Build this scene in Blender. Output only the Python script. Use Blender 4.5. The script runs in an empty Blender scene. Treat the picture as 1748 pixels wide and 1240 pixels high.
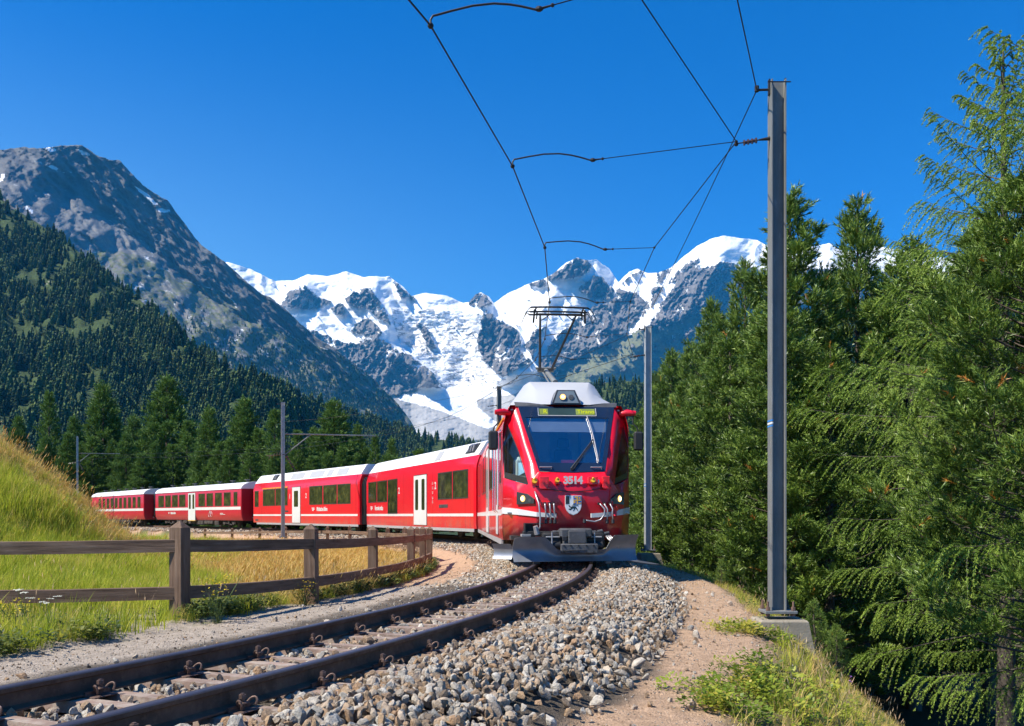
import bpy, bmesh, math, random
import numpy as np
from mathutils import Vector, Matrix, Euler

R = math.radians
PI = math.pi
rng = np.random.default_rng(7)
random.seed(7)
SC = bpy.context.scene
COL = SC.collection

# ------------------------------------------------------------------ camera
CAM_Z = 0.93          # eye height above the rail heads (z = 0 is the top of the rails)
FOC, PCX, PCY = 1500.0, 874.0, 880.0     # focal length / principal point measured on the photograph
cam_d = bpy.data.cameras.new('camera')
cam = bpy.data.objects.new('camera', cam_d)
COL.objects.link(cam)
cam.location = (0, 0, CAM_Z)
cam.rotation_euler = (R(90), 0, 0)
cam_d.sensor_width = 36.0
cam_d.lens = 36.0 * FOC / 1748.0
cam_d.shift_x = 0.0
cam_d.shift_y = (PCY - 620.0) / 1748.0
cam_d.clip_start = 0.05
cam_d.clip_end = 40000.0
SC.camera = cam

# ------------------------------------------------------------------ sun, sky, exposure
SUN_EL = R(51)
SUN_DIR = Vector((-0.925 * math.cos(SUN_EL), -0.38 * math.cos(SUN_EL), math.sin(SUN_EL))).normalized()
sun_d = bpy.data.lights.new('sun', 'SUN')
sun_d.energy = 5.0
sun_d.angle = R(0.5)
sun_d.color = (1.0, 0.935, 0.81)
sun = bpy.data.objects.new('sun', sun_d)
COL.objects.link(sun)
sun.location = (-40, 5, 50)
sun.rotation_euler = SUN_DIR.to_track_quat('Z', 'Y').to_euler()

world = bpy.data.worlds.new('World')
SC.world = world
world.use_nodes = True
wt = world.node_tree
wt.nodes.clear()
w_out = wt.nodes.new('ShaderNodeOutputWorld')
w_bg = wt.nodes.new('ShaderNodeBackground')
w_sky = wt.nodes.new('ShaderNodeTexSky')
w_sky.sky_type = 'NISHITA'
w_sky.sun_disc = False
w_sky.sun_elevation = SUN_EL
w_sky.sun_rotation = math.atan2(SUN_DIR.x, SUN_DIR.y)
w_sky.altitude = 2000.0
w_sky.air_density = 1.0
w_sky.dust_density = 0.7
w_sky.ozone_density = 3.0
w_hsv = wt.nodes.new('ShaderNodeHueSaturation')
w_hsv.inputs['Hue'].default_value = 0.488
w_hsv.inputs['Saturation'].default_value = 1.45
w_hsv.inputs['Value'].default_value = 1.0
w_bg.inputs['Strength'].default_value = 0.15
wt.links.new(w_sky.outputs[0], w_hsv.inputs['Color'])
w_mul = wt.nodes.new('ShaderNodeMix'); w_mul.data_type = 'RGBA'; w_mul.blend_type = 'MULTIPLY'; w_mul.inputs[0].default_value = 1.0
# clear, dry high-altitude air: deep blue overhead, paler low down and towards the sun
w_geo = wt.nodes.new('ShaderNodeTexCoord'); w_sep = wt.nodes.new('ShaderNodeSeparateXYZ'); wt.links.new(w_geo.outputs['Generated'], w_sep.inputs[0])
w_z = wt.nodes.new('ShaderNodeMapRange'); w_z.interpolation_type = 'SMOOTHSTEP'
w_z.inputs[1].default_value = .52; w_z.inputs[2].default_value = .16; w_z.inputs[3].default_value = 0; w_z.inputs[4].default_value = 1
wt.links.new(w_sep.outputs[2], w_z.inputs[0])
w_x = wt.nodes.new('ShaderNodeMapRange'); w_x.interpolation_type = 'SMOOTHSTEP'
w_x.inputs[1].default_value = .35; w_x.inputs[2].default_value = -.6; w_x.inputs[3].default_value = .15; w_x.inputs[4].default_value = 1
wt.links.new(w_sep.outputs[0], w_x.inputs[0])
w_f = wt.nodes.new('ShaderNodeMath'); w_f.operation = 'MULTIPLY'; wt.links.new(w_z.outputs[0], w_f.inputs[0]); wt.links.new(w_x.outputs[0], w_f.inputs[1])
w_mul.inputs[7].default_value = (0.0, 0.49, 0.78, 1)
wt.links.new(w_hsv.outputs[0], w_mul.inputs[6])
w_low = wt.nodes.new('ShaderNodeMix'); w_low.data_type = 'RGBA'; w_low.blend_type = 'MULTIPLY'; w_low.inputs[0].default_value = 1.0
w_low.inputs[7].default_value = (.62, .86, .92, 1); wt.links.new(w_sky.outputs[0], w_low.inputs[6])
w_g = wt.nodes.new('ShaderNodeMix'); w_g.data_type = 'RGBA'
wt.links.new(w_f.outputs[0], w_g.inputs[0]); wt.links.new(w_mul.outputs[2], w_g.inputs[6]); wt.links.new(w_low.outputs[2], w_g.inputs[7])
wt.links.new(w_g.outputs[2], w_bg.inputs['Color'])
wt.links.new(w_bg.outputs[0], w_out.inputs['Surface'])

SC.view_settings.view_transform = 'Standard'
SC.view_settings.look = 'None'
SC.view_settings.gamma = 1.0
SC.view_settings.use_curve_mapping = False
SC.view_settings.exposure = 0.82
SC.render.engine = 'CYCLES'
cy = SC.cycles
cy.max_bounces = 6
cy.diffuse_bounces = 3
cy.glossy_bounces = 3
cy.transmission_bounces = 4
cy.transparent_max_bounces = 12
cy.volume_bounces = 0
cy.sample_clamp_indirect = 6.0
cy.use_denoising = True
cy.caustics_reflective = False
cy.caustics_refractive = False

# ------------------------------------------------------------------ measuring helpers
def ray_x(px, Y):
    return (px - PCX) / FOC * Y
def ray_z(py, Y):
    return CAM_Z + (PCY - py) / FOC * Y

# ------------------------------------------------------------------ noise (numpy)
_perm = np.random.default_rng(3).permutation(512)
_perm = np.concatenate([_perm, _perm, _perm])
_grad = np.random.default_rng(5).uniform(0, 2 * PI, 512)
def pnoise(x, y):
    x = np.asarray(x, float); y = np.asarray(y, float)
    xi = np.floor(x).astype(int); yi = np.floor(y).astype(int)
    xf = x - xi; yf = y - yi
    u = xf * xf * xf * (xf * (xf * 6 - 15) + 10); v = yf * yf * yf * (yf * (yf * 6 - 15) + 10)
    def g(ix, iy, fx, fy):
        h = _grad[_perm[(_perm[ix & 511] + iy) & 511] & 511]
        return np.cos(h) * fx + np.sin(h) * fy
    a = g(xi, yi, xf, yf); b = g(xi + 1, yi, xf - 1, yf)
    c = g(xi, yi + 1, xf, yf - 1); d = g(xi + 1, yi + 1, xf - 1, yf - 1)
    return ((a + (b - a) * u) * (1 - v) + (c + (d - c) * u) * v) * 1.5
def fbm(x, y, octs=5, gain=0.5):
    s = 0; a = 1; t = 0
    for k in range(octs):
        s = s + a * pnoise(x * 2 ** k + 17.3 * k, y * 2 ** k + 9.1 * k); t += a; a *= gain
    return s / t
def ridged(x, y, octs=5, gain=0.55):
    s = 0; a = 1; t = 0
    for k in range(octs):
        s = s + a * (1 - 2 * np.abs(pnoise(x * 2 ** k + 31.7 * k, y * 2 ** k + 5.9 * k))); t += a; a *= gain
    return s / t
def sstep(a, b, x):
    t = np.clip((x - a) / (b - a), 0, 1)
    return t * t * (3 - 2 * t)
def in_poly(px, py, poly):
    r = np.zeros(np.shape(px), bool)
    n = len(poly)
    for i in range(n):
        x0, y0 = poly[i]; x1, y1 = poly[(i + 1) % n]
        if y0 == y1:
            continue
        c = ((y0 > py) != (y1 > py)) & (px < (x1 - x0) * (py - y0) / (y1 - y0) + x0)
        r ^= c
    return r

# ------------------------------------------------------------------ tagging and linking
def tag(o, label=None, cat=None, group=None, kind=None):
    if label: o['label'] = label
    if cat: o['category'] = cat
    if group: o['group'] = group
    if kind: o['kind'] = kind
    return o
def empty(name, loc=(0, 0, 0), rz=0.0, label=None, cat=None, group=None, kind=None):
    o = bpy.data.objects.new(name, None)
    COL.objects.link(o)
    o.location = loc
    o.rotation_euler = (0, 0, rz)
    o.empty_display_size = 0.3
    return tag(o, label, cat, group, kind)
def link(name, me, parent=None, mat=None):
    o = bpy.data.objects.new(name, me)
    COL.objects.link(o)
    if parent is not None: o.parent = parent
    if mat is not None and not me.materials: me.materials.append(mat)
    return o
def copy_tree(o, parent=None):
    c = o.copy()
    COL.objects.link(c)
    c.parent = parent
    for ch in list(o.children):
        copy_tree(ch, c)
    return c
def mesh_np(name, V, F, mat=None, smooth=False, cols=None):
    """V (n,3); F (m,k) all faces with k corners."""
    me = bpy.data.meshes.new(name)
    V = np.ascontiguousarray(V, np.float32); F = np.ascontiguousarray(F, np.int32)
    m, k = F.shape
    me.vertices.add(len(V)); me.vertices.foreach_set('co', V.ravel())
    me.loops.add(m * k); me.loops.foreach_set('vertex_index', F.ravel())
    me.polygons.add(m)
    me.polygons.foreach_set('loop_start', np.arange(0, m * k, k, dtype=np.int32))
    me.polygons.foreach_set('loop_total', np.full(m, k, np.int32))
    if smooth: me.polygons.foreach_set('use_smooth', np.ones(m, bool))
    me.update(calc_edges=True)
    if cols is not None:
        for cn, cv in cols.items():
            a = me.color_attributes.new(cn, 'FLOAT_COLOR', 'POINT')
            cc = np.ones((len(V), 4), np.float32); cc[:, :cv.shape[1]] = cv
            a.data.foreach_set('color', cc.ravel())
    if mat: me.materials.append(mat)
    return me

class MB:
    """collects simple solids; build() links them as one mesh object"""
    def __init__(s):
        s.v = []; s.f = []
    def add(s, vs, fs):
        n = len(s.v)
        s.v += [tuple(v) for v in vs]
        s.f += [tuple(i + n for i in f) for f in fs]
    def box(s, x0, x1, y0, y1, z0, z1, M=None):
        vs = [Vector((x, y, z)) for z in (z0, z1) for y in (y0, y1) for x in (x0, x1)]
        if M is not None: vs = [M @ v for v in vs]
        s.add(vs, [(0, 2, 3, 1), (4, 5, 7, 6), (0, 1, 5, 4), (2, 6, 7, 3), (0, 4, 6, 2), (1, 3, 7, 5)])
    def bbox(s, x0, x1, y0, y1, z0, z1, b=0.01, M=None):
        """box with chamfered vertical and top edges"""
        ring = [(x0 + b, y0), (x1 - b, y0), (x1, y0 + b), (x1, y1 - b), (x1 - b, y1), (x0 + b, y1), (x0, y1 - b), (x0, y0 + b)]
        cx, cy_ = (x0 + x1) / 2, (y0 + y1) / 2
        def sh(p, q): return (p[0] + (cx - p[0]) * q / max(1e-6, (x1 - x0) / 2), p[1] + (cy_ - p[1]) * q / max(1e-6, (y1 - y0) / 2))
        L = [[(*sh(p, b), z0) for p in ring], [(*p, z0 + b) for p in ring], [(*p, z1 - b) for p in ring], [(*sh(p, b), z1) for p in ring]]
        s.loft(L, True, True, True, M)
    def loft(s, rings, closed=True, cap0=False, cap1=False, M=None):
        n = len(rings[0]); base = len(s.v)
        for r_ in rings:
            for p in r_:
                p = Vector(p)
                s.v.append(tuple(M @ p if M is not None else p))
        for i in range(len(rings) - 1):
            for j in range(n if closed else n - 1):
                a = base + i * n + j; b = base + i * n + (j + 1) % n
                s.f.append((a, b, b + n, a + n))
        if cap0: s.f.append(tuple(base + j for j in range(n))[::-1])
        if cap1: s.f.append(tuple(base + (len(rings) - 1) * n + j for j in range(n)))
    def tube(s, pts, rad, n=8, cap=True, M=None):
        pts = [Vector(p) for p in pts]
        if not hasattr(rad, '__len__'): rad = [rad] * len(pts)
        rings = []
        up = None
        for i, p in enumerate(pts):
            d = (pts[min(i + 1, len(pts) - 1)] - pts[max(i - 1, 0)])
            if d.length < 1e-9: d = Vector((0, 0, 1))
            d.normalize()
            if up is None or abs(up.dot(d)) > 0.95:
                up = Vector((0, 0, 1)) if abs(d.z) < 0.9 else Vector((0, 1, 0))
            a = d.cross(up).normalized(); b = a.cross(d).normalized()
            up = b
            rings.append([p + (a * math.cos(2 * PI * k / n) + b * math.sin(2 * PI * k / n)) * rad[i] for k in range(n)])
        s.loft(rings, True, cap, cap, M)
    def cyl(s, c, axis, r, h, n=12, r2=None, M=None):
        c = Vector(c); axis = Vector(axis).normalized()
        s.tube([c - axis * h / 2, c + axis * h / 2], [r, r if r2 is None else r2], n, True, M)
    def ball(s, c, r, n=8, m=5, sc=(1, 1, 1), M=None):
        rings = []
        for i in range(m + 1):
            t = PI * i / m
            rr = max(1e-4, math.sin(t)) * r
            rings.append([(c[0] + rr * math.cos(2 * PI * k / n) * sc[0], c[1] + rr * math.sin(2 * PI * k / n) * sc[1], c[2] + r * math.cos(t) * sc[2]) for k in range(n)])
        s.loft(rings, True, True, True, M)
    def prism(s, poly, d, M=None):
        """poly: list of 3D points (planar); extruded by vector d"""
        d = Vector(d); n = len(poly)
        a = [Vector(p) for p in poly]; b = [p + d for p in a]
        vs = a + b
        if M is not None: vs = [M @ v for v in vs]
        s.add(vs, [tuple(range(n))[::-1], tuple(range(n, 2 * n))] + [(i, (i + 1) % n, (i + 1) % n + n, i + n) for i in range(n)])
    def mesh(s, name, mat=None, smooth=None):
        me = bpy.data.meshes.new(name)
        me.from_pydata(s.v, [], s.f)
        bm = bmesh.new(); bm.from_mesh(me)
        bmesh.ops.recalc_face_normals(bm, faces=bm.faces)
        bm.to_mesh(me); bm.free()
        if smooth:
            for p in me.polygons: p.use_smooth = True
            if smooth is not True:
                me.set_sharp_from_angle(angle=R(smooth))
        if mat: me.materials.append(mat)
        return me
    def build(s, name, mat, parent=None, smooth=None):
        return link(name, s.mesh(name, mat, smooth), parent)

# ------------------------------------------------------------------ materials
def nodemat(name):
    m = bpy.data.materials.new(name); m.use_nodes = True
    nt = m.node_tree; nt.nodes.clear()
    out = nt.nodes.new('ShaderNodeOutputMaterial')
    return m, nt, out
def N(nt, typ, **kw):
    n = nt.nodes.new(typ)
    for k, v in kw.items():
        if k in n.inputs.keys(): n.inputs[k].default_value = v
        else: setattr(n, k, v)
    return n
def ramp(nt, fac, stops):
    r = nt.nodes.new('ShaderNodeValToRGB')
    e = r.color_ramp.elements
    while len(e) < len(stops): e.new(0.5)
    for i, (p, c) in enumerate(stops):
        e[i].position = p; e[i].color = (*c, 1) if len(c) == 3 else c
    nt.links.new(fac, r.inputs[0])
    return r.outputs[0]
def mixc(nt, fac, a, b, mode='MIX'):
    m = nt.nodes.new('ShaderNodeMix'); m.data_type = 'RGBA'; m.blend_type = mode
    for sock, v in ((m.inputs[0], fac), (m.inputs[6], a), (m.inputs[7], b)):
        if isinstance(v, (int, float)): sock.default_value = v
        elif isinstance(v, tuple): sock.default_value = (*v[:3], 1)
        else: nt.links.new(v, sock)
    return m.outputs[2]
def coords(nt, kind='Object', scale=(1, 1, 1)):
    if kind == 'World':
        c = nt.nodes.new('ShaderNodeNewGeometry').outputs['Position']
    else:
        c = nt.nodes.new('ShaderNodeTexCoord').outputs[kind]
    mp = nt.nodes.new('ShaderNodeMapping'); mp.inputs['Scale'].default_value = scale
    nt.links.new(c, mp.inputs[0])
    return mp.outputs[0]
def noise(nt, vec, scale, detail=5, rough=0.6, dist=0.0):
    n = N(nt, 'ShaderNodeTexNoise', Scale=scale, Detail=detail, Roughness=rough, Distortion=dist)
    nt.links.new(vec, n.inputs['Vector'])
    return n.outputs[0]
def mat_simple(name, col, rough=0.6, metal=0.0, var=0.15, nscale=3.0, bump=0.0, bscale=40.0, stretch=(1, 1, 1), spec=0.5, dirt=None, coat=0.0, kind='Object', bdist=0.01):
    m, nt, out = nodemat(name)
    b = N(nt, 'ShaderNodeBsdfPrincipled', Roughness=rough, Metallic=metal)
    b.inputs['Specular IOR Level'].default_value = spec
    b.inputs['Coat Weight'].default_value = coat
    b.inputs['Coat Roughness'].default_value = 0.05
    v = coords(nt, kind, stretch)
    f = noise(nt, v, nscale)
    lo = tuple(c * (1 - var) for c in col); hi = tuple(min(1, c * (1 + var)) for c in col)
    c = ramp(nt, f, [(0.3, lo), (0.7, hi)])
    if dirt:
        f2 = noise(nt, v, nscale * 2.7, 8, 0.7)
        d = ramp(nt, f2, [(dirt[1], (0, 0, 0)), (dirt[1] + 0.2, (1, 1, 1))])
        mth = N(nt, 'ShaderNodeMath', operation='MULTIPLY'); nt.links.new(d, mth.inputs[0]); mth.inputs[1].default_value = dirt[2]
        c = mixc(nt, mth.outputs[0], c, dirt[0])
    nt.links.new(c, b.inputs['Base Color'])
    if bump:
        bn = N(nt, 'ShaderNodeBump', Strength=bump, Distance=bdist)
        nt.links.new(noise(nt, v, bscale, 6), bn.inputs['Height'])
        nt.links.new(bn.outputs[0], b.inputs['Normal'])
    nt.links.new(b.outputs[0], out.inputs[0])
    return m
def mat_emit(name, col, s):
    m, nt, out = nodemat(name)
    e = N(nt, 'ShaderNodeEmission', Strength=s); e.inputs[0].default_value = (*col, 1)
    nt.links.new(e.outputs[0], out.inputs[0])
    return m
def mat_glass(name, tint=(0.6, 0.7, 0.72), refl=0.12):
    m, nt, out = nodemat(name)
    t = N(nt, 'ShaderNodeBsdfTransparent'); t.inputs[0].default_value = (*tint, 1)
    g = N(nt, 'ShaderNodeBsdfGlossy', Roughness=0.02)
    # thin sheet: the same mirror strength from both sides
    lw = N(nt, 'ShaderNodeLayerWeight', Blend=.5)
    pw = N(nt, 'ShaderNodeMath', operation='POWER'); pw.inputs[1].default_value = 4.0; nt.links.new(lw.outputs['Facing'], pw.inputs[0])
    ad = N(nt, 'ShaderNodeMath', operation='MULTIPLY_ADD'); ad.inputs[1].default_value = .7; ad.inputs[2].default_value = refl; ad.use_clamp = True
    nt.links.new(pw.outputs[0], ad.inputs[0])
    mx = N(nt, 'ShaderNodeMixShader')
    nt.links.new(ad.outputs[0], mx.inputs[0]); nt.links.new(t.outputs[0], mx.inputs[1]); nt.links.new(g.outputs[0], mx.inputs[2])
    nt.links.new(mx.outputs[0], out.inputs[0])
    return m
def mat_leaf(name, stops, transl=0.3, rough=0.6, attr=None, inst=True, spec=0.3):
    """foliage: colour picked by a per-instance random value, or by a stored 'v' attribute"""
    m, nt, out = nodemat(name)
    if attr:
        a = N(nt, 'ShaderNodeAttribute', attribute_name=attr)
        fac = a.outputs['Fac']
    else:
        fac = nt.nodes.new('ShaderNodeObjectInfo').outputs['Random']
    c = ramp(nt, fac, stops)
    b = N(nt, 'ShaderNodeBsdfPrincipled', Roughness=rough)
    b.inputs['Specular IOR Level'].default_value = spec
    t = N(nt, 'ShaderNodeBsdfTranslucent')
    nt.links.new(c, b.inputs['Base Color']); nt.links.new(c, t.inputs[0])
    mx = N(nt, 'ShaderNodeMixShader'); mx.inputs[0].default_value = transl
    nt.links.new(b.outputs[0], mx.inputs[1]); nt.links.new(t.outputs[0], mx.inputs[2])
    nt.links.new(mx.outputs[0], out.inputs[0])
    return m

# ------------------------------------------------------------------ scatter by geometry nodes (for uncountable stuff only)
SCATTER_COLL = {}
def scatter(name, pts, rots, scales, templates, mat, label, cat, parent=None, seed=0):
    """points carry rot/scale/pick attributes; templates are meshes that are never linked to the scene by themselves"""
    coll = bpy.data.collections.new(name + '_kinds')
    for i, t in enumerate(templates):
        if not t.materials: t.materials.append(mat)
        o = bpy.data.objects.new('%s_kind_%02d' % (name, i), t)
        coll.objects.link(o)
    me = bpy.data.meshes.new(name)
    P = np.ascontiguousarray(pts, np.float32)
    me.vertices.add(len(P)); me.vertices.foreach_set('co', P.ravel())
    a = me.attributes.new('rot', 'FLOAT_VECTOR', 'POINT'); a.data.foreach_set('vector', np.ascontiguousarray(rots, np.float32).ravel())
    a = me.attributes.new('scl', 'FLOAT_VECTOR', 'POINT')
    S = np.asarray(scales, np.float32)
    if S.ndim == 1: S = np.repeat(S[:, None], 3, 1)
    a.data.foreach_set('vector', np.ascontiguousarray(S).ravel())
    a = me.attributes.new('pick', 'INT', 'POINT'); a.data.foreach_set('value', np.random.default_rng(seed).integers(0, len(templates), len(P)).astype(np.int32))
    me.materials.append(mat)
    o = bpy.data.objects.new(name, me); COL.objects.link(o)
    if parent is not None: o.parent = parent
    tag(o, label, cat, None, 'stuff')
    ng = bpy.data.node_groups.new(name + '_scatter', 'GeometryNodeTree')
    ng.interface.new_socket('Geometry', in_out='INPUT', socket_type='NodeSocketGeometry')
    ng.interface.new_socket('Geometry', in_out='OUTPUT', socket_type='NodeSocketGeometry')
    gi = ng.nodes.new('NodeGroupInput'); go = ng.nodes.new('NodeGroupOutput')
    ci = ng.nodes.new('GeometryNodeCollectionInfo')
    ci.inputs['Collection'].default_value = coll
    ci.inputs['Separate Children'].default_value = True
    ci.inputs['Reset Children'].default_value = True
    ip = ng.nodes.new('GeometryNodeInstanceOnPoints')
    ip.inputs['Pick Instance'].default_value = True
    def named(an, dt):
        n = ng.nodes.new('GeometryNodeInputNamedAttribute'); n.data_type = dt
        n.inputs['Name'].default_value = an
        return n.outputs['Attribute']
    ng.links.new(gi.outputs[0], ip.inputs['Points'])
    ng.links.new(ci.outputs[0], ip.inputs['Instance'])
    ng.links.new(named('pick', 'INT'), ip.inputs['Instance Index'])
    ng.links.new(named('rot', 'FLOAT_VECTOR'), ip.inputs['Rotation'])
    ng.links.new(named('scl', 'FLOAT_VECTOR'), ip.inputs['Scale'])
    ng.links.new(ip.outputs[0], go.inputs[0])
    md = o.modifiers.new('scatter', 'NODES'); md.node_group = ng
    return o

# ------------------------------------------------------------------ the line of the track
_kn = np.array([-40, -10, 5, 12, 20, 28, 36, 44, 52, 60, 75, 110.])
_kr = 1 / np.array([46, 41, 39, 40, 45, 48, 48, 57, 85, 155, 498, -443.])
_s = np.arange(0, 126, .25)
_h = 0.549571 - np.r_[0, np.cumsum(np.interp(_s, _kn, _kr)[1:] * .25)]
_x = -4.717 + np.r_[0, np.cumsum(np.sin(_h[:-1]) * .25)]
_y = -0.004 + np.r_[0, np.cumsum(np.cos(_h[:-1]) * .25)]
_bx, _by, _bh = [], [], []
bx, by, bh = _x[0], _y[0], _h[0]
for _i in range(140):
    bh += .25 / 46; bx -= math.sin(bh) * .25; by -= math.cos(bh) * .25
    _bx.append(bx); _by.append(by); _bh.append(bh)
TS = np.r_[-np.arange(140, 0, -1) * .25, _s]
TX = np.r_[_bx[::-1], _x]; TY = np.r_[_by[::-1], _y]; TH = np.r_[_bh[::-1], _h]
def track(s):
    """centre x, y and heading (to the right of +Y) at distance s along the line"""
    return np.interp(s, TS, TX), np.interp(s, TS, TY), np.interp(s, TS, TH)
def track_sd(x, y):
    """distance along the line and signed offset (+ = outside of the curve, right when looking along)"""
    x = np.ravel(x); y = np.ravel(y)
    sx = TX[::4]; sy = TY[::4]; ss = TS[::4]; sh = TH[::4]
    S = np.empty(len(x)); D = np.empty(len(x))
    for a in range(0, len(x), 20000):
        dx = x[a:a + 20000, None] - sx; dy = y[a:a + 20000, None] - sy
        j = (dx * dx + dy * dy).argmin(1)
        k = np.arange(len(j))
        ex = dx[k, j]; ey = dy[k, j]
        al = ex * np.sin(sh[j]) + ey * np.cos(sh[j])
        s2 = ss[j] + np.clip(al, -.6, .6)
        cx, cy_, ch = track(s2)
        ex = x[a:a + 20000] - cx; ey = y[a:a + 20000] - cy_
        off = ex * np.cos(ch) - ey * np.sin(ch)
        D[a:a + 20000] = np.sign(off) * np.hypot(ex, ey)
        S[a:a + 20000] = s2
    return S, D

_pd = np.array([-80, -30, -4.2, -3.4, -3.15, -1.7, -1.2, 0, .6, 1.25, 1.55, 2.1, 2.95, 3.35, 3.8, 4.6, 5.6, 7.5, 9.5, 14, 30, 60, 120])
_pz = np.array([-.6, -.38, -.31, -.30, -.33, -.29, -.25, -.235, -.2, -.17, -.22, -.42, -.45, -.6, -.98, -1.85, -2.7, -3.9, -4.7, -5.2, -7, -8.5, -9])
_pz2 = np.array([-.6, -.38, -.31, -.30, -.33, -.29, -.25, -.235, -.2, -.25, -.3, -.42, -.45, -.55, -.65, -.75, -.85, -1.0, -1.1, -1.2, -1.3, -2.5, -5])
def ground_z(x, y, fine=True):
    shp = np.shape(x)
    x = np.ravel(x).astype(float); y = np.ravel(y).astype(float)
    s, d = track_sd(x, y)
    m = sstep(42, 62, s)
    z = np.interp(d, _pd, _pz) * (1 - m) + np.interp(d, _pd, _pz2) * m
    z += np.interp(s, [10, 16, 20, 40, 60], [0, -.08, -.15, -.42, -.47]) * sstep(-1.5, -3.4, d)
    # grassy mound inside the curve
    u = x + 0.62 * np.maximum(y - 20, 0)
    hm = np.interp(u, [-60, -30, -18, -14, -11.65, -10.85, -9.9, -9.1, -8.3, -7.8, -6.6, -5.5],
                   [13, 11, 7.0, 4.6, 3.02, 2.42, 1.76, 1.02, .48, .22, .05, 0])
    z += hm * sstep(10.6, 18.5, y + 0.25 * (x + 8)) * sstep(-3.5, -6, d)
    if fine:
        z += 0.05 * fbm(x * .6, y * .6, 3) * sstep(1.8, 3.2, np.abs(d)) + 0.12 * fbm(x * .17 + 3, y * .17, 2) * sstep(3.5, 8, np.abs(d))
        z += 0.015 * fbm(x * 4, y * 4, 2) * sstep(1.2, 2.2, np.abs(d))
    r = np.hypot(x, y)
    f = sstep(110, 230, r)
    z = z * (1 - f) + np.interp(r, [0, 1000, 14000], [-7, -9, -30]) * f
    return z.reshape(shp), s.reshape(shp), d.reshape(shp)
# ================================================================== GROUND
def build_ground():
    rr = [0.0, .5, .9, 1.3]
    r = 1.3
    while r < 70: r *= 1.0135; rr.append(r)
    while r < 14500: r *= 1.07; rr.append(r)
    rr = np.array(rr)
    front = np.linspace(-38, 36, 430)
    rest = np.linspace(36, 322, 90)[1:-1]
    az = np.radians(np.concatenate([front, rest]))
    X = rr[:, None] * np.sin(az)[None]; Y = rr[:, None] * np.cos(az)[None]
    Z, S, D = ground_z(X, Y)
    n_r, n_a = X.shape
    V = np.stack([X, Y, Z], -1).reshape(-1, 3)
    i = np.arange(n_r - 1)[:, None]; j = np.arange(n_a)[None]
    j2 = (j + 1) % n_a
    F = np.stack([i * n_a + j, (i + 1) * n_a + j, (i + 1) * n_a + j2, i * n_a + j2], -1).reshape(-1, 4)
    x, y, s, d = X.ravel(), Y.ravel(), S.ravel(), D.ravel()
    nz = fbm(x * 1.3, y * 1.3, 4); nz2 = fbm(x * .25, y * .25, 3)
    de = d + nz * .35
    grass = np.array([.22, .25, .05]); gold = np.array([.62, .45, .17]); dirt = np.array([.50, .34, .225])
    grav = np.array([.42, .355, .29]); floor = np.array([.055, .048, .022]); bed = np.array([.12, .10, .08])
    c = np.tile(grass, (len(x), 1))
    def lay(col, w):
        nonlocal c
        c = c * (1 - w[:, None]) + col[None] * w[:, None]
    lay(gold, sstep(-.45, -.28, x / np.maximum(y, 1) + nz2 * .18) * sstep(11, 14, y) * (d < 0) * .9)
    lay(grav, sstep(-3.45, -3.15, de) * (s < 17) + 0.0)
    lay(dirt, sstep(-3.5, -3.2, de) * (s >= 17))
    lay(grav, sstep(12.6, 12.0, y + .8 * nz) * (x < -3.0) * (x > -.66 * y) * (d < -3.2) * (y > 8.0))
    lay(dirt, sstep(.5, 1, d))
    lay(bed, sstep(2.3, 1.9, np.abs(de)) * (d > -2.2 + 0 * d))
    lay(np.array([.17, .15, .06]), sstep(2.9, 3.3, de))
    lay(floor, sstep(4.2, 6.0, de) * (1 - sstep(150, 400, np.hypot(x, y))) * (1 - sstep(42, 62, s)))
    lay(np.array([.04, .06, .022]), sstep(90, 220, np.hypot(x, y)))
    m, nt, out = nodemat('ground_soil')
    a = N(nt, 'ShaderNodeAttribute', attribute_name='soil')
    v = coords(nt, 'World')
    n1 = noise(nt, v, 9, 8, .7); n2 = noise(nt, v, 55, 6, .75)
    c1 = ramp(nt, n1, [(.25, (.62, .6, .58)), (.75, (1.3, 1.3, 1.3))])
    c2 = ramp(nt, n2, [(.3, (.55, .52, .5)), (.5, (1.0, 1.0, 1.0)), (.72, (1.45, 1.42, 1.4))])
    col = mixc(nt, 1.0, mixc(nt, 1.0, a.outputs['Color'], c1, 'MULTIPLY'), c2, 'MULTIPLY')
    b = N(nt, 'ShaderNodeBsdfPrincipled', Roughness=.95); b.inputs['Specular IOR Level'].default_value = .15
    nt.links.new(col, b.inputs['Base Color'])
    vo = N(nt, 'ShaderNodeTexVoronoi', Scale=60.0); nt.links.new(v, vo.inputs['Vector'])
    bn = N(nt, 'ShaderNodeBump', Strength=.9, Distance=.02); nt.links.new(n2, bn.inputs['Height'])
    bn2 = N(nt, 'ShaderNodeBump', Strength=.6, Distance=.015); nt.links.new(vo.outputs['Distance'], bn2.inputs['Height']); nt.links.new(bn.outputs[0], bn2.inputs['Normal'])
    nt.links.new(bn2.outputs[0], b.inputs['Normal'])
    nt.links.new(b.outputs[0], out.inputs[0])
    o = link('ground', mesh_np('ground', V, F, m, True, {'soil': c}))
    tag(o, kind='structure')
    return o
build_ground()

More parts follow.
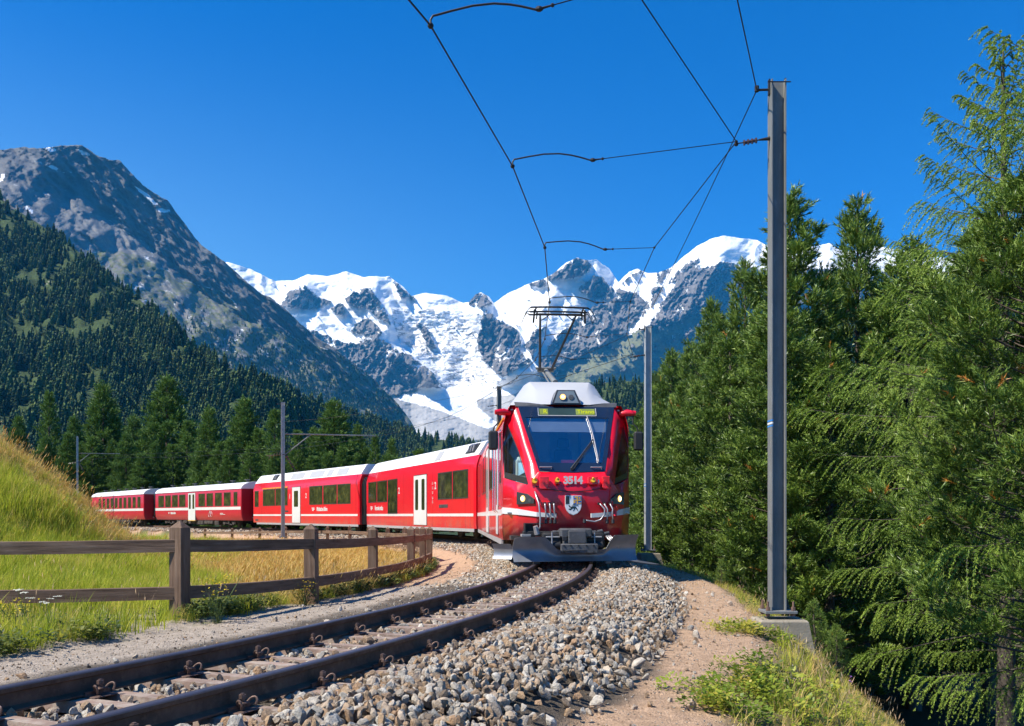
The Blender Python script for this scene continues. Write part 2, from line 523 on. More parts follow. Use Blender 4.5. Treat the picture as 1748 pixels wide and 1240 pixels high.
# ================================================================== MOUNTAINS
class Range:
    pass
def mountain(name, sil, Yb, Yt, py_bottom, nx, ny, mat, relief, classes, x0=-900, x1=2700, power=1.0, jag=2.0, sil_scale=26., back=1.35, dens=None, elev=None):
    """a range as a sheet of real relief: ridge line at distance Yt, foot at Yb, and a back slope behind the ridge"""
    if dens is None: px = np.linspace(x0, x1, nx)
    else:
        a, b = dens; k = int(nx * .82)
        px = np.concatenate([np.linspace(x0, a, (nx - k) // 2, endpoint=False), np.linspace(a, b, k, endpoint=False), np.linspace(b, x1, nx - k - (nx - k) // 2)])
    sx = [p[0] for p in sil]; sy = [p[1] for p in sil]
    top = np.interp(px, sx, sy)
    top = top + jag * fbm(px / sil_scale, px * 0 + 4.2 + len(name), 5, .6) * 2
    v = np.linspace(0, 1, ny) ** .85
    PX = np.repeat(px[None], ny, 0)
    PY = py_bottom + (top[None] - py_bottom) * v[:, None]
    yt = Yt(px) if callable(Yt) else np.full(len(px), float(Yt))
    yb = Yb(px) if callable(Yb) else np.full(len(px), float(Yb))
    vv = np.clip((py_bottom - PY) / (py_bottom - top[None]), 0, 1)
    YY = yb[None] + (yt - yb)[None] * vv ** power
    if elev is not None:      # depth grows with height above the valley, so that the flank faces the viewer
        fn, m = elev; m = m(PX); YE = fn(PX, PY)
        YY = YY * (1 - m) + YE * m
    cls = classes(PX, PY, v[:, None] + 0 * PX)
    YY = YY + relief(PX, PY, cls, v[:, None] + 0 * PX)
    X = (PX - PCX) / FOC * YY; Z = CAM_Z + (PCY - PY) / FOC * YY
    # back slope
    rows = [(1.02, .985), (1.10, .86), (back, .3)]
    Xb = [X]; Yb_ = [YY]; Zb = [Z]
    for fy, fz in rows:
        Yn = YY[-1] * fy
        Xb.append(((px - PCX) / FOC * YY[-1] * (1 + (fy - 1) * .6))[None]); Yb_.append(Yn[None]); Zb.append((Z[-1] * fz)[None])
    Xa = np.vstack(Xb); Ya = np.vstack(Yb_); Za = np.vstack(Zb)
    n_r, n_c = Xa.shape
    V = np.stack([Xa, Ya, Za], -1).reshape(-1, 3)
    i = np.arange(n_r - 1)[:, None]; j = np.arange(n_c - 1)[None]
    F = np.stack([i * n_c + j, i * n_c + j + 1, (i + 1) * n_c + j + 1, (i + 1) * n_c + j], -1).reshape(-1, 4)
    C = np.vstack([cls.reshape(-1, 3), np.tile(cls[-1], (3, 1))])
    o = link(name, mesh_np(name, V, F, mat, True, {'cls': C}))
    tag(o, kind='structure')
    r = Range(); r.X, r.Y, r.Z, r.PX, r.PY, r.cls, r.px, r.top = X, YY, Z, PX, PY, cls, px, top
    return r

def mountain_mat(name, base, c_r, c_g, c_b, tex_scale, bump=0.9, bdist=12., contrast=1.0, smooth_base=.15):
    """colour = base, c_r (class red), c_g (green), c_b (blue), all matte, with strata noise in world metres"""
    m, nt, out = nodemat(name)
    a = N(nt, 'ShaderNodeAttribute', attribute_name='cls')
    sp = N(nt, 'ShaderNodeSeparateColor'); nt.links.new(a.outputs['Color'], sp.inputs[0])
    v = coords(nt, 'World', (1, .55, 1))
    n1 = noise(nt, v, tex_scale, 9, .72, .4); n2 = noise(nt, v, tex_scale * 5, 8, .75)
    def vary(col, lo=.6, hi=1.5, n=n1):
        lo = 1 - (1 - lo) * contrast; hi = 1 + (hi - 1) * contrast
        return ramp(nt, n, [(.32, tuple(x * lo for x in col)), (.5, col), (.7, tuple(min(1, x * hi) for x in col))])
    def soft(ch):
        # ragged class edges
        q = N(nt, 'ShaderNodeMath', operation='MULTIPLY_ADD'); nt.links.new(n2, q.inputs[0]); q.inputs[1].default_value = .9; nt.links.new(ch, q.inputs[2])
        r_ = N(nt, 'ShaderNodeMapRange'); r_.inputs[1].default_value = .88; r_.inputs[2].default_value = 1.0
        nt.links.new(q.outputs[0], r_.inputs[0])
        return r_.outputs[0]
    c = vary(base, .93, 1.05)
    c = mixc(nt, soft(sp.outputs[2]), c, vary(c_b, .7, 1.35))
    gr = vary(c_g, .55, 1.5, n2)
    c = mixc(nt, soft(sp.outputs[1]), c, gr)
    rk = mixc(nt, .5, vary(c_r, .5, 1.6), vary(c_r, .32, 2.1, n2))
    rfac = soft(sp.outputs[0])
    c = mixc(nt, rfac, c, rk)
    b = N(nt, 'ShaderNodeBsdfPrincipled', Roughness=.9); b.inputs['Specular IOR Level'].default_value = .15
    nt.links.new(c, b.inputs['Base Color'])
    st = N(nt, 'ShaderNodeMapRange'); st.inputs[3].default_value = smooth_base; st.inputs[4].default_value = bump
    mxx = N(nt, 'ShaderNodeMath', operation='MAXIMUM'); nt.links.new(sp.outputs[0], mxx.inputs[0]); nt.links.new(sp.outputs[1], mxx.inputs[1])
    nt.links.new(mxx.outputs[0], st.inputs[0])
    bn = N(nt, 'ShaderNodeBump', Distance=bdist); nt.links.new(st.outputs[0], bn.inputs['Strength']); nt.links.new(n2, bn.inputs['Height'])
    bn2 = N(nt, 'ShaderNodeBump', Distance=bdist * 3); nt.links.new(st.outputs[0], bn2.inputs['Strength']); nt.links.new(n1, bn2.inputs['Height']); nt.links.new(bn.outputs[0], bn2.inputs['Normal'])
    nt.links.new(bn2.outputs[0], b.inputs['Normal'])
    nt.links.new(b.outputs[0], out.inputs[0])
    return m

def crest(PX, PY, line, width):
    """tent-shaped crest along a polyline (1 on the line, 0 beyond width)"""
    best = np.full(PX.shape, 1e9)
    for (x0, y0), (x1, y1) in zip(line[:-1], line[1:]):
        dx, dy = x1 - x0, y1 - y0
        t = np.clip(((PX - x0) * dx + (PY - y0) * dy) / (dx * dx + dy * dy), 0, 1)
        best = np.minimum(best, np.hypot(PX - x0 - t * dx, PY - y0 - t * dy))
    return np.clip(1 - best / width, 0, 1)

# ---- the glacier range far up the valley
def Q(pts):
    return [(380 + x / 1.649, 380 + y / 1.649) for x, y in pts]
ROCKS = [Q(p) for p in (
    [(160, 235), (185, 195), (232, 180), (262, 205), (305, 225), (290, 240), (235, 245), (190, 240)],
    [(340, 215), (372, 195), (410, 180), (440, 215), (458, 245), (476, 285), (440, 270), (400, 240), (352, 228)],
    [(305, 240), (335, 232), (345, 255), (318, 262)],
    [(358, 300), (402, 268), (436, 285), (452, 335), (400, 322)],
    [(225, 300), (300, 322), (372, 345), (400, 330), (440, 325), (486, 352), (560, 396), (618, 462), (560, 462), (470, 490), (380, 430), (300, 380)],
    [(545, 285), (575, 290), (600, 350), (578, 345)],
    [(478, 160), (505, 185), (545, 215), (500, 210)],
    [(915, 160), (945, 135), (990, 103), (1022, 104), (1040, 118), (1022, 140), (990, 160), (960, 160)],
    [(1000, 190), (1040, 150), (1075, 150), (1108, 182), (1085, 215), (1040, 218)],
    [(865, 172), (905, 160), (912, 176), (880, 182)],
    [(690, 222), (705, 200), (722, 196), (745, 212), (762, 232), (725, 240)],
    [(712, 330), (735, 250), (760, 240), (790, 285), (828, 300), (838, 335), (845, 372), (868, 395), (835, 412), (790, 436), (742, 400)],
    [(845, 350), (880, 300), (925, 290), (960, 270), (1010, 262), (1050, 228), (1095, 225), (1110, 190), (1150, 192), (1200, 225), (1215, 180),
     (1245, 178), (1290, 130), (1338, 92), (1352, 128), (1400, 112), (1452, 120), (1510, 128), (1748, 130), (2300, 160), (2300, 470), (1100, 470), (905, 470), (880, 400)],
    [(1118, 178), (1140, 155), (1180, 132), (1165, 160), (1145, 185)],
    [(1220, 140), (1260, 130), (1240, 160), (1222, 165)],
)]
SNOWS = [Q(p) for p in (
    [(1252, 172), (1276, 170), (1232, 236), (1206, 280), (1150, 318), (1108, 336), (1150, 290), (1190, 258)],
    [(905, 298), (948, 262), (1005, 235), (1000, 262), (975, 290), (930, 330), (895, 390), (860, 430), (850, 428), (885, 360)],
    [(1030, 112), (1052, 100), (1082, 130), (1118, 172), (1100, 192), (1068, 140)],
    [(735, 235), (800, 230), (820, 270), (780, 280)],
    [(1112, 182), (1150, 150), (1190, 135), (1224, 150), (1222, 172), (1196, 214), (1160, 190)],
    [(1328, 112), (1350, 70), (1412, 36), (1512, 48), (1512, 124), (1450, 106), (1385, 106), (1345, 124)],
    [(870, 378), (850, 385), (835, 350), (855, 345)],
    [(1640, 105), (1700, 80), (1740, 95), (1700, 110)],
)]
MORAINE = [Q(p) for p in ([(470, 492), (520, 476), (600, 462), (700, 462), (880, 448), (930, 440), (960, 620), (600, 640), (520, 560)],
                          [(300, 385), (380, 432), (470, 492), (540, 560), (420, 520), (330, 440)])]
TONGUE = [Q(p) for p in ([(488, 496), (530, 470), (620, 458), (720, 455), (800, 458), (870, 440), (908, 422), (885, 460), (800, 488), (716, 498),
                          (720, 520), (790, 575), (745, 580), (640, 542), (560, 516)],)]
GREENS = [Q(p) for p in ([(925, 450), (950, 405), (1030, 362), (1110, 322), (1210, 292), (1330, 262), (1450, 240), (1800, 220), (2300, 220), (2300, 560), (900, 560)],)]
ICEFALL = Q([(470, 240), (720, 250), (740, 330), (790, 440), (860, 450), (620, 462), (560, 390), (500, 340)])
def far_cls(PX, PY, v):
    wx = PX + 10 * fbm(PX / 30, PY / 30, 6, .68); wy = PY + 11 * fbm(PX / 30 + 40, PY / 24, 6, .68)
    rock = np.zeros(PX.shape); 
    for p in ROCKS: rock[in_poly(wx, wy, p)] = 1
    for p in SNOWS: rock[in_poly(wx, wy, p)] = 0
    nn = fbm(PX / 13 + 9, PY / 20, 5, .65)
    n3 = ridged(PX / 16 + PY / 40, PY / 24, 5, .62)
    rock = np.where((rock > 0) & (n3 > .62) & (PY < 640), .1, rock)
    rock = np.where((rock == 0) & (ridged(PX / 26 + 3, PY / 12 + PX / 70, 5, .62) > .90) & (PY < 660) & (PY > 470), .85, rock)
    mor = np.zeros(PX.shape)
    for p in MORAINE: mor[in_poly(wx, wy, p)] = 1
    for p in TONGUE: mor[in_poly(PX + (wx - PX) * .5, PY + (wy - PY) * .5, p)] = .3
    gr = np.zeros(PX.shape)
    for p in GREENS: gr[in_poly(wx, wy + 6 * nn, p)] = 1
    gr = gr * sstep(-.30, .0, nn + .25 + (PY - 640) * .002)
    rock = np.where(gr > .5, rock * (nn > .24) * .6, rock)
    mor = mor * (rock < .5)
    ice = in_poly(wx, wy, ICEFALL) & (ridged(PX / 20 + .5 * fbm(PX / 12, PY / 12, 2), PY / 8, 4, .65) > .52) & (rock < .5)
    mor = np.where(ice, .55, mor)
    mor = np.maximum(mor, (PY > 760) * 1.0)
    lower = (PY > 700) & (PX > 950)
    gr = np.where(lower, 1, gr)
    return np.stack([rock, gr, mor], -1)
def far_relief(PX, PY, cls, v):
    rock = cls[..., 0]
    big = ridged(PX / 150 + .35 * fbm(PX / 90, PY / 90, 2), PY / 210, 3) * 330
    wx = PX + PY * .35
    med = ridged(wx / 46, PY / 80 + 3, 5, .6) * 230
    fine = ridged(PX / 14, PY / 20, 4, .65) * 95 + fbm(PX / 5, PY / 6, 3, .6) * 60
    ice = in_poly(PX, PY, ICEFALL)
    crev = ridged(PX / 26 + .5 * fbm(PX / 12, PY / 12, 2), PY / 9, 4, .65) * 55 * ice
    sn = fbm(PX / 60, PY / 28, 4) * 230 + ridged(PX / 34, PY / 16, 4) * 45
    r = -(big * .55 + rock * (med + fine) * .9 + (1 - rock) * sn * .42 + crev * .8)
    for line, w, a in ((Q([(730, 250), (790, 300), (800, 440)]), 34, 420), (Q([(990, 105), (900, 250), (850, 420)]), 60, 380),
                       (Q([(1400, 110), (1300, 260), (1100, 400)]), 70, 420), (Q([(420, 185), (470, 290)]), 28, 300),
                       (Q([(230, 180), (180, 240)]), 22, 200), (Q([(440, 330), (600, 462)]), 32, 400), (Q([(1140, 190), (1060, 330)]), 40, 260),
                       (Q([(1240, 180), (1180, 320)]), 34, 260)):
        r -= crest(PX, PY, line, w) * a
    tm = np.zeros(PX.shape)
    for p in MORAINE: tm[in_poly(PX, PY, p)] = 1
    for _ in range(70):
        tm[1:-1] = (tm[:-2] + tm[1:-1] + tm[2:]) / 3; tm[:, 1:-1] = (tm[:, :-2] + tm[:, 1:-1] + tm[:, 2:]) / 3
    flat = -260 + 25 * fbm(PX / 30, PY / 12, 4) - 14 * ridged(PX / 12, PY / 6, 3)
    r = r * (1 - tm) + flat * tm
    return r * sstep(930, 830, PY)
far_sil = [(-900, 520), (0, 500), (300, 470), (388, 447), (430, 461), (470, 480), (500, 479), (525, 468), (560, 472), (592, 463), (620, 473), (665, 472),
           (690, 492), (702, 506), (728, 500), (762, 504), (790, 518), (800, 516), (812, 503), (822, 500), (834, 506), (843, 518), (870, 500), (902, 484),
           (925, 478), (945, 466), (965, 450), (985, 441), (1000, 444), (1016, 443), (1040, 458), (1056, 482), (1075, 464), (1088, 459), (1104, 465),
           (1125, 466), (1145, 458), (1165, 440), (1190, 420), (1212, 409), (1235, 403), (1262, 407), (1292, 411), (1312, 420), (1345, 414), (1380, 422),
           (1415, 416), (1440, 430), (1500, 420), (1600, 440), (1748, 450), (2100, 470), (2700, 560)]
mat_far = mountain_mat('glacier_and_rock', (.88, .88, .88), (.21, .19, .175), (.20, .20, .10), (.36, .345, .33), .004, 1.0, 16.)
far_r = mountain('glacier_mountains', far_sil, lambda p: 4700 + 0 * p, lambda p: 7800 - 500 * sstep(1000, 1500, p), 905, 960, 340, mat_far, far_relief, far_cls, dens=(340, 1480), power=.9, jag=1.6)

# ---- the big dark mountain on the left
def G(pts):
    return [(x / 2.254, 230 + y / 2.254) for x, y in pts]
L_GREEN = [G(p) for p in ([(330, 455), (420, 440), (560, 470), (700, 560), (850, 600), (1010, 730), (1180, 800), (1320, 850), (1620, 1120), (1500, 1240), (900, 1240), (500, 900), (400, 640)],)]
L_SCREE = [G(p) for p in ([(0, 170), (110, 210), (240, 250), (420, 330), (560, 420), (600, 470), (470, 470), (330, 440), (230, 390), (120, 300), (0, 225)],
                          [(100, 75), (190, 110), (310, 155), (240, 150), (120, 100)],
                          [(730, 790), (765, 752), (800, 775), (820, 830), (770, 820)], [(500, 510), (530, 515), (545, 590), (525, 590)],
                          [(560, 540), (580, 545), (600, 600), (585, 605)], [(1400, 1040), (1470, 1030), (1560, 1120), (1500, 1110)])]
L_SNOW = [G(p) for p in ([(165, 52), (200, 46), (222, 66), (195, 68)], [(300, 55), (345, 72), (352, 84), (312, 74)], [(0, 155), (18, 152), (14, 172), (0, 182)],
                         [(98, 272), (132, 292), (126, 300), (104, 288)], [(518, 198), (560, 222), (610, 268), (590, 268), (548, 232)],
                         [(600, 285), (662, 290), (640, 302), (604, 296)], [(190, 120), (225, 128), (222, 134), (194, 128)])]
RIDGE_SHADE = G([(60, 60), (160, 130), (300, 160), (420, 280), (560, 400), (650, 500), (760, 560), (900, 610), (1010, 700), (1200, 800), (1400, 930), (1520, 1100)])
def left_cls(PX, PY, v):
    wx = PX + 5 * fbm(PX / 22, PY / 22, 4, .6); wy = PY + 5 * fbm(PX / 22 + 40, PY / 22, 4, .6)
    n = fbm(PX / 40 + .6 * PY / 40, PY / 16, 4, .6)
    gr = np.zeros(PX.shape); sc = np.zeros(PX.shape); sn = np.zeros(PX.shape)
    for p in L_GREEN: gr[in_poly(wx, wy, p)] = 1
    for p in L_SCREE: sc[in_poly(wx, wy, p)] = 1
    for p in L_SNOW: sn[in_poly(PX + (wx - PX) * .5, PY + (wy - PY) * .5, p)] = 1
    low = sstep(620, 700, PY)
    gr = np.maximum(gr * sstep(-.2, .15, n + .12 + low), low)
    rock = np.where(gr > .5, 0.35 * (n < -.1), 1.0) * (1 - .9 * sc)
    # snow patches are the base colour: no class at all
    k = (1 - sn)
    def soften(a, n_=4):
        for _ in range(n_):
            a = a.copy(); a[1:-1] = (a[:-2] + a[1:-1] + a[2:]) / 3; a[:, 1:-1] = (a[:, :-2] + a[:, 1:-1] + a[:, 2:]) / 3
        return a
    return np.stack([np.maximum(soften(rock), .5) * k, soften(gr) * k, soften(np.maximum(sc, 0)) * k], -1)
def left_depth(PX, PY):
    # a broad lit flank and, beyond a rib that recedes to the right, a steep face turned away from the sun
    al = (PX - 27) * .811 + (PY - 257) * .586
    sd = (PX - 27) * .586 - (PY - 257) * .811 + 16 * fbm(PX / 60, PY / 60, 4) + 4
    return 3350 + .55 * al.clip(-500, 900) + np.where(sd < 0, 6.6 * sd.clip(-200, 0), 1.0 * sd)
def left_relief(PX, PY, cls, v):
    d1 = (PX * .8 + PY) ; d2 = (PX - PY * .8)
    # the face between this line and the skyline turns away to the right
    r = 0
    rough = ridged(d2 / 52 + .3 * fbm(PX / 70, PY / 70, 2), d1 / 420, 4, .55) * 50 + ridged(d2 / 17, d1 / 80, 5, .6) * 30 + fbm(PX / 7, PY / 7, 3) * 9
    return r - rough - crest(PX, PY, G([(150, 120), (60, 300), (0, 420)]), 60) * 90
left_sil = [(-900, 420), (-400, 330), (-100, 275), (0, 256), (38, 251), (60, 254), (84, 252), (100, 248), (140, 248), (160, 262), (178, 270), (205, 275), (222, 292),
            (245, 318), (262, 330), (285, 340), (300, 362), (322, 392), (345, 420), (375, 440), (400, 462), (430, 490), (460, 508), (490, 530),
            (530, 568), (560, 588), (600, 618), (630, 640), (655, 665), (680, 690), (700, 716), (715, 745), (735, 800), (780, 900), (2700, 1000)]
mat_left = mountain_mat('left_mountain_rock', (.8, .82, .85), (.17, .165, .162), (.165, .18, .065), (.25, .24, .23), .012, .8, 5., contrast=.55)
left_r = mountain('left_mountain', left_sil, lambda p: 1500 + 0 * p, lambda p: 3100 - .2 * p, 925, 560, 300, mat_left, left_relief, left_cls, x0=-900, x1=800, power=.9, jag=2.2, sil_scale=18., elev=(left_depth, lambda p: 1 + 0 * p))

# ---- wooded slopes in front
def slope_cls(PX, PY, v):
    n = fbm(PX / 34 + PY / 60, PY / 20, 4, .6)
    return np.stack([.6 * (n > .42), np.where(n > .42, 0, 1.0), 0 * n + .3 * (n < -.2)], -1)
def slope_relief(a):
    def f(PX, PY, cls, v):
        return -(ridged((PX - PY * .7) / 85, (PX * .7 + PY) / 240, 4, .55) * a + fbm(PX / 18, PY / 18, 3) * a * .15) * (v > 0)
    return f
mat_slope = mountain_mat('alpine_slope', (.2, .2, .15), (.15, .135, .12), (.052, .078, .026), (.12, .125, .045), .03, .8, 2.)
near_sil = [(-900, -60), (-300, 180), (-60, 300), (0, 338), (30, 360), (60, 378), (100, 405), (150, 442), (200, 482), (250, 522), (300, 566), (330, 592), (380, 622),
            (430, 648), (480, 668), (520, 684), (560, 694), (600, 706), (660, 728), (700, 742), (760, 752), (820, 768), (870, 782), (930, 800), (1000, 830), (1100, 870), (2700, 900)]
near_r = mountain('wooded_slope', near_sil, 420, lambda p: 1500 - 100 * sstep(500, 900, p), 930, 330, 150, mat_slope, slope_relief(60), slope_cls, x0=-900, x1=1150, jag=1.0, elev=(lambda a, b: 420 + 1080 * (930 - b) / 630, lambda p: sstep(640, 440, p)))
right_sil = [(700, 900), (900, 780), (960, 720), (990, 688), (1010, 668), (1030, 654), (1065, 650), (1100, 654), (1150, 628), (1250, 590), (1400, 530), (1748, 440), (2300, 380), (2700, 360)]
right_r = mountain('wooded_hillside', right_sil, 420, 1350, 930, 200, 80, mat_slope, slope_relief(40), slope_cls, x0=700, x1=2700, jag=1.0)
# ---- far woods that read as one mass
def conifer_far(seed, slim=1.0):
    r = np.random.default_rng(seed)
    V = []; F = []
    tiers = 7
    for t in range(tiers):
        z0 = .08 + .84 * (t / tiers) ** .9; z1 = min(1.0, z0 + .26 * (1 - .35 * t / tiers))
        rad = .2 * slim * (1 - t / tiers) ** .75 + .012
        n = 9; b = len(V); ph = r.uniform(0, 6.28)
        for k in range(n):
            a = ph + 2 * PI * k / n + r.uniform(-.2, .2); q = rad * r.uniform(.55, 1.25)
            V.append((q * math.cos(a), q * math.sin(a), z0 - r.uniform(0, .06)))
        V.append((r.uniform(-.01, .01), r.uniform(-.01, .01), z1)); V.append((0, 0, z0 + .03))
        for k in range(n):
            F.append((b + k, b + (k + 1) % n, b + n)); F.append((b + (k + 1) % n, b + k, b + n + 1))
    return mesh_np('far_conifer', np.array(V), np.array(F))
mat_far_tree = mat_leaf('far_needles', [(0, (.022, .045, .014)), (.35, (.045, .085, .022)), (.65, (.075, .125, .03)), (.88, (.12, .175, .04)), (1, (.17, .21, .05))], .15, .8)
far_kinds = [conifer_far(s, sl) for s, sl in ((1, 1.0), (2, 1.25), (3, .8), (4, 1.1), (5, .9))]
mat_far_tree = mat_leaf('far_needles', [(0, (.022, .045, .014)), (.35, (.045, .085, .022)), (.65, (.075, .125, .03)), (.88, (.12, .175, .04)), (1, (.17, .21, .05))], .15, .8)
def wood_on(rg, py_b, name, n, x0, x1, hfun, keep, label, seed, y_pow=1.4, ymax=1500., z_sink=.4):
    r = np.random.default_rng(seed)
    px = r.uniform(x0, x1, n); top = np.interp(px, rg.px, rg.top)
    py = top + (np.minimum(py_b, 900) - top) * r.uniform(-.0, 1, n)
    ny, nx = rg.X.shape
    row = ((py_b - py) / (py_b - top)).clip(0, 1) ** (1 / .85) * (ny - 1)
    col = np.interp(px, rg.px, np.arange(nx))
    i = row.astype(int).clip(0, ny - 2); j = col.astype(int).clip(0, nx - 2); fi = row - i; fj = col - j
    def bl(A): return (A[i, j] * (1 - fj) + A[i, j + 1] * fj) * (1 - fi) + (A[i + 1, j] * (1 - fj) + A[i + 1, j + 1] * fj) * fi
    P = np.stack([bl(rg.X), bl(rg.Y), bl(rg.Z)], -1)
    ok = (r.uniform(0, 1, n) < (P[:, 1] / ymax) ** y_pow) & keep(px, py, top, r, bl(rg.cls[..., 0]))
    P = P[ok]; px = px[ok]; py = py[ok]; k = len(P)
    h = hfun(P, r) * r.uniform(.4, 1.35, k)
    P[:, 2] -= z_sink
    rot = np.stack([r.normal(0, .03, k), r.normal(0, .03, k), r.uniform(0, 6.28, k)], -1)
    wd = r.uniform(.8, 1.3, k)
    return scatter(name, P, rot, np.stack([h * wd, h * wd, h], -1), far_kinds, mat_far_tree, label, 'forest', seed=seed)
wood_on(near_r, 930, 'valley_forest', 60000, -500, 1100, lambda P, r: 15.0,
        lambda px, py, top, r, c: (c < .4) & (fbm(px / 55 + py / 70, py / 45, 3) + r.uniform(-.25, .25, len(px)) < np.where(px + py * 1.2 > 1010, .06, .12)), 'dense dark conifer forest covering the lower slope left and centre', 11)
def keep_left(px, py, top, r, c):
    # tree line: woods thin out upwards
    line = np.interp(px, [-500, 0, 200, 330, 420, 520, 600, 700], [480, 540, 565, 575, 590, 615, 645, 690])
    dens = sstep(-60, 80, py - line) * .8
    return (r.uniform(0, 1, len(px)) < dens) & (fbm(px / 40, py / 25, 3) + r.uniform(-.2, .2, len(px)) < .18) & (py > top + 4)
wood_on(left_r, 925, 'tree_line_forest', 60000, -100, 690, lambda P, r: 15.0, keep_left, 'scattered conifers thinning out up the big left mountain', 12, 1.0, 3600.)
wood_on(right_r, 930, 'hillside_forest', 16000, 880, 2300, lambda P, r: 16.0,
        lambda px, py, top, r, c: r.uniform(0, 1, len(px)) < .8, 'blue green conifer forest on the hillside right of the train', 13)
# ---- the air
def build_haze():
    mb = MB(); mb.box(-21000, 21000, -16000, 17000, -60, 2750)
    m, nt, out = nodemat('thin_blue_air')
    pv = N(nt, 'ShaderNodeVolumePrincipled')
    pv.inputs['Color'].default_value = (.05, .45, 1.0, 1)
    pv.inputs['Density'].default_value = HAZE
    pv.inputs['Anisotropy'].default_value = 0.0
    nt.links.new(pv.outputs[0], out.inputs['Volume'])
    o = mb.build('haze', m)
    tag(o, 'thin bluish air between the camera and the far mountains', 'haze', None, 'stuff')
HAZE = 5.2e-5
build_haze()
# ================================================================== RAILWAY TRACK
mat_rail = mat_simple('rail_rust', (.135, .080, .055), .85, 0, .35, 6, .35, 60, dirt=((.24, .14, .085), .5, .6), kind='World', spec=.15)
mat_railtop = mat_simple('rail_polished', (.17, .14, .15), .42, .8, .15, 4, kind='World')
mat_sleeper = mat_simple('sleeper_rusty_steel', (.27, .185, .145), .85, .1, .3, 4, .4, 50, dirt=((.40, .34, .28), .45, .8), kind='World')
mat_clip = mat_simple('clip_steel', (.13, .085, .07), .6, .5, .3, 12, .2, 80, dirt=((.32, .2, .15), .5, .7), kind='World')
def offs(s, o, z):
    x, y, h = track(s)
    return (float(x + math.cos(h) * o), float(y - math.sin(h) * o), z)
def sweep(profile, s0, s1, ds, o):
    mb = MB(); rings = []
    s = s0
    while s < s1 + 1e-6:
        rings.append([offs(s, o + px, pz) for px, pz in profile]); s += ds if s < 25 else ds * 2
    mb.loft(rings, True, True, True)
    return mb
rail_body = [(-.0625, -.142), (.0625, -.142), (.0625, -.131), (.012, -.116), (.007, -.105), (.007, -.046), (.03, -.036), (.0325, -.013), (-.0325, -.013), (-.03, -.036), (-.007, -.046), (-.007, -.105), (-.012, -.116), (-.0625, -.131)]
rail_head = [(-.0325, -.0131), (.0325, -.0131), (.0318, -.006), (.024, -.001), (.012, 0), (-.012, 0), (-.024, -.001), (-.0318, -.006)]
trk = empty('railway_track', offs(0, 0, 0), 0, 'single narrow gauge railway track curving from the lower left corner under the train', 'railway track')
def under(o, parent):
    o.parent = parent
    o.matrix_parent_inverse = Matrix.Translation(-Vector(parent.location))
    return o
for sg in (-1, 1):
    r_ = under(sweep(rail_body, -14, 124, .25, sg * .5325).build('rail', mat_rail, None, 40), trk)
    h_ = sweep(rail_head, -14, 124, .25, sg * .5325).build('rail_head', mat_railtop, None, 50)
    h_.parent = r_
# sleepers: pairs of narrow steel beams, with a plate and spring clips under each rail
def sleeper_mesh():
    mb = MB()
    for o in (-.13, .12):
        w = .05 if o > 0 else .062
        mb.loft([[(-.95, o - w, -.22), (-.95, o + w, -.22), (-.95, o + w * .9, -.151), (-.95, o - w * .9, -.151)],
                 [(.95, o - w, -.22), (.95, o + w, -.22), (.95, o + w * .9, -.151), (.95, o - w * .9, -.151)]], True, True, True)
    return mb.mesh('sleeper', mat_sleeper)
def fastening_mesh():
    mb = MB()
    mb.bbox(-.155, .155, -.085, .085, -.1505, -.1425, .003)           # rib plate
    for sg in (-1, 1):
        mb.box(sg * .07 - .008, sg * .07 + .008, -.085, .085, -.143, -.118)   # rib
        mb.cyl((sg * .1, 0, -.10), (0, 0, 1), .011, .10, 8)                 # bolt
        mb.cyl((sg * .1, 0, -.068), (0, 0, 1), .021, .022, 6)               # nut
        mb.bbox(sg * .1 - .028, sg * .1 + .028, -.03, .03, -.11, -.098, .003)
        for e in (-1, 1):                                                   # curved spring arms
            pts = []
            for k in range(9):
                t = k / 8 * 1.25 * PI
                pts.append((sg * (.098 + .028 * (1 - math.cos(t)) * .9), e * (.030 + .022 * math.sin(t * .8) + k * .003), -.118 + .04 * math.sin(t * .85)))
            mb.tube(pts, .007, 6)
    return mb.mesh('fastening', mat_clip, 40)
slp_me = sleeper_mesh(); fst_me = fastening_mesh()
s = 2.05; k = 0
while s < 96:
    x, y, h = track(s)
    o = bpy.data.objects.new('sleeper', slp_me); COL.objects.link(o)
    o.rotation_euler = (0, 0, -h); o.location = Vector((x, y, 0)) - trk.location; o.parent = trk
    if s < 40:
        for sg in (-1, 1):
            f = bpy.data.objects.new('fastening', fst_me); COL.objects.link(f)
            f.parent = o; f.location = (sg * .5325, 0, 0); f.rotation_euler = (0, 0, random.uniform(-.03, .03))
    s += .74; k += 1

# ================================================================== BALLAST
def stone_mesh(seed, sub=2, name='stone'):
    bm = bmesh.new()
    bmesh.ops.create_icosphere(bm, subdivisions=sub, radius=.5)
    r = np.random.default_rng(seed)
    # cut by random planes: broken faces with edges
    planes = []
    for k in range(8):
        n = Vector(r.normal(0, 1, 3)).normalized(); planes.append((n, r.uniform(.16, .38)))
    for v in bm.verts:
        p = v.co.copy()
        for n, d in planes:
            e = p.dot(n) - d
            if e > 0: p -= n * e
        v.co = Vector((p.x * 1.25, p.y * 1.0, p.z * .82)) + Vector(r.normal(0, .008, 3))
    me = bpy.data.meshes.new(name); bm.to_mesh(me); bm.free()
    return me
m, nt, out = nodemat('ballast_stone')
oi = nt.nodes.new('ShaderNodeObjectInfo')
c = ramp(nt, oi.outputs['Random'], [(0, (.48, .42, .35)), (.15, (.74, .70, .63)), (.3, (.58, .46, .35)), (.42, (.38, .37, .35)), (.54, (.78, .72, .62)), (.66, (.54, .35, .21)), (.78, (.27, .22, .175)), (.9, (.64, .44, .27)), (1, (.46, .39, .31))])
v = coords(nt, 'Object')
nn = noise(nt, v, 2.2, 6, .7)
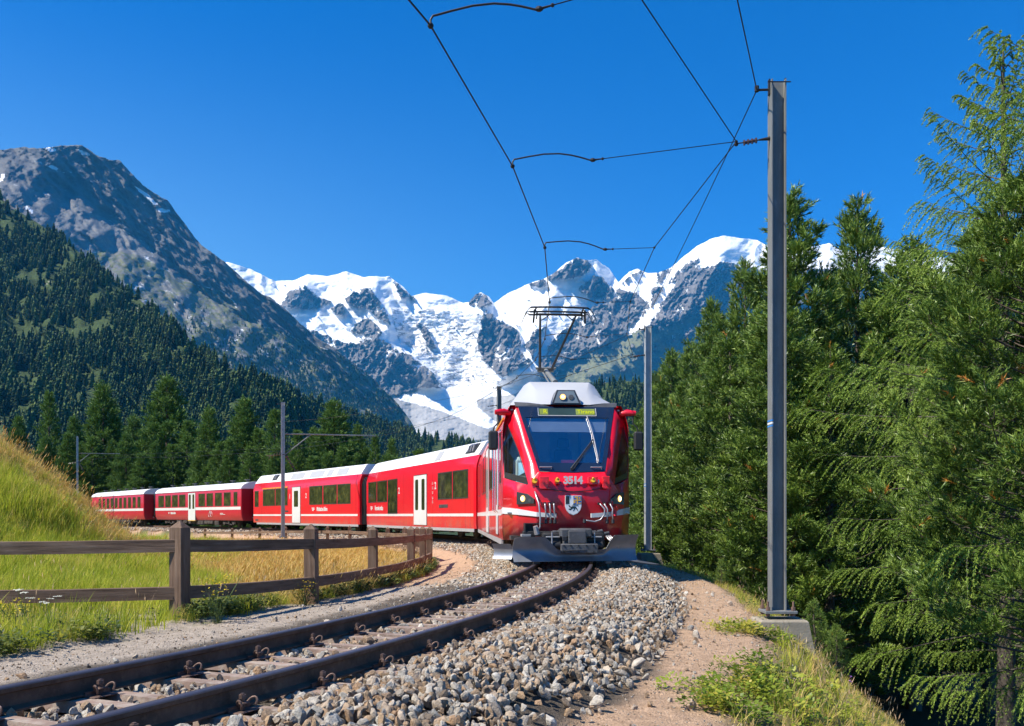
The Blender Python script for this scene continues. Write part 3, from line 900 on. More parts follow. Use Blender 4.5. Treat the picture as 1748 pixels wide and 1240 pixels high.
c2 = ramp(nt, nn, [(.3, (.50, .45, .40)), (.55, (.86, .84, .81)), (.75, (1.1, 1.1, 1.08))])
cc = mixc(nt, 1.0, c, c2, 'MULTIPLY')
b = N(nt, 'ShaderNodeBsdfPrincipled', Roughness=.9); b.inputs['Specular IOR Level'].default_value = .25
nt.links.new(cc, b.inputs['Base Color'])
bn = N(nt, 'ShaderNodeBump', Strength=.7, Distance=.05); nt.links.new(noise(nt, v, 6, 7, .7), bn.inputs['Height']); nt.links.new(bn.outputs[0], b.inputs['Normal'])
nt.links.new(b.outputs[0], out.inputs[0])
mat_stone = m
stone_kinds = [stone_mesh(40 + i, 2) for i in range(9)]
for q in stone_kinds: q.materials.append(mat_stone)

def ballast_top(d, s):
    """surface of the heaped stone, by offset from the track centre"""
    near = np.interp(d, [-3.0, -2.2, -1.5, -1.1, -.62, -.45, .45, .62, 1.0, 1.35, 1.6, 2.0, 2.35], [-.46, -.36, -.27, -.21, -.175, -.185, -.185, -.155, -.10, -.075, -.14, -.30, -.42])
    return near
def make_ballast():
    r = np.random.default_rng(21)
    pts = []
    # (s0, s1, d0, d1, stones per m2, size)
    zones = [(1.6, 19, .45, 2.15, 620, .062), (1.6, 19, -.5, .5, 560, .056), (1.6, 19, -1.75, -.5, 150, .06),
             (19, 34, .45, 2.6, 300, .078), (19, 34, -.5, .5, 330, .066), (16, 34, -2.35, -.5, 330, .074),
             (34, 62, -2.6, 2.6, 120, .10), (62, 100, -2.6, 2.6, 45, .15)]
    S = []; Dd = []; Z = []; SZ = []
    for s0, s1, d0, d1, dens, size in zones:
        n = int((s1 - s0) * (d1 - d0) * dens)
        s = r.uniform(s0, s1, n); d = r.uniform(d0, d1, n)
        keep = np.ones(n, bool)
        if d0 >= .4 or d0 <= -2: # ragged outer edge
            edge = 1.80 + .30 * fbm(s * .5, s * 0 + 1, 3) * 2
            keep &= (d < edge - .1 + r.exponential(.22, n)) if d0 >= .4 else (d > -(2.0 + .2 * fbm(s * .5, s * 0 + 7, 3)) - r.exponential(.08, n))
        if d0 == -1.75: keep &= d > -(1.15 + .25 * fbm(s * .8, s * 0 + 3, 2) * 2 + r.exponential(.13, n))
        # clear of the rails
        keep &= ~((np.abs(np.abs(d) - .5325) < .085) & (r.uniform(0, 1, n) < .93))
        ph = (s - 2.05) % .74; ph = np.minimum(ph, .74 - ph)
        s = s[keep]; d = d[keep]; ph = ph[keep]; n = len(s)
        sz = size * r.lognormal(0, .30, n).clip(.5, 1.9)
        x, y, h = track(s)
        z = ballast_top(d, s)
        gx = x + np.cos(h) * d; gy = y - np.sin(h) * d
        gz, _, _ = ground_z(gx, gy)
        heap = .035 * fbm(gx * 1.6, gy * 1.6, 3) * sstep(.7, 1.1, np.abs(d))
        z = np.maximum(z + heap, gz + .01) - sz * .25 + r.uniform(-.045, .012, n) * (np.abs(d) > .6)
        ins = np.abs(d) < .5
        z = np.where(ins, -.182 + r.uniform(-.05, .02, n), z)
        ph2 = (s - 2.05) % .74; k2 = ~((((ph2 > .03) & (ph2 < .20)) | ((ph2 > .53) & (ph2 < .70))) & (np.abs(d) < .9) & (r.uniform(0, 1, n) < .80))    # sleeper beams stay mostly clear
        k2 &= ~((ph < .10) & (np.abs(np.abs(d) - .5325) < .18))
        S.append(s[k2]); Dd.append(d[k2]); Z.append(z[k2]); SZ.append(sz[k2]); pts.append(np.stack([gx, gy, z], -1)[k2])
    P = np.vstack(pts); SZ = np.concatenate(SZ)
    # loose stones strewn on the dirt path and the gravel strip
    n = 420
    s = r.uniform(1.5, 32, n); d = np.where(r.uniform(0, 1, n) < .6, 2.05 + r.exponential(.28, n), -1.4 - r.exponential(.45, n))
    kk = (d < 3.3) & (d > -3.3)
    x, y, h = track(s); gx = (x + np.cos(h) * d)[kk]; gy = (y - np.sin(h) * d)[kk]
    gz, _, _ = ground_z(gx, gy); sz = (.05 * r.lognormal(0, .4, len(gx))).clip(.02, .11)
    P = np.vstack([P, np.stack([gx, gy, gz + sz * .2], -1)]); SZ = np.r_[SZ, sz]
    return P, SZ
BP, BS = make_ballast()
bed = empty('ballast_bed', (0, 0, 0), kind='structure')
_r = np.random.default_rng(5)
_d = np.hypot(BP[:, 0], BP[:, 1])
_px = PCX + FOC * BP[:, 0] / np.maximum(BP[:, 1], .1); _py = PCY - FOC * (BP[:, 2] - CAM_Z) / np.maximum(BP[:, 1], .1)
_vis = (_px > 5) & (_px < 1743) & (_py < 1236) & (BP[:, 1] > 1)
_rank = np.where(_vis, BS / _d, 0)
_top = np.argsort(-_rank)[:300]
for i in _top:
    o = bpy.data.objects.new('stone', stone_kinds[_r.integers(0, 9)]); COL.objects.link(o)
    o.parent = bed; o.location = BP[i]; o.rotation_euler = _r.uniform(0, 6.28, 3); sc_ = BS[i]
    o.scale = (sc_ * _r.uniform(.8, 1.25), sc_ * _r.uniform(.8, 1.2), sc_ * _r.uniform(.75, 1.1))
_m = np.ones(len(BP), bool); _m[_top] = False
_sc = BS[_m][:, None] * _r.uniform(.75, 1.25, (_m.sum(), 3))
scatter('ballast_stones', BP[_m], _r.uniform(0, 6.28, (_m.sum(), 3)), _sc, stone_kinds, mat_stone, 'angular grey white and tan crushed stone heaped along the track', 'ballast', seed=3)
# fine grit on the strip beside the fence and on the path
def grit():
    r = np.random.default_rng(9)
    n = 16000; s = r.uniform(1.5, 24, n) ; d = np.where(r.uniform(0, 1, n) < .55, r.uniform(-3.3, -1.1, n), r.uniform(1.9, 3.5, n))
    x, y, h = track(s); gx = x + np.cos(h) * d; gy = y - np.sin(h) * d
    gz, _, _ = ground_z(gx, gy)
    sz = .014 * r.lognormal(0, .45, n)
    P = np.stack([gx, gy, gz + sz * .15], -1)
    k = stone_mesh(77, 1); k.materials.append(mat_stone); k2_ = stone_mesh(78, 1); k2_.materials.append(mat_stone)
    scatter('gravel', P, r.uniform(0, 6.28, (n, 3)), sz, [k, k2_], mat_stone, 'fine loose gravel lying beside the track', 'gravel', seed=4)
grit()

# ================================================================== FENCE
def mat_wood():
    m, nt, out = nodemat('weathered_wood')
    v = coords(nt, 'Object', (1, 1, 1))
    tc = nt.nodes.new('ShaderNodeAttribute'); tc.attribute_name = 'grain'
    mp = nt.nodes.new('ShaderNodeMapping'); mp.inputs['Scale'].default_value = (1.5, 26, 26); nt.links.new(tc.outputs['Vector'], mp.inputs[0])
    n1 = noise(nt, mp.outputs[0], 1.0, 8, .7, .3)
    mp2 = nt.nodes.new('ShaderNodeMapping'); mp2.inputs['Scale'].default_value = (1.2, 4, 4); nt.links.new(tc.outputs['Vector'], mp2.inputs[0])
    n2 = noise(nt, mp2.outputs[0], 1.3, 5, .6)
    c = ramp(nt, n1, [(.28, (.075, .045, .03)), (.45, (.19, .12, .082)), (.6, (.25, .168, .12)), (.8, (.34, .27, .21))])
    c2 = ramp(nt, n2, [(.3, (.66, .6, .58)), (.7, (1.25, 1.22, 1.2))])
    cc = mixc(nt, 1.0, mixc(nt, 1.0, c, c2, 'MULTIPLY'), (.80, .81, .80), 'MULTIPLY')
    b = N(nt, 'ShaderNodeBsdfPrincipled', Roughness=.8); b.inputs['Specular IOR Level'].default_value = .3
    nt.links.new(cc, b.inputs['Base Color'])
    bn = N(nt, 'ShaderNodeBump', Strength=.7, Distance=.01); nt.links.new(n1, bn.inputs['Height']); nt.links.new(bn.outputs[0], b.inputs['Normal'])
    nt.links.new(b.outputs[0], out.inputs[0])
    return m
WOOD = mat_wood()
def grain(me, origin, ax):
    """stores coordinates with x along the grain"""
    ax = Vector(ax).normalized(); up = Vector((0, 0, 1)) if abs(ax.z) < .9 else Vector((0, 1, 0))
    b_ = ax.cross(up).normalized(); c_ = ax.cross(b_)
    at = me.attributes.new('grain', 'FLOAT_VECTOR', 'POINT')
    off = random.uniform(0, 50)
    vals = []
    for v in me.vertices:
        p = v.co - Vector(origin)
        vals += [p.dot(ax) + off, p.dot(b_) + off * .37, p.dot(c_)]
    at.data.foreach_set('vector', vals)
def pyramid_post(w, h, cap=.075):
    mb = MB(); a = w / 2; b = .008
    ring = [(-a + b, -a), (a - b, -a), (a, -a + b), (a, a - b), (a - b, a), (-a + b, a), (-a, a - b), (-a, -a + b)]
    mb.loft([[(x, y, -.3) for x, y in ring], [(x, y, h - cap) for x, y in ring], [(x * .12, y * .12, h) for x, y in ring]], True, True, True)
    return mb
def post_loc(px, top_py, h_px):
    sc_ = h_px / 1.15
    Y = FOC / sc_
    return (ray_x(px, Y), Y, CAM_Z + (PCY - top_py) / sc_)
near_posts = [post_loc(-330, 872, 196), post_loc(-110, 884, 176), post_loc(307, 890, 165), post_loc(532, 895, 133), post_loc(637, 898, 105), post_loc(702, 898.6, 84), post_loc(722, 898.5, 74), post_loc(733, 899, 66)]
def on_offset(px, d, top_py, s0, s1):
    ss = np.linspace(s0, s1, 600); x, y, h = track(ss); x = x + np.cos(h) * d; y = y - np.sin(h) * d
    i = np.abs(PCX + FOC * x / y - px).argmin()
    return (float(x[i]), float(y[i]), CAM_Z + (PCY - top_py) / FOC * float(y[i]))
far_posts = [(near_posts[-1][0] - .35, near_posts[-1][1] + 2.6, near_posts[-1][2] - .08)] + [on_offset(p, -3.5, t, 27, 75) for p, t in ((712, 899.5), (691, 899.5), (662, 900), (629, 899), (597, 897.5), (559, 898), (524, 898.3), (488, 898.8), (443, 900.3), (396, 901.5), (350, 902))]
near_posts[1] = (-6.7, 10.05, .85); near_posts[0] = (-9.4, 9.7, .86)
fence_me = {}
def build_fence(posts, label, w, rail_z, rail_h, rail_t, side, thick=.045):
    base = Vector(posts[0])
    root = empty('wooden_fence', (posts[0][0], posts[0][1], posts[0][2] - 1.15), 0, label, 'fence', 'weathered timber fences inside the curve')
    for i, (x, y, z) in enumerate(posts):
        wv = w * random.uniform(.95, 1.05)
        me = pyramid_post(wv, 1.15).mesh('post', WOOD); grain(me, (0, 0, 0), (0, 0, 1))
        p = link('post', me, root); p.location = (x - root.location.x, y - root.location.y, z - 1.15 - root.location.z)
        j = min(i + 1, len(posts) - 1); k_ = max(i - 1, 0)
        p.rotation_euler = (random.uniform(-.01, .01), random.uniform(-.012, .012), -math.atan2(posts[j][0] - posts[k_][0], posts[j][1] - posts[k_][1]) * .35 + random.uniform(-.03, .03))
    for i in range(len(posts) - 1):
        a = Vector(posts[i]); b = Vector(posts[i + 1])
        d = (b - a); L = d.length; dn = d.normalized()
        nrm = Vector((dn.y, -dn.x, 0)) * side
        for rz in rail_z:
            mb = MB()
            rings = []
            for t in (-.02, .25, .5, .75, 1.02):
                c_ = a + d * t + nrm * (w * .22 + (.012 if rz > .5 else .004) * i % .02) + Vector((0, 0, -1.15 + rz - .012 * math.sin(PI * t) + random.uniform(-.003, .003)))
                e = nrm * rail_t / 2
                rings.append([tuple(c_ - e - Vector((0, 0, rail_h / 2))), tuple(c_ + e - Vector((0, 0, rail_h / 2))), tuple(c_ + e + Vector((0, 0, rail_h / 2 - .006))), tuple(c_ + e * .85 + Vector((0, 0, rail_h / 2))), tuple(c_ - e * .85 + Vector((0, 0, rail_h / 2))), tuple(c_ - e + Vector((0, 0, rail_h / 2 - .006)))])
            mb.loft(rings, True, True, True)
            me = mb.mesh('rail', WOOD); grain(me, a, dn)
            r_ = link('rail', me, root); r_.matrix_parent_inverse = Matrix.Translation(-Vector(root.location))
    return root
build_fence(near_posts, 'weathered brown two rail wooden fence in the foreground with pyramid topped posts', .172, (.86, .30), .15, .075, 1)
build_fence(far_posts, 'farther run of the wooden fence, small, in front of the middle carriages', .17, (.83, .36), .15, .075, -1)

# ================================================================== MASTS AND OVERHEAD LINE
mat_galv = mat_simple('galvanised_steel', (.20, .205, .20), .6, .25, .22, 5, .15, 60, dirt=((.42, .42, .40), .55, .5), kind='Object', stretch=(1, 1, .25))
mat_galv2 = mat_simple('pale_zinc_steel', (.42, .44, .46), .5, .3, .15, 5, .1, 60)
mat_dark = mat_simple('dark_fitting', (.045, .042, .045), .5, .5, .2)
mat_wire = mat_simple('copper_wire_dark', (.035, .032, .035), .5, .6, .1)
mat_conc = mat_simple('foundation_concrete', (.31, .265, .20), .9, 0, .2, 5, .5, 40, dirt=((.22, .2, .14), .5, .6))
mat_blue = mat_simple('blue_band', (.03, .2, .55), .5)
mat_white = mat_simple('white_paint', (.78, .78, .77), .4, 0, .04, 3)
mat_porc = mat_simple('insulator_ribs', (.09, .05, .04), .25, 0, .1)
mat_yel = mat_simple('yellow_plate', (.62, .36, .03), .5)
mat_bolt = mat_simple('rusty_bolt', (.20, .12, .09), .7, .4, .3, 20)
def build_mast(loc, height, rz, label, arm_z, near=True, bands=None, found=.55):
    root = empty('catenary_mast', loc, rz, label, 'mast', 'steel masts carrying the overhead line')
    mb = MB(); w = .095; t = .014; h0 = .05
    # H section: flanges left and right, web between
    for sg in (-1, 1):
        mb.box(sg * w - (t if sg > 0 else 0), sg * w + (t if sg < 0 else 0), -.095, .095, h0, height)
    mb.box(-w + t, w - t, -.006, .006, h0, height)
    mb.build('column', mat_galv if near else mat_galv2, root)
    mb = MB(); mb.bbox(-.20, .22, -.17, .17, .012, .05, .005); mb.build('base_plate', mat_galv, root)
    for bx in (-.155, .175):
        for by in (-.125, .125):
            mb = MB(); mb.cyl((bx, by, .085), (0, 0, 1), .015, .17, 8); mb.cyl((bx, by, .075), (0, 0, 1), .03, .045, 6); mb.cyl((bx, by, -.005), (0, 0, 1), .028, .035, 6)
            mb.build('anchor_bolt', mat_bolt, root)
    mb = MB()
    q = .26
    mb.loft([[(-q - .12, -.3, -found - .6), (q + .28, -.3, -found - .6), (q + .28, .4, -found - .6), (-q - .12, .4, -found - .6)],
             [(-q - .02, -.26, -.085), (q + .07, -.26, -.085), (q + .07, .26, -.085), (-q - .02, .26, -.085)],
             [(-q, -.24, -.062), (q + .05, -.24, -.062), (q + .05, .24, -.062), (-q, .24, -.062)]], True, True, True)
    mb.build('foundation', mat_conc, root)
    # top clamp and feeder bracket
    mb = MB(); mb.box(-w - .018, -w, -.03, .03, height - .17, height + .03); mb.box(w + .001, w + .018, -.03, .03, height - .12, height + .04)
    mb.cyl((0, -.1, height - .045), (1, 0, 0), .008, .30, 6); mb.cyl((0, .1, height - .045), (1, 0, 0), .008, .30, 6)
    mb.tube([(-w, 0, height - .1), (-w - .17, 0, height - .105)], .016, 8); mb.cyl((-w - .17, 0, height - .09), (0, 0, 1), .03, .07, 8)
    mb.build('top_bracket', mat_dark, root)
    if arm_z:
        mb = MB(); x0 = -w
        mb.tube([(x0 + .02, 0, arm_z + .04), (x0 - .03, 0, arm_z + .035), (x0 - .14, 0, arm_z + .02)], [.03, .024, .012], 8)
        mb.tube([(x0 - .14, 0, arm_z + .02), (x0 - .44, 0, arm_z - .03)], .008, 6); mb.ball((x0 - .44, 0, arm_z - .035), .03, 8, 5)
        mb.build('tension_fitting', mat_dark, root)
        mb = MB()
        for k in range(7):
            mb.cyl((x0 - .18 - k * .026, 0, arm_z + .013 - k * .005), (1, 0, .15), .036 if k % 2 == 0 else .022, .013, 12)
        mb.build('insulator', mat_porc, root)
    if bands:
        for bz in bands:
            for q_, (dz, mt) in enumerate(((0, mat_blue), (.035, mat_white), (.07, mat_blue))):
                mb = MB(); mb.box(-w - .002, -w + t + .002, -.097, .097, bz + dz, bz + dz + .022); mb.build('painted_band', mt, root)
    return root
M1 = (3.48, 11.54, -.36); M2 = (4.22, 27.3, -.18)
mast1 = build_mast(M1, 6.98, 0.0, 'tall grey steel mast in the right foreground on a concrete footing', 6.2, True, (2.45,))
mast2 = build_mast(M2, 6.98, 0.12, 'steel mast standing just right of the train front, behind the snow plough', 6.05, False, (2.0,), .3)
mb = MB(); mb.bbox(.11, .42, -.012, .012, 5.28, 5.46, .004); mb.build('yellow_plate', mat_yel, mast2)
M3 = (-.62, 42.0, .1)
mast3 = build_mast(M3, 7.0, .3, 'dark mast top rising over the train roof left of the windscreen', 6.05)
M4 = (ray_x(483, 46.5), 46.5, -.25)
mast4 = build_mast(M4, ray_z(687, 46.5) + .25, .3, 'grey mast in front of the red carriages with a cantilever arm to the right', None, False)
M5 = (ray_x(132, 88), 88, -.4)
mast5 = build_mast(M5, ray_z(745, 88) + .4, .4, 'distant pale mast behind the grassy mound at far left', None, False)
def cantilever(mast, M, tip, zb, zl, name='cantilever_arm'):
    """tube arm with strut and insulators towards the track"""
    mb = MB(); o = Vector(M)
    rot = Matrix.Rotation(-mast.rotation_euler.z, 4, 'Z')
    def P(p): return rot @ (Vector(p) - o)
    base = Vector((M[0] + .1, M[1], zb)); t = Vector(tip)
    mb.tube([P(base), P(t)], .035, 8); mb.build(name, mat_galv, mast)
    low = Vector((M[0] + .12, M[1], zl)); mid = base + (t - base) * .27
    mb = MB(); mb.tube([P(low), P(mid)], .028, 8); mb.build('strut', mat_galv, mast)
    mb = MB()
    for e, f in ((Vector((.0, 0, 0)), Vector((.55, -.1, -.85))),):
        a = low + e; b_ = low + f
        mb.tube([P(a), P(b_)], .02, 6)
        for k in range(5):
            c_ = a + (b_ - a) * (.15 + .15 * k); mb.cyl(P(c_), (b_ - a), .075, .03, 10)
    for k in range(5):
        c_ = low + Vector((-.28 - .14 * k, 0, .02 - .02 * k * k * .6)); mb.cyl(P(c_), (1, 0, .1), .085, .035, 10)
    mb.tube([P(low), P(low + Vector((-1.0, 0, -.08)))], .02, 6)
    mb.build('insulator', mat_porc, mast)
cantilever(mast4, M4, (ray_x(641, 51), 51, ray_z(744, 51)), ray_z(741, 46.5), ray_z(776, 46.5))
cantilever(mast5, M5, (ray_x(205, 93), 93, ray_z(775, 93)), ray_z(774, 88), ray_z(790, 88))

line = empty('overhead_line', (0, 8.2, 5.5), 0, 'black overhead contact wire with curved pull-off rods above the curving track', 'overhead line')
def wire(name, pts, rad, parent, mat=None, n=6):
    mb = MB(); mb.tube(pts, rad, n)
    return under(mb.build(name, mat or mat_wire, None, 60), parent)
def sag(a, b, dz, n=8):
    a = Vector(a); b = Vector(b)
    return [a + (b - a) * (k / n) + Vector((0, 0, -dz * 4 * (k / n) * (1 - k / n))) for k in range(n + 1)]
# support points of the contact wire (measured), straight between them
CW = [(-4.6, -1.2, 5.5), (-2.35, 4.0, 5.5), (ray_x(735, 8.2), 8.2, 5.5), (ray_x(875, 11.5), 11.5, 5.5), (ray_x(930, 15), 15, 5.5), (ray_x(938, 18.9), 18.9, ray_z(516, 18.9)),
      (ray_x(930, 22.9), 22.9, ray_z(579, 22.9)), (ray_x(914, 26.2), 26.2, ray_z(615, 26.2)), (ray_x(882, 30.6), 30.6, ray_z(646, 30.6)), (ray_x(800, 38), 38, ray_z(694, 38)), (ray_x(765, 43), 43, ray_z(712, 43)),
      (ray_x(700, 48), 48, ray_z(733, 48)), (ray_x(641, 51.5), 51.5, ray_z(746, 51.5)), (ray_x(482, 62), 62, ray_z(770, 62)), (ray_x(300, 78), 78, ray_z(781, 78)), (ray_x(205, 93), 93, ray_z(781, 93)), (ray_x(60, 115), 115, ray_z(790, 115))]
wire('contact_wire', CW, .0095, line)
N1 = (ray_x(1257, 11.5), 11.5, ray_z(242, 11.5)); N2 = (ray_x(1117, 15), 15, ray_z(423, 15)); N3 = (ray_x(1076, 18.9), 18.9, ray_z(515, 18.9))
N4 = (ray_x(1070, 22.9), 22.9, ray_z(570, 22.9)); N5 = (ray_x(1080, 27.2), 27.2, ray_z(606, 27.2)); N0 = (ray_x(1077, 8.2), 8.2, ray_z(-28, 8.2))
N6 = (ray_x(975, 30.6), 30.6, ray_z(640, 30.6)); N7 = (ray_x(900, 36), 36, ray_z(672, 36)); N8 = (ray_x(835, 42), 42, ray_z(700, 42))
wire('messenger_wire', [(-2.4, -4.6, 6.3), (-.5, 3.6, 6.0), N0, N1, N2, N3, N4, N5, N6, N7, N8, (ray_x(770, 46), 46, ray_z(716, 46)), (ray_x(641, 51.4), 51.4, ray_z(738, 51.4)), (ray_x(482, 62), 62, ray_z(765, 62)), (ray_x(205, 93), 93, ray_z(777, 93))], .0075, line)
def rod(c, tip, node, k=0.03):
    """hooked clamp, curved rod, small insulator and thin wire to the messenger"""
    c = Vector(c); tip = Vector(tip); node = Vector(node)
    d = tip - c
    pts = [c, c + Vector((0, 0, .055)), c + Vector((.012, 0, .09)) + d * .012]
    for t in (.05, .2, .4, .6, .75, .86, .93, 1.0):
        b_ = .085 * math.sin(PI * min(1, t) ** 1.15) + .085 * (1 - t)
        pts.append(c + d * t + Vector((0, 0, b_)))
    wire('pull_off_rod', pts, .0105, line, mat_dark, 8)
    mb = MB(); mb.ball(c, .03, 8, 5); e = (node - tip).normalized()
    mb.ball(tip + e * .03, .026, 8, 5, (1.6, 1, 1)); mb.tube([tip, tip + e * .16], [.014, .008], 6); mb.ball(tip + e * .16, .02, 6, 4); mb.ball(node, .022, 6, 4)
    under(mb.build('clamp', mat_dark, None), line)
    wire('hanger_wire', [tip, node], .0055, line)
rod(CW[2], (ray_x(915, 8.2), 8.2, ray_z(17, 8.2)), N0)
rod(CW[3], (ray_x(1008, 11.5), 11.5, ray_z(274, 11.5)), N1)
rod(CW[4], (ray_x(1030, 15), 15, ray_z(426, 15)), N2)
rod(CW[5], (ray_x(1017, 18.9), 18.9, ray_z(517, 18.9)), N3)
rod(CW[6], (ray_x(1000, 22.9), 22.9, ray_z(576, 22.9)), N4)
rod(CW[7], (ray_x(975, 26.4), 26.4, ray_z(614, 26.4)), N5)
rod(CW[8], (ray_x(930, 30.6), 30.6, ray_z(645, 30.6)), N6)
feed = empty('feeder_wire', (M1[0] - .27, M1[1], M1[2] + 6.88), 0, 'thin feeder wire strung from mast top to mast top along the right side', 'wire')
F1 = (M1[0] - .265, M1[1], M1[2] + 6.875); F2 = (M2[0] - .265, M2[1], M2[2] + 6.875); F3 = (M3[0] - .26, M3[1], M3[2] + 6.9)
for a_, b_, dz in (((-3.1, -5.0, 6.6), F1, .05), (F1, F2, .12), (F2, F3, .12), (F3, (ray_x(700, 60), 60, ray_z(690, 60)), .1), ((ray_x(700, 60), 60, ray_z(690, 60)), (ray_x(483, 62), 62, ray_z(720, 62)), .2)):
    wire('wire_span', sag(a_, b_, dz), .0075, feed)
# ================================================================== THE TRAIN
def mat_paint(name, col, rough=.28, grime=.65, coat=.5, gcol=(.25, .2, .17)):
    m, nt, out = nodemat(name)
    v = coords(nt, 'Object')
    n1 = noise(nt, coords(nt, 'Object', (1, 1, .35)), 5, 8, .7)
    n2 = noise(nt, v, 1.2, 4, .5)
    lo = tuple(c * .93 for c in col)
    c = mixc(nt, ramp(nt, n2, [(.35, (0, 0, 0)), (.65, (1, 1, 1))]), lo, col)
    # road dirt thrown up from the track: strongest near the sills
    sp = N(nt, 'ShaderNodeSeparateXYZ'); nt.links.new(v, sp.inputs[0])
    mr = N(nt, 'ShaderNodeMapRange'); mr.inputs[1].default_value = 1.15; mr.inputs[2].default_value = .3; nt.links.new(sp.outputs[2], mr.inputs[0])
    mu = N(nt, 'ShaderNodeMath', operation='MULTIPLY'); nt.links.new(mr.outputs[0], mu.inputs[0]); nt.links.new(ramp(nt, n1, [(.35, (.1, .1, .1)), (.7, (1, 1, 1))]), mu.inputs[1])
    mu2 = N(nt, 'ShaderNodeMath', operation='MULTIPLY'); nt.links.new(mu.outputs[0], mu2.inputs[0]); mu2.inputs[1].default_value = grime
    c = mixc(nt, mu2.outputs[0], c, gcol)
    b = N(nt, 'ShaderNodeBsdfPrincipled', Roughness=rough)
    b.inputs['Coat Weight'].default_value = coat; b.inputs['Coat Roughness'].default_value = .06
    nt.links.new(c, b.inputs['Base Color'])
    rr = N(nt, 'ShaderNodeMapRange'); rr.inputs[3].default_value = rough * .8; rr.inputs[4].default_value = rough * 1.5; nt.links.new(n1, rr.inputs[0]); nt.links.new(rr.outputs[0], b.inputs['Roughness'])
    nt.links.new(b.outputs[0], out.inputs[0])
    return m
RED = mat_paint('railway_red_paint', (.74, .004, .020))
DKRED = mat_paint('dark_red_end_panel', (.34, .002, .012), .4, .3, .2)
OLDRED = mat_paint('faded_coach_red', (.50, .012, .03), .4, .4, .2)
WHT = mat_paint('roof_white', (.80, .80, .79), .4, .1, .1)
HOODW = mat_paint('hood_grey_white', (.50, .50, .51), .35, .1, .3)
STRIPE = mat_paint('silver_grey_stripe', (.70, .70, .69), .35, .25, .2)
SKIRT = mat_paint('sill_grey', (.42, .42, .43), .4, .4, .1)
BLK = mat_simple('black_rubber', (.018, .018, .02), .55, 0, .2)
FRAME = mat_simple('window_frame_black', (.035, .037, .04), .3, 0, .1, coat=.4)
CHROME = mat_simple('chrome_rail', (.7, .7, .72), .18, 1.0, .05)
UNDER = mat_simple('underframe_grime', (.065, .055, .05), .8, .2, .4, 4, .4, 30, dirt=((.2, .14, .1), .5, .6))
GREY = mat_simple('aged_grey_steel', (.10, .10, .105), .5, .3, .2, 5, .15, 50, dirt=((.28, .27, .26), .55, .5))
PLOW = mat_simple('plough_steel', (.27, .285, .32), .38, .45, .2, 3, .1, 30, dirt=((.3, .29, .28), .5, .45))
HOSE = mat_simple('hose_silver', (.42, .40, .41), .4, .6, .12)
YEL = mat_simple('jumper_yellow', (.80, .45, .02), .35, coat=.4)
REDB = mat_simple('socket_red', (.72, .015, .02), .3, coat=.5)
ORANGE = mat_simple('first_class_line', (.85, .32, .02), .4)
BLIND = mat_simple('sun_blind', (.42, .46, .50), .7)
CABW = mat_simple('cab_wall', (.55, .64, .64), .8)
CABB = mat_simple('cab_blue', (.2, .36, .6), .6)
DASH = mat_simple('cab_desk', (.40, .62, .92), .35)  # pale blue desk colour stands in for sky reflected low in the windscreen
SHIRT = mat_simple('seat_cover', (.05, .07, .13), .8)
GLASS_F = mat_glass('windscreen_glass', (.84, .90, .97), .26)
GLASS_Q = mat_glass('quarter_glass', (.86, .95, .9), .07)
GLASS_S = None
def win_glass():
    m, nt, out = nodemat('carriage_window_glass')
    v = coords(nt, 'Object')
    n1 = noise(nt, v, 2.2, 5, .6); n2 = noise(nt, v, 7, 4, .6)
    c = mixc(nt, .4, ramp(nt, n1, [(.35, (.010, .014, .008)), (.52, (.05, .055, .016)), (.68, (.13, .13, .035))]), ramp(nt, n2, [(.4, (.006, .008, .007)), (.7, (.05, .05, .02))]))  # patchy greens imitate trees mirrored in the panes, painted into the colour
    b = N(nt, 'ShaderNodeBsdfPrincipled', Roughness=.06); nt.links.new(c, b.inputs['Base Color'])
    b.inputs['Specular IOR Level'].default_value = .5
    nt.links.new(b.outputs[0], out.inputs[0])
    return m
GLASS_S = win_glass()
LAMP = mat_emit('lamp_warm', (1.0, .52, .17), 1.3)
LAMP_HOT = mat_emit('lamp_core', (1.0, .80, .42), 3.2)
LENS = mat_simple('lamp_reflector', (.5, .42, .3), .15, .9)
DISP = mat_simple('display_off', (.03, .055, .05), .25)
DISPON = mat_emit('display_letters', (.55, .62, .03), .75)
DISPDIM = mat_simple('display_patch', (.20, .25, .05), .4)

def text_mesh(txt, size, mat, font=None, bold=0.0, shear=0.0, spacing=1.0, extr=0.004):
    cu = bpy.data.curves.new('lettering', 'FONT'); cu.body = txt; cu.size = size; cu.extrude = extr; cu.offset = bold
    cu.align_x = 'CENTER'; cu.align_y = 'CENTER'; cu.shear = shear; cu.space_character = spacing; cu.resolution_u = 3
    ob = bpy.data.objects.new('lettering', cu); COL.objects.link(ob)
    dg = bpy.context.evaluated_depsgraph_get()
    me = bpy.data.meshes.new_from_object(ob.evaluated_get(dg))
    bpy.data.objects.remove(ob); bpy.data.curves.remove(cu)
    me.name = 'lettering'; me.materials.clear(); me.materials.append(mat)
    return me
M_LEFT = Matrix(((0, 0, -1), (-1, 0, 0), (0, 1, 0)))      # lettering on the left side of a car
M_FRONT = Matrix(((1, 0, 0), (0, 0, -1), (0, 1, 0)))      # lettering facing -y
def put_text(parent, txt, size, mat, loc, rot, name='lettering', **kw):
    me = text_mesh(txt, size, mat, **kw)
    o = link(name, me, parent); o.matrix_local = Matrix.Translation(loc) @ rot.to_4x4()
    return o

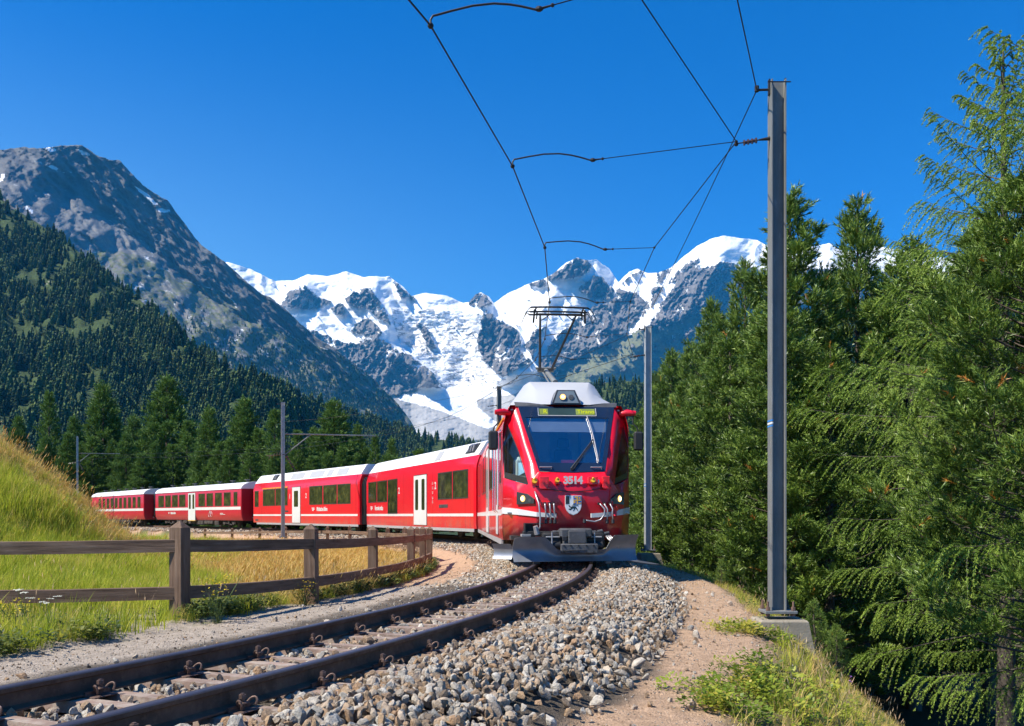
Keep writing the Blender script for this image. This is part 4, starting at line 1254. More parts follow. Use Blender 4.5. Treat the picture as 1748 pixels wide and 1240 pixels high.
class Car:
    """car frame: origin on the rails at the front end, +y towards the rear, +x right"""
    def __init__(s, P0, P1, name, label, cat, group, hw=1.325):
        s.P0 = Vector((*P0, 0)); s.P1 = Vector((*P1, 0)); s.a = (s.P1 - s.P0).normalized(); s.L = (s.P1 - s.P0).length
        s.hw = hw
        s.root = empty(name, s.P0, math.atan2(-s.a.x, s.a.y), label, cat, group)
    def ly(s, px):
        k = (px - PCX) / FOC; nl = Vector((-s.a.y, s.a.x, 0)) * s.hw; b = s.P0 + nl
        return (k * b.y - b.x) / (s.a.x - k * s.a.y)
    def lz(s, py, ly):
        nl = Vector((-s.a.y, s.a.x, 0)) * s.hw; Y = (s.P0 + nl + s.a * ly).y
        return CAM_Z + (PCY - py) / FOC * Y
    def window(s, y0, y1, z0, z1, name='window', panes=1, frame=.035, side=-1, out=0.0, rad=.0):
        """flush framed window: frame and glass pane as its sub-part"""
        x = side * (s.hw + out)
        mb = MB()
        def fr(ya, yb, za, zb, d): mb.box(min(x, x + side * d), max(x, x + side * d), ya, yb, za, zb)
        f = frame
        fr(y0, y1, z0, z0 + f, .012); fr(y0, y1, z1 - f, z1, .012); fr(y0, y0 + f, z0 + f, z1 - f, .012); fr(y1 - f, y1, z0 + f, z1 - f, .012)
        w = mb.build(name, FRAME, s.root)
        mb = MB(); mb.box(min(x + side * .001, x + side * .006), max(x + side * .001, x + side * .006), y0 + f, y1 - f, z0 + f, z1 - f)
        mb.build('pane', GLASS_S, w)
        mb = MB()
        for (ya, yb, za, zb) in ((y0 - .008, y1 + .008, z1, z1 + .012), (y0 - .008, y1 + .008, z0 - .012, z0)):
            mb.box(min(x, x + side * .014), max(x, x + side * .014), ya, yb, za, zb)
        mb.build('trim', CHROME, w)
        return w
    def door(s, y0, y1, z0, z1, leaves=2, mat=None, win=(.30, .92), narrow=.24):
        x = -(s.hw)
        lw = (y1 - y0) / leaves
        for i in range(leaves):
            a = y0 + lw * i + .008; b = y0 + lw * (i + 1) - .008
            mb = MB(); mb.bbox(x - .02, x + .02, a, b, z0, z1, .006); d = mb.build('door', mat or STRIPE, s.root)
            c_ = (a + b) / 2; h = z1 - z0; wq = lw * narrow
            mb = MB(); pts = []
            za, zb = z0 + h * win[0], z0 + h * win[1]; r_ = min(wq * .6, .08)
            for (cy_, cz, a0) in ((c_ + wq - r_, zb - r_, 0), (c_ - wq + r_, zb - r_, 90), (c_ - wq + r_, za + r_, 180), (c_ + wq - r_, za + r_, 270)):
                for t in range(4): pts.append((x - .024, cy_ + r_ * math.cos(R(a0 + t * 30)), cz + r_ * math.sin(R(a0 + t * 30))))
            mb.prism(pts, (.006, 0, 0)); mb.build('pane', GLASS_S, d)
        mb = MB(); mb.box(x - .006, x + .01, y0 - .03, y1 + .03, z1 + .001, z1 + .03); mb.box(x - .006, x + .01, y0 - .03, y0, z0, z1); mb.box(x - .006, x + .01, y1, y1 + .03, z0, z1)
        mb.build('door_frame', BLK, s.root)
SEC = [(-1.31, .42), (-1.325, .62), (-1.325, 2.62), (-1.312, 2.80), (-1.265, 2.98), (-1.20, 3.14), (-1.165, 3.22)]
ROOF = [(-1.165, 3.222), (-.80, 3.74), (-.68, 3.80), (.68, 3.80), (.80, 3.74), (1.165, 3.222)]
def shell(car, y0, y1, inset0=.0, inset1=.0, roof=True, mat=None, rmat=None):
    mat = mat or RED
    ring = SEC + [(-x, z) for x, z in SEC[::-1]]
    def R_(y, k): return [(x * k, y, z) for x, z in ring]
    mb = MB()
    rings = [R_(y0, .95), R_(y0 + .10, 1.0)] if inset0 else [R_(y0, 1.0)]
    n = 6
    for i in range(1, n): rings.append(R_(y0 + (y1 - y0) * i / n, 1.0))
    rings += [R_(y1 - .10, 1.0), R_(y1, .95)] if inset1 else [R_(y1, 1.0)]
    mb.loft(rings, True, bool(inset0), bool(inset1))
    o = mb.build('body', mat, car.root, 30)
    if roof:
        mb = MB(); q = .14
        mb.loft([[(x, y0 + (q * (z - 3.2) if inset0 else 0) + .02, z) for x, z in ROOF], [(x, y0 + .6, z) for x, z in ROOF], [(x, y1 - .6, z) for x, z in ROOF], [(x, y1 - .02 - (q * (z - 3.2) if inset1 else 0), z) for x, z in ROOF]], True, True, True)
        mb.build('roof', rmat or WHT, car.root, 25)
    return o
def side_strip(car, y0, y1, z0, z1, mat, name, out=.004):
    mb = MB()
    for sg in (-1, 1):
        x = sg * car.hw
        mb.box(min(x, x + sg * out), max(x, x + sg * out), y0, y1, z0, z1)
    return mb.build(name, mat, car.root)
def sill(car, y0, y1):
    mb = MB()
    for sg in (-1, 1): mb.box(sg * 1.29 - .02, sg * 1.29 + .02, y0, y1, .30, .43)
    return mb.build('sill', SKIRT, car.root)
wheel_mb = MB()
wheel_mb.loft([[(x, r_ * math.cos(2 * PI * k / 20), r_ * math.sin(2 * PI * k / 20)) for k in range(20)] for x, r_ in ((-.06, .33), (-.05, .345), (.03, .335), (.035, .37), (.06, .37), (.062, .30), (.02, .26), (.02, .1), (.05, .08), (.05, .001))], True, True, False)
WHEEL = wheel_mb.mesh('wheel', UNDER, 40)
def bogie(car, y):
    b = empty('bogie', (0, y, 0)); b.parent = car.root
    mb = MB()
    for sg in (-1, 1):
        mb.loft([[(sg * .86 - .05, yy, z) for yy, z in ((-1.35, .42), (-1.35, .52), (-.45, .38), (.45, .38), (1.35, .52), (1.35, .42), (.5, .27), (-.5, .27))],
                 [(sg * .86 + .05, yy, z) for yy, z in ((-1.35, .42), (-1.35, .52), (-.45, .38), (.45, .38), (1.35, .52), (1.35, .42), (.5, .27), (-.5, .27))]], True, True, True)
        for yy in (-.9, .9):
            mb.box(sg * .98 - .07, sg * .98 + .07, yy - .13, yy + .13, .22, .46); mb.cyl((sg * .98, yy + .24, .40), (0, 0, 1), .07, .24, 10); mb.cyl((sg * .98, yy - .24, .40), (0, 0, 1), .07, .24, 10)
        mb.cyl((sg * .98, 0, .40), (0, 0, 1), .13, .26, 12)
        mb.tube([(sg * 1.02, -.6, .2), (sg * 1.02, .6, .34)], .03, 6)
    mb.box(-.8, .8, -.2, .2, .3, .5)
    link('frame', mb.mesh('bogie_frame', UNDER), b)
    for yy in (-.9, .9):
        for sg in (-1, 1):
            w = link('wheel', WHEEL, b); w.location = (sg * .56, yy, .345); w.rotation_euler = (0, 0, 0 if sg < 0 else PI)
    return b
def undergear(car, y0, y1, seed):
    r = random.Random(seed); y = y0
    while y < y1:
        l = r.uniform(.7, 1.9); h = r.uniform(.16, .34)
        if y + l > y1: break
        mb = MB(); mb.bbox(-1.15, 1.15, y, y + l, .5 - h - .04, .5, .02)
        for k in range(3): mb.box(-1.17, -1.15, y + .1 + k * l / 4, y + .1 + k * l / 4 + .12, .5 - h, .46)
        mb.build('equipment_box', UNDER, car.root); y += l + r.uniform(.15, .5)
    mb = MB(); mb.tube([(-1.05, y0, .42), (-1.05, y1, .42)], .025, 6); mb.tube([(-1.0, y0, .36), (-1.0, y1, .37)], .018, 6); mb.build('pipe', UNDER, car.root)
def joints(car, ys, z0=.45, z1=2.9):
    for y in ys:
        mb = MB(); mb.box(-car.hw - .0015, -car.hw, y - .006, y + .006, z0, z1); mb.build('panel_joint', DKRED, car.root)
def vent(car, y0, y1, z0, z1, name='vent_grille'):
    mb = MB(); x = -car.hw
    mb.box(x - .006, x, y0, y1, z0, z1)
    for k in range(6):
        zz = z0 + (z1 - z0) * (k + .3) / 6; mb.box(x - .012, x - .006, y0 + .02, y1 - .02, zz, zz + (z1 - z0) / 14)
    return mb.build(name, GREY, car.root)
def logo(car, y, z, h, txt):
    """white emblem bars and company lettering (front of car at the viewer's right)"""
    x = -car.hw - .002
    mb = MB(); w = h * 1.7
    for k, (dy, dz, ln) in enumerate(((0, h * .30, w), (.12 * w, h * .02, w * .95), (-.05 * w, -h * .27, w * .55))):
        a = y + w / 2 + w * .3 - dy
        mb.prism([(x - .004, a + ln / 2, z + dz - h * .09), (x - .004, a - ln / 2, z + dz - h * .09), (x - .004, a - ln / 2 - h * .12, z + dz + h * .09), (x - .004, a + ln / 2 - h * .12, z + dz + h * .09)], (.004, 0, 0))
    mb.build('emblem', STRIPE, car.root)
    put_text(car.root, txt, h * 1.25, STRIPE, Vector((x, y - len(txt) * h * .30, z)), M_LEFT, bold=.012, spacing=.86)

# ---------------------------------------------------------------- leading car
c1 = Car((1.20, 17.32), (0.02, 33.2), 'railcar', 'leading red articulated railcar number 3514 facing the camera, with white roof and snow plough', 'railcar', 'red railcars of the train')
rt = c1.root
def mir(pts): return [(-x, y, z) for x, y, z in pts]
# front shell: explicit panels, right half mirrored
WS = lambda z: .08 + (z - 1.78) / (3.17 - 1.78) * .90            # windscreen plane, y by height
P = dict(n0=(0, .06, .44), a0=(.70, .10, .44), c0=(1.305, .98, .42),
         n1=(0, -.02, .90), a1=(.72, .02, .90), c1=(1.325, .98, .90),
         n2=(0, -.05, 1.25), a2=(.73, .0, 1.25), c2=(1.325, .98, 1.25),
         n3=(0, -.03, 1.44), a3=(.76, .03, 1.52), w0=(.86, .17, 1.53), w1=(1.30, .96, 1.70), c3=(1.325, 1.0, 1.70),
         n4=(0, .035, 1.765), s0=(.66, .08, 1.79), s1=(1.0, .98, 3.17), s05=(.83, .53, 2.48),
         w2=(1.24, 1.14, 2.88), w15=(1.02, .56, 2.22), w17=(1.15, .86, 2.62), w12=(1.318, 1.0, 2.4),
         g0=(1.17, 1.25, 3.22), c4=(1.325, 1.04, 2.40), c5=(1.30, 1.16, 2.85), c6=(1.25, 1.22, 3.05), t0=(0, 1.02, 3.23), t1=(1.0, 1.02, 3.23))
mid = lambda a, b, t=.5: tuple(P[a][i] * (1 - t) + P[b][i] * t for i in range(3))
P['b1'] = (1.06, .36, .90); P['b0'] = (1.03, .42, .43); P['b2'] = (1.075, .35, 1.25); P['b3'] = (1.09, .40, 1.60)
faces = [('n0', 'a0', 'a1', 'n1'), ('n1', 'a1', 'a2', 'n2'), ('n2', 'a2', 'a3', 'n3'), ('n3', 'a3', 's0', 'n4'),
         ('a0', 'b0', 'b1', 'a1'), ('b0', 'c0', 'c1', 'b1'), ('a1', 'b1', 'b2', 'a2'), ('b1', 'c1', 'c2', 'b2'),
         ('a2', 'b2', 'w0', 'a3'), ('b2', 'b3', 'w0'), ('b2', 'c2', 'w1', 'b3'), ('c2', 'c3', 'w1'),
         ('a3', 'w0', 's0'), ('s0', 'w0', 'w15', 's05'), ('s05', 'w15', 'w17', 's1'), ('s1', 'w17', 'w2', 'g0'),
         ('w1', 'c3', 'c4', 'w12'), ('w12', 'c4', 'c5', 'w2'), ('w2', 'c5', 'c6'), ('w2', 'c6', 'g0'), ('s1', 'g0', 't1')]
names = sorted({k for f in faces for k in f}); idx = {k: i for i, k in enumerate(names)}
mb = MB()
mb.add([P[k] for k in names], [tuple(idx[k] for k in f) for f in faces])
mb.add([(-P[k][0], P[k][1], P[k][2]) for k in names], [tuple(idx[k] for k in f)[::-1] for f in faces])
me = mb.mesh('front_shell', RED)
bm = bmesh.new(); bm.from_mesh(me); bmesh.ops.remove_doubles(bm, verts=bm.verts, dist=1e-4)
# soften the main creases
bm.normal_update()
ed = [e for e in bm.edges if len(e.link_faces) == 2 and e.calc_face_angle(0) > R(16)]
bmesh.ops.bevel(bm, geom=ed, offset=.028, segments=2, profile=.6, affect='EDGES', clamp_overlap=True)
bmesh.ops.recalc_face_normals(bm, faces=bm.faces)
bm.normal_update()
if sum(f.normal.y * f.calc_area() for f in bm.faces) > 0: bmesh.ops.reverse_faces(bm, faces=bm.faces)
for f in bm.faces: f.smooth = True
bm.to_mesh(me); bm.free()
me.set_sharp_from_angle(angle=R(35))
fs = link('front_shell', me, rt)
md = fs.modifiers.new('thickness', 'SOLIDIFY'); md.thickness = .02; md.offset = -1 
# body behind the cab
mb = MB(); ring = SEC + [(-x, z) for x, z in SEC[::-1]]
mb.loft([[(x, y, z) for x, z in ring] for y in (1.02, 1.25, 4, 8, 12, 15.7)] + [[(x * .95, 15.9, z) for x, z in ring]], True, False, True)
mb.build('body', RED, rt, 30)
ylo = lambda q: q
# roof with sloping hood
mb = MB()
hood = lambda y, x0, z0, x1, z1, xg=1.165, zg=3.222: [(-xg, y, zg), (-x0, y, z0), (-x1, y, z1), (x1, y, z1), (x0, y, z0), (xg, y, zg)]
front_row = [(-1.10, 1.05, 3.225), (-.62, 1.0, 3.225), (-.5, 1.0, 3.24), (.5, 1.0, 3.24), (.62, 1.0, 3.225), (1.10, 1.05, 3.225)]
midrow = [(-1.165, 1.35, 3.235), (-.66, 1.6, 3.55), (-.52, 1.58, 3.58), (.52, 1.58, 3.58), (.66, 1.6, 3.55), (1.165, 1.35, 3.235)]
toprow = [(-1.165, 2.1, 3.225), (-.78, 2.15, 3.80), (-.66, 2.1, 3.87), (.66, 2.1, 3.87), (.78, 2.15, 3.80), (1.165, 2.1, 3.225)]
toprow2 = [(x, 2.45, z) for x, y, z in toprow]
base = lambda row: row
mb.loft([front_row, midrow, toprow, toprow2, hood(3.2, .80, 3.74, .68, 3.80), hood(15.8, .80, 3.74, .68, 3.80)], False, False, False)
mb.add([(x, 15.8, z) for x, z in ROOF], [tuple(range(6))])
mb.build('roof', HOODW, rt, 25)
mb = MB(); mb.bbox(-.60, .60, 2.085, 2.10, 3.80, 3.845, .003); mb.build('roof_slot', BLK, rt)
# dark curved pieces under the hood corners
for sg in (-1, 1):
    mb = MB(); mb.prism([(sg * 1.06, .985, 3.19), (sg * .36, .975, 3.19), (sg * .52, .985, 3.235), (sg * .80, 1.02, 3.27), (sg * 1.08, 1.06, 3.285)], (0, .03, .01)); mb.build('hood_edge', GREY, rt)
# top lamp housing
mb = MB()
def HP(x, t, o=0): return (x, 1.0 + .58 * t * 2 * .5 - o * .50, 3.245 + .335 * t * 2 * .5 + o * .86)
mb.loft([[HP(-.33, 0, .0), HP(.33, 0, .0), HP(.20, .86, .0), HP(-.20, .86, .0)], [(-.31, .93, 3.235), (.31, .93, 3.235), (.19, 1.02, 3.545), (-.19, 1.02, 3.545)]], True, False, True)
lh = mb.build('top_lamp_housing', FRAME, rt)
mb = MB(); mb.prism([(-.26, .925, 3.262), (.26, .925, 3.262), (.165, 1.003, 3.52), (-.165, 1.003, 3.52)], (0, .006, .002)); mb.build('lamp_recess', mat_simple('lamp_glass_grey', (.16, .2, .23), .15), lh)
def lamp(c, n, r_, parent, core=True):
    mb = MB(); mb.cyl(c, n, r_ * 1.18, .03, 20); a = mb.build('lamp_ring', LENS, parent)
    c2 = Vector(c) - Vector(n).normalized() * .018
    mb = MB(); mb.ball(c2, r_, 16, 8, (1, .35, 1)); mb.build('lamp_lens', LAMP, parent, True)
    mb = MB(); mb.ball(c2 - Vector(n).normalized() * r_ * .3, r_ * .5, 12, 6, (1, .35, 1)); mb.build('lamp_bulb', LAMP_HOT, parent, True)
lamp((-.075, .955, 3.385), (0, 1, -.2), .062, lh)
mb = MB(); mb.cyl((.10, .955, 3.385), (0, 1, -.25), .055, .02, 16); mb.build('unlit_lamp', GREY, lh)
# windscreen: dark border, pane, display
def wsp(x, z, o=0): return (x, WS(z) - o, z)
b0, b1 = .63, .985
def edge(z): return .655 + (z - 1.785) / (3.185 - 1.785) * .355
mb = MB()
outer = [wsp(-edge(1.80), 1.80), wsp(0, 1.775), wsp(edge(1.80), 1.80), wsp(edge(3.185), 3.185), wsp(-edge(3.185), 3.185)]
inner_z0, inner_z1 = 1.98, 2.945
inn = [wsp(-edge(inner_z0) + .085, inner_z0), wsp(0, inner_z0 - .01), wsp(edge(inner_z0) - .085, inner_z0), wsp(edge(inner_z1) - .085, inner_z1), wsp(-edge(inner_z1) + .085, inner_z1)]
V = [Vector(p) + Vector((0, -.012, .004)) for p in outer + inn]; V += [v + Vector((0, .03, -.01)) for v in V]
F = []
for i in range(5):
    j = (i + 1) % 5
    F += [(i, j, j + 5, i + 5), (i + 10, i + 15, j + 15, j + 10), (i, i + 10, j + 10, j), (i + 5, j + 5, j + 15, i + 15)]
mb.add(V, F)
SURR = mat_simple('windscreen_border_navy', (.012, .022, .05), .1, coat=.6)
wsd = mb.build('windscreen', SURR, rt)
mb = MB(); mb.prism([(p[0], p[1] - .002, p[2]) for p in inn], (0, .008, -.003)); mb.build('pane', GLASS_F, wsd)
mb = MB(); mb.prism([wsp(-.585, 3.0, .022), wsp(.60, 3.0, .022), wsp(.60, 3.155, .022), wsp(-.585, 3.155, .022)], (0, .012, -.003)); dsp = mb.build('destination_display', DISP, rt)
mb = MB()
for (xa, xb, za, zb) in ((-.60, .615, 2.985, 2.998), (.602, .615, 2.998, 3.16), (-.60, -.588, 2.998, 3.16)): mb.prism([wsp(xa, za, .026), wsp(xb, za, .026), wsp(xb, zb, .026), wsp(xa, zb, .026)], (0, .01, -.003))
mb.build('display_frame', SKIRT, dsp)
rx = Matrix.Rotation(math.atan2(.90, 1.39), 3, 'X')
for (xa, xb) in ((-.565, -.39), (.19, .585)):
    mb = MB(); mb.prism([wsp(xa, 3.012, .0235), wsp(xb, 3.012, .0235), wsp(xb, 3.143, .0235), wsp(xa, 3.143, .0235)], (0, .003, -.001)); mb.build('display_field', DISPDIM, dsp)
TILT = Matrix.Rotation(-math.atan2(.90, 1.39), 3, 'X') @ M_FRONT
put_text(dsp, 'R', .14, DISPON, Vector(wsp(-.45, 3.078, .028)), TILT, extr=.001, bold=.002)
put_text(dsp, 'Tirano', .135, DISPON, Vector(wsp(.40, 3.078, .028)), TILT, extr=.001, bold=.002)
# cab interior behind the glass
cab = empty('cab_interior', (0, 0, 0)); cab.parent = rt
mb = MB(); mb.box(-1.25, 1.25, 2.25, 2.28, 1.0, 3.15); mb.build('back_wall', CABW, cab)
mb = MB(); mb.box(-1.25, 1.25, .55, 2.25, .98, 1.0); mb.box(-1.15, 1.15, 1.1, 2.25, 3.12, 3.15); mb.build('floor_and_ceiling', CABW, cab)
mb = MB(); mb.box(-.2, .2, 2.2, 2.25, 1.3, 2.9); mb.box(.45, .5, 2.2, 2.25, 1.2, 2.9); mb.box(-.75, -.7, 2.2, 2.25, 1.2, 2.9); mb.build('rear_door', CABB, cab)
mb = MB(); mb.loft([[(-.80, .30, 1.90), (.80, .30, 1.90), (.80, .30, 1.86), (-.80, .30, 1.86)], [(-1.0, .95, 2.02), (1.0, .95, 2.02), (1.0, .95, 1.75), (-1.0, .95, 1.75)]], True, True, True); mb.build('desk', DASH, cab)
def inner(z, o): return WS(z) + o
mb = MB(); mb.prism([(-.93 + .05, WS(2.93) + .06, 2.93), (.93 - .1, WS(2.93) + .06, 2.93), (.78, WS(2.66) + .06, 2.64), (-.83, WS(2.66) + .06, 2.64)], (0, .012, 0)); mb.build('sun_blind', BLIND, cab)
mb = MB(); mb.bbox(-.19, .19, 1.45, 1.58, 1.5, 2.35, .05); mb.bbox(-.13, .13, 1.42, 1.54, 2.36, 2.58, .04); mb.bbox(-.2, .2, 1.2, 1.6, 1.4, 1.5, .04); mb.build('driver_seat', SHIRT, cab)
mb = MB(); mb.bbox(.45, .75, 1.5, 1.75, 1.6, 2.3, .05); mb.bbox(-.8, -.5, 1.5, 1.75, 1.6, 2.2, .05); mb.build('side_seat', CABW, cab)
# paper and red sign on the desk
mb = MB(); mb.box(-.15, .12, .62, .63, 1.95, 2.06); mb.build('desk_panel', REDB, cab)
# wipers and handles
mb = MB(); mb.tube([wsp(-.03, 1.85, .05), wsp(.20, 2.13, .07), wsp(.48, 2.47, .06)], [.016, .013, .012], 8); mb.tube([wsp(.03, 1.85, .05), wsp(.24, 2.13, .07), wsp(.50, 2.44, .06)], .008, 6); mb.cyl(wsp(0, 1.85, .03), (0, 1, 0), .03, .06, 10)
wp = mb.build('wiper_arm', BLK, rt)
mb = MB(); mb.tube([wsp(.41, 2.98, .05), wsp(.47, 2.70, .05), wsp(.505, 2.44, .06), wsp(.53, 2.20, .05), wsp(.545, 2.0, .05)], .011, 6); mb.build('wiper_blade', HOSE, wp)
for sg in (-1, 1):
    mb = MB(); xa, xb = (-.64, -.40) if sg < 0 else (.38, .60)
    mb.tube([wsp(xa, 1.885, .02), wsp(xa + .01, 1.885, .07), wsp(xb - .01, 1.885, .07), wsp(xb, 1.885, .02)], .013, 6); mb.build('handle', HOSE, rt)
# quarter windows
for sg in (-1, 1):
    q = [P[k] for k in ('w0', 'w1', 'w12', 'w2', 'w17', 'w15')]
    q = [(sg * x, y, z) for x, y, z in q]
    c_ = sum((Vector(p) for p in q), Vector()) / 6
    outq = [Vector(p) + (c_ - Vector(p)) * .02 + Vector((0, .01, 0)) for p in q]
    inq = [Vector(p) + (c_ - Vector(p)) * .14 + Vector((0, .005, .05 if i in (0, 1) else 0)) for i, p in enumerate(q)]
    mb = MB(); n_ = 6
    V = outq + inq; mb.add(V, [(i, (i + 1) % n_, (i + 1) % n_ + n_, i + n_) for i in range(n_)])
    qf = mb.build('quarter_window', FRAME, rt)
    mb = MB(); mb.add([v + Vector((0, .004, 0)) for v in inq], [(0, 1, 2, 5), (2, 3, 4, 5)]); mb.build('pane', GLASS_Q, qf)
# a seat / body seen through the left quarter window
mb = MB(); mb.bbox(-1.1, -.72, 1.0, 1.3, 1.5, 2.15, .08); mb.build('cab_locker', BLIND, cab)
mb = MB(); mb.tube([(-1.2, 1.35, 1.2), (-1.2, 1.35, 3.1)], .035, 8); mb.build('cab_post', SKIRT, cab)
# mirrors
for sg in (-1, 1):
    mb = MB(); mb.tube([(sg * 1.16, 1.12, 3.06), (sg * 1.30, 1.05, 3.08), (sg * 1.48, 1.02, 3.07)], [.06, .075, .05], 10); mb.build('mirror_bracket', RED, rt, 40)
    mb = MB(); mb.tube([(sg * 1.42, 1.02, 3.04), (sg * 1.41, 1.0, 2.86), (sg * 1.50, .98, 2.76), (sg * 1.52, .98, 2.66)], .016, 8); ma = mb.build('mirror_arm', BLK, rt)
    mb = MB(); mb.bbox(sg * 1.52 - .10, sg * 1.52 + .10, .90, 1.0, 2.28, 2.68, .035); mb.build('mirror', BLK, ma)
# bonnet seam, number, shield
mb = MB(); pts = [(-.74, -.01, 1.50), (-.3, -.045, 1.415), (0, -.045, 1.395), (.3, -.045, 1.415), (.74, -.01, 1.50)]
mb.loft([[(x, y - .004, z - .008), (x, y - .004, z + .008), (x, y + .02, z + .008), (x, y + .02, z - .008)] for x, y, z in pts], True, True, True); mb.build('bonnet_seam', BLK, rt)
put_text(rt, '3514', .20, STRIPE, Vector((.0, -.028, 1.615)), M_FRONT, bold=.010, spacing=.94, extr=.006)
sh = [(-.155, 1.31), (.155, 1.31), (.155, 1.10), (.13, 1.03), (.08, .975), (0, .94), (-.08, .975), (-.13, 1.03), (-.155, 1.10)]
ys = -.062
mb = MB(); mb.prism([(x * 1.05, ys, 1.125 + (z - 1.125) * 1.05) for x, z in sh], (0, .03, 0)); shd = mb.build('shield', STRIPE, rt)
WHITEP = mat_simple('shield_white', (.8, .8, .8), .3, coat=.5); BLACKP = mat_simple('shield_black', (.02, .02, .02), .3, coat=.5); BLUEP = mat_simple('shield_blue', (.02, .10, .45), .3, coat=.5); YELP = mat_simple('shield_yellow', (.75, .42, .03), .3, coat=.5)
mb = MB(); mb.prism([(x, ys - .003, z) for x, z in sh], (0, .003, 0)); mb.build('shield_field', WHITEP, shd)
def sq(x0, x1, z0, z1, m, nm, o=.006): 
    mb = MB(); mb.box(x0, x1, ys - o, ys - .0031, z0, z1); mb.build(nm, m, shd)
sq(-.153, -.08, 1.15, 1.308, BLACKP, 'black_quarter'); sq(.0, .153, 1.15, 1.308, BLUEP, 'blue_quarter')
mb = MB(); mb.box(.065, .088, ys - .009, ys - .0062, 1.15, 1.308); mb.box(0, .153, ys - .0088, ys - .0062, 1.218, 1.24)
mb.box(.0, .04, ys - .0085, ys - .0062, 1.17, 1.21); mb.box(.105, .14, ys - .0085, ys - .0062, 1.255, 1.29); mb.box(.022, .062, ys - .0085, ys - .0062, 1.268, 1.30); mb.box(.10, .153, ys - .0084, ys - .0062, 1.16, 1.18)
mb.build('yellow_cross', YELP, shd)
# leaping ibex silhouette
ib = [(-.105, 1.10), (-.075, 1.108), (-.06, 1.085), (-.03, 1.075), (.02, 1.085), (.05, 1.078), (.075, 1.045), (.095, 1.0), (.085, .995), (.06, 1.03), (.035, 1.05), (.03, 1.02), (.0, .99), (-.01, 1.0), (.012, 1.03), (0, 1.05), (-.035, 1.045), (-.06, 1.03), (-.09, 1.04), (-.1, 1.03), (-.06, 1.01), (-.03, 1.03), (-.055, 1.06), (-.085, 1.075), (-.085, 1.09)]
mb = MB(); mb.prism([(x, ys - .006, z + .02) for x, z in ib], (0, .0028, 0))
mb.tube([(-.03, ys - .006, 1.10), (.0, ys - .006, 1.125), (.05, ys - .006, 1.135), (.09, ys - .006, 1.128)], .005, 5); mb.tube([(-.04, ys - .006, 1.11), (-.01, ys - .006, 1.14), (.03, ys - .006, 1.148)], .004, 5)
mb.build('ibex', BLACKP, shd)
# headlights
for sg in (-1, 1):
    a = Vector((sg * .765, -.005 + .02, 1.20)); 
    q = [(.75, .03, 1.165), (1.065, .355, 1.145), (1.065, .355, 1.40), (.87, .155, 1.35), (.75, .03, 1.25)]
    q = [Vector((sg * x, y - .012, z)) for x, y, z in q]
    nrm = Vector((sg * .715, -.70, 0))
    mb = MB(); mb.prism([v + nrm * .030 for v in q], -nrm * .03); hl = mb.build('headlight', FRAME, rt)
    c_ = Vector((sg * .945, .235, 1.262)) + nrm * .032
    mb = MB(); mb.cyl(c_ - nrm * .01, nrm, .092, .02, 20); mb.build('lamp_ring', LENS, hl)
    rotm = nrm.to_track_quat('Y', 'Z').to_matrix().to_4x4()
    mb = MB(); mb.ball((0, 0, 0), .068, 16, 8, (1, .4, 1), Matrix.Translation(c_) @ rotm); mb.build('lamp_lens', LAMP, hl, True)
    mb = MB(); mb.ball((0, .022, 0), .04, 12, 6, (1, .4, 1), Matrix.Translation(c_) @ rotm); mb.build('lamp_bulb', LAMP_HOT, hl, True)
    c2 = Vector((sg * .82, .105, 1.225)) + nrm * .034
    mb = MB(); mb.cyl(c2, nrm, .035, .02, 14); mb.build('side_lamp', GREY, hl)
# stripe wrapping round the corner
for sg in (-1, 1):
    mb = MB()
    row = [(.36, -.045, .885, .965), (.72, -.005, .905, .99), (1.065, .335, .94, 1.06), (1.335, .955, .965, 1.095), (1.333, 1.5, .93, 1.055), (1.331, 15.8, .90, 1.02)]
    if sg < 0: row[0] = (.34, -.045, .885, .965)
    mb.loft([[(sg * x, y - .006 * (y < .9), z0), (sg * x, y - .006 * (y < .9), z1), (sg * (x - .012), y + .012, z1), (sg * (x - .012), y + .012, z0)] for x, y, z0, z1 in row], True, True, True)
    mb.build('stripe', STRIPE, rt)
mb = MB()
for sg in (-1, 1):
    mb.loft([[(sg * x, y, z), (sg * (x - .01), y, z + .012), (sg * (x - .012), y + .001, z)] for x, y, z in ((1.325, 1.2, 1.27), (1.331, 8, 1.27))], True, True, True)
mb.build('body_seam', DKRED, rt)
# first-class line along the roof edge
mb = MB(); mb.box(-1.30, -1.268, 1.35, 6.5, 2.955, 3.0); mb.build('first_class_line', ORANGE, rt)
# side of the leading car
c1.window(1.50, 2.15, 1.62, 2.75, 'cab_side_window')
c1.door(2.55, 3.15, .50, 2.72, 1)
for a, b_ in ((3.7, 5.0), (5.15, 6.5), (8.9, 10.2), (10.35, 11.6), (13.4, 15.0)): c1.window(a, b_, 1.60, 2.72)
c1.door(7.0, 8.3, .45, 2.78, 2)
for yy, (za, zb) in ((1.22, (1.1, 2.7)), (2.42, (1.0, 2.8)), (3.3, (1.0, 2.8))):
    mb = MB(); x = -1.40; mb.tube([(-1.33, yy, za), (x, yy, za + .04), (x, yy, zb - .04), (-1.33, yy, zb)], .017, 6); mb.build('grab_rail', CHROME, rt)
sill(c1, 1.6, 15.8); bogie(c1, 3.0); bogie(c1, 13.2); undergear(c1, 4.6, 11.6, 4)
mb = MB(); mb.box(-1.2, 1.2, .3, 15.8, .44, .52); mb.build('underframe', UNDER, rt)
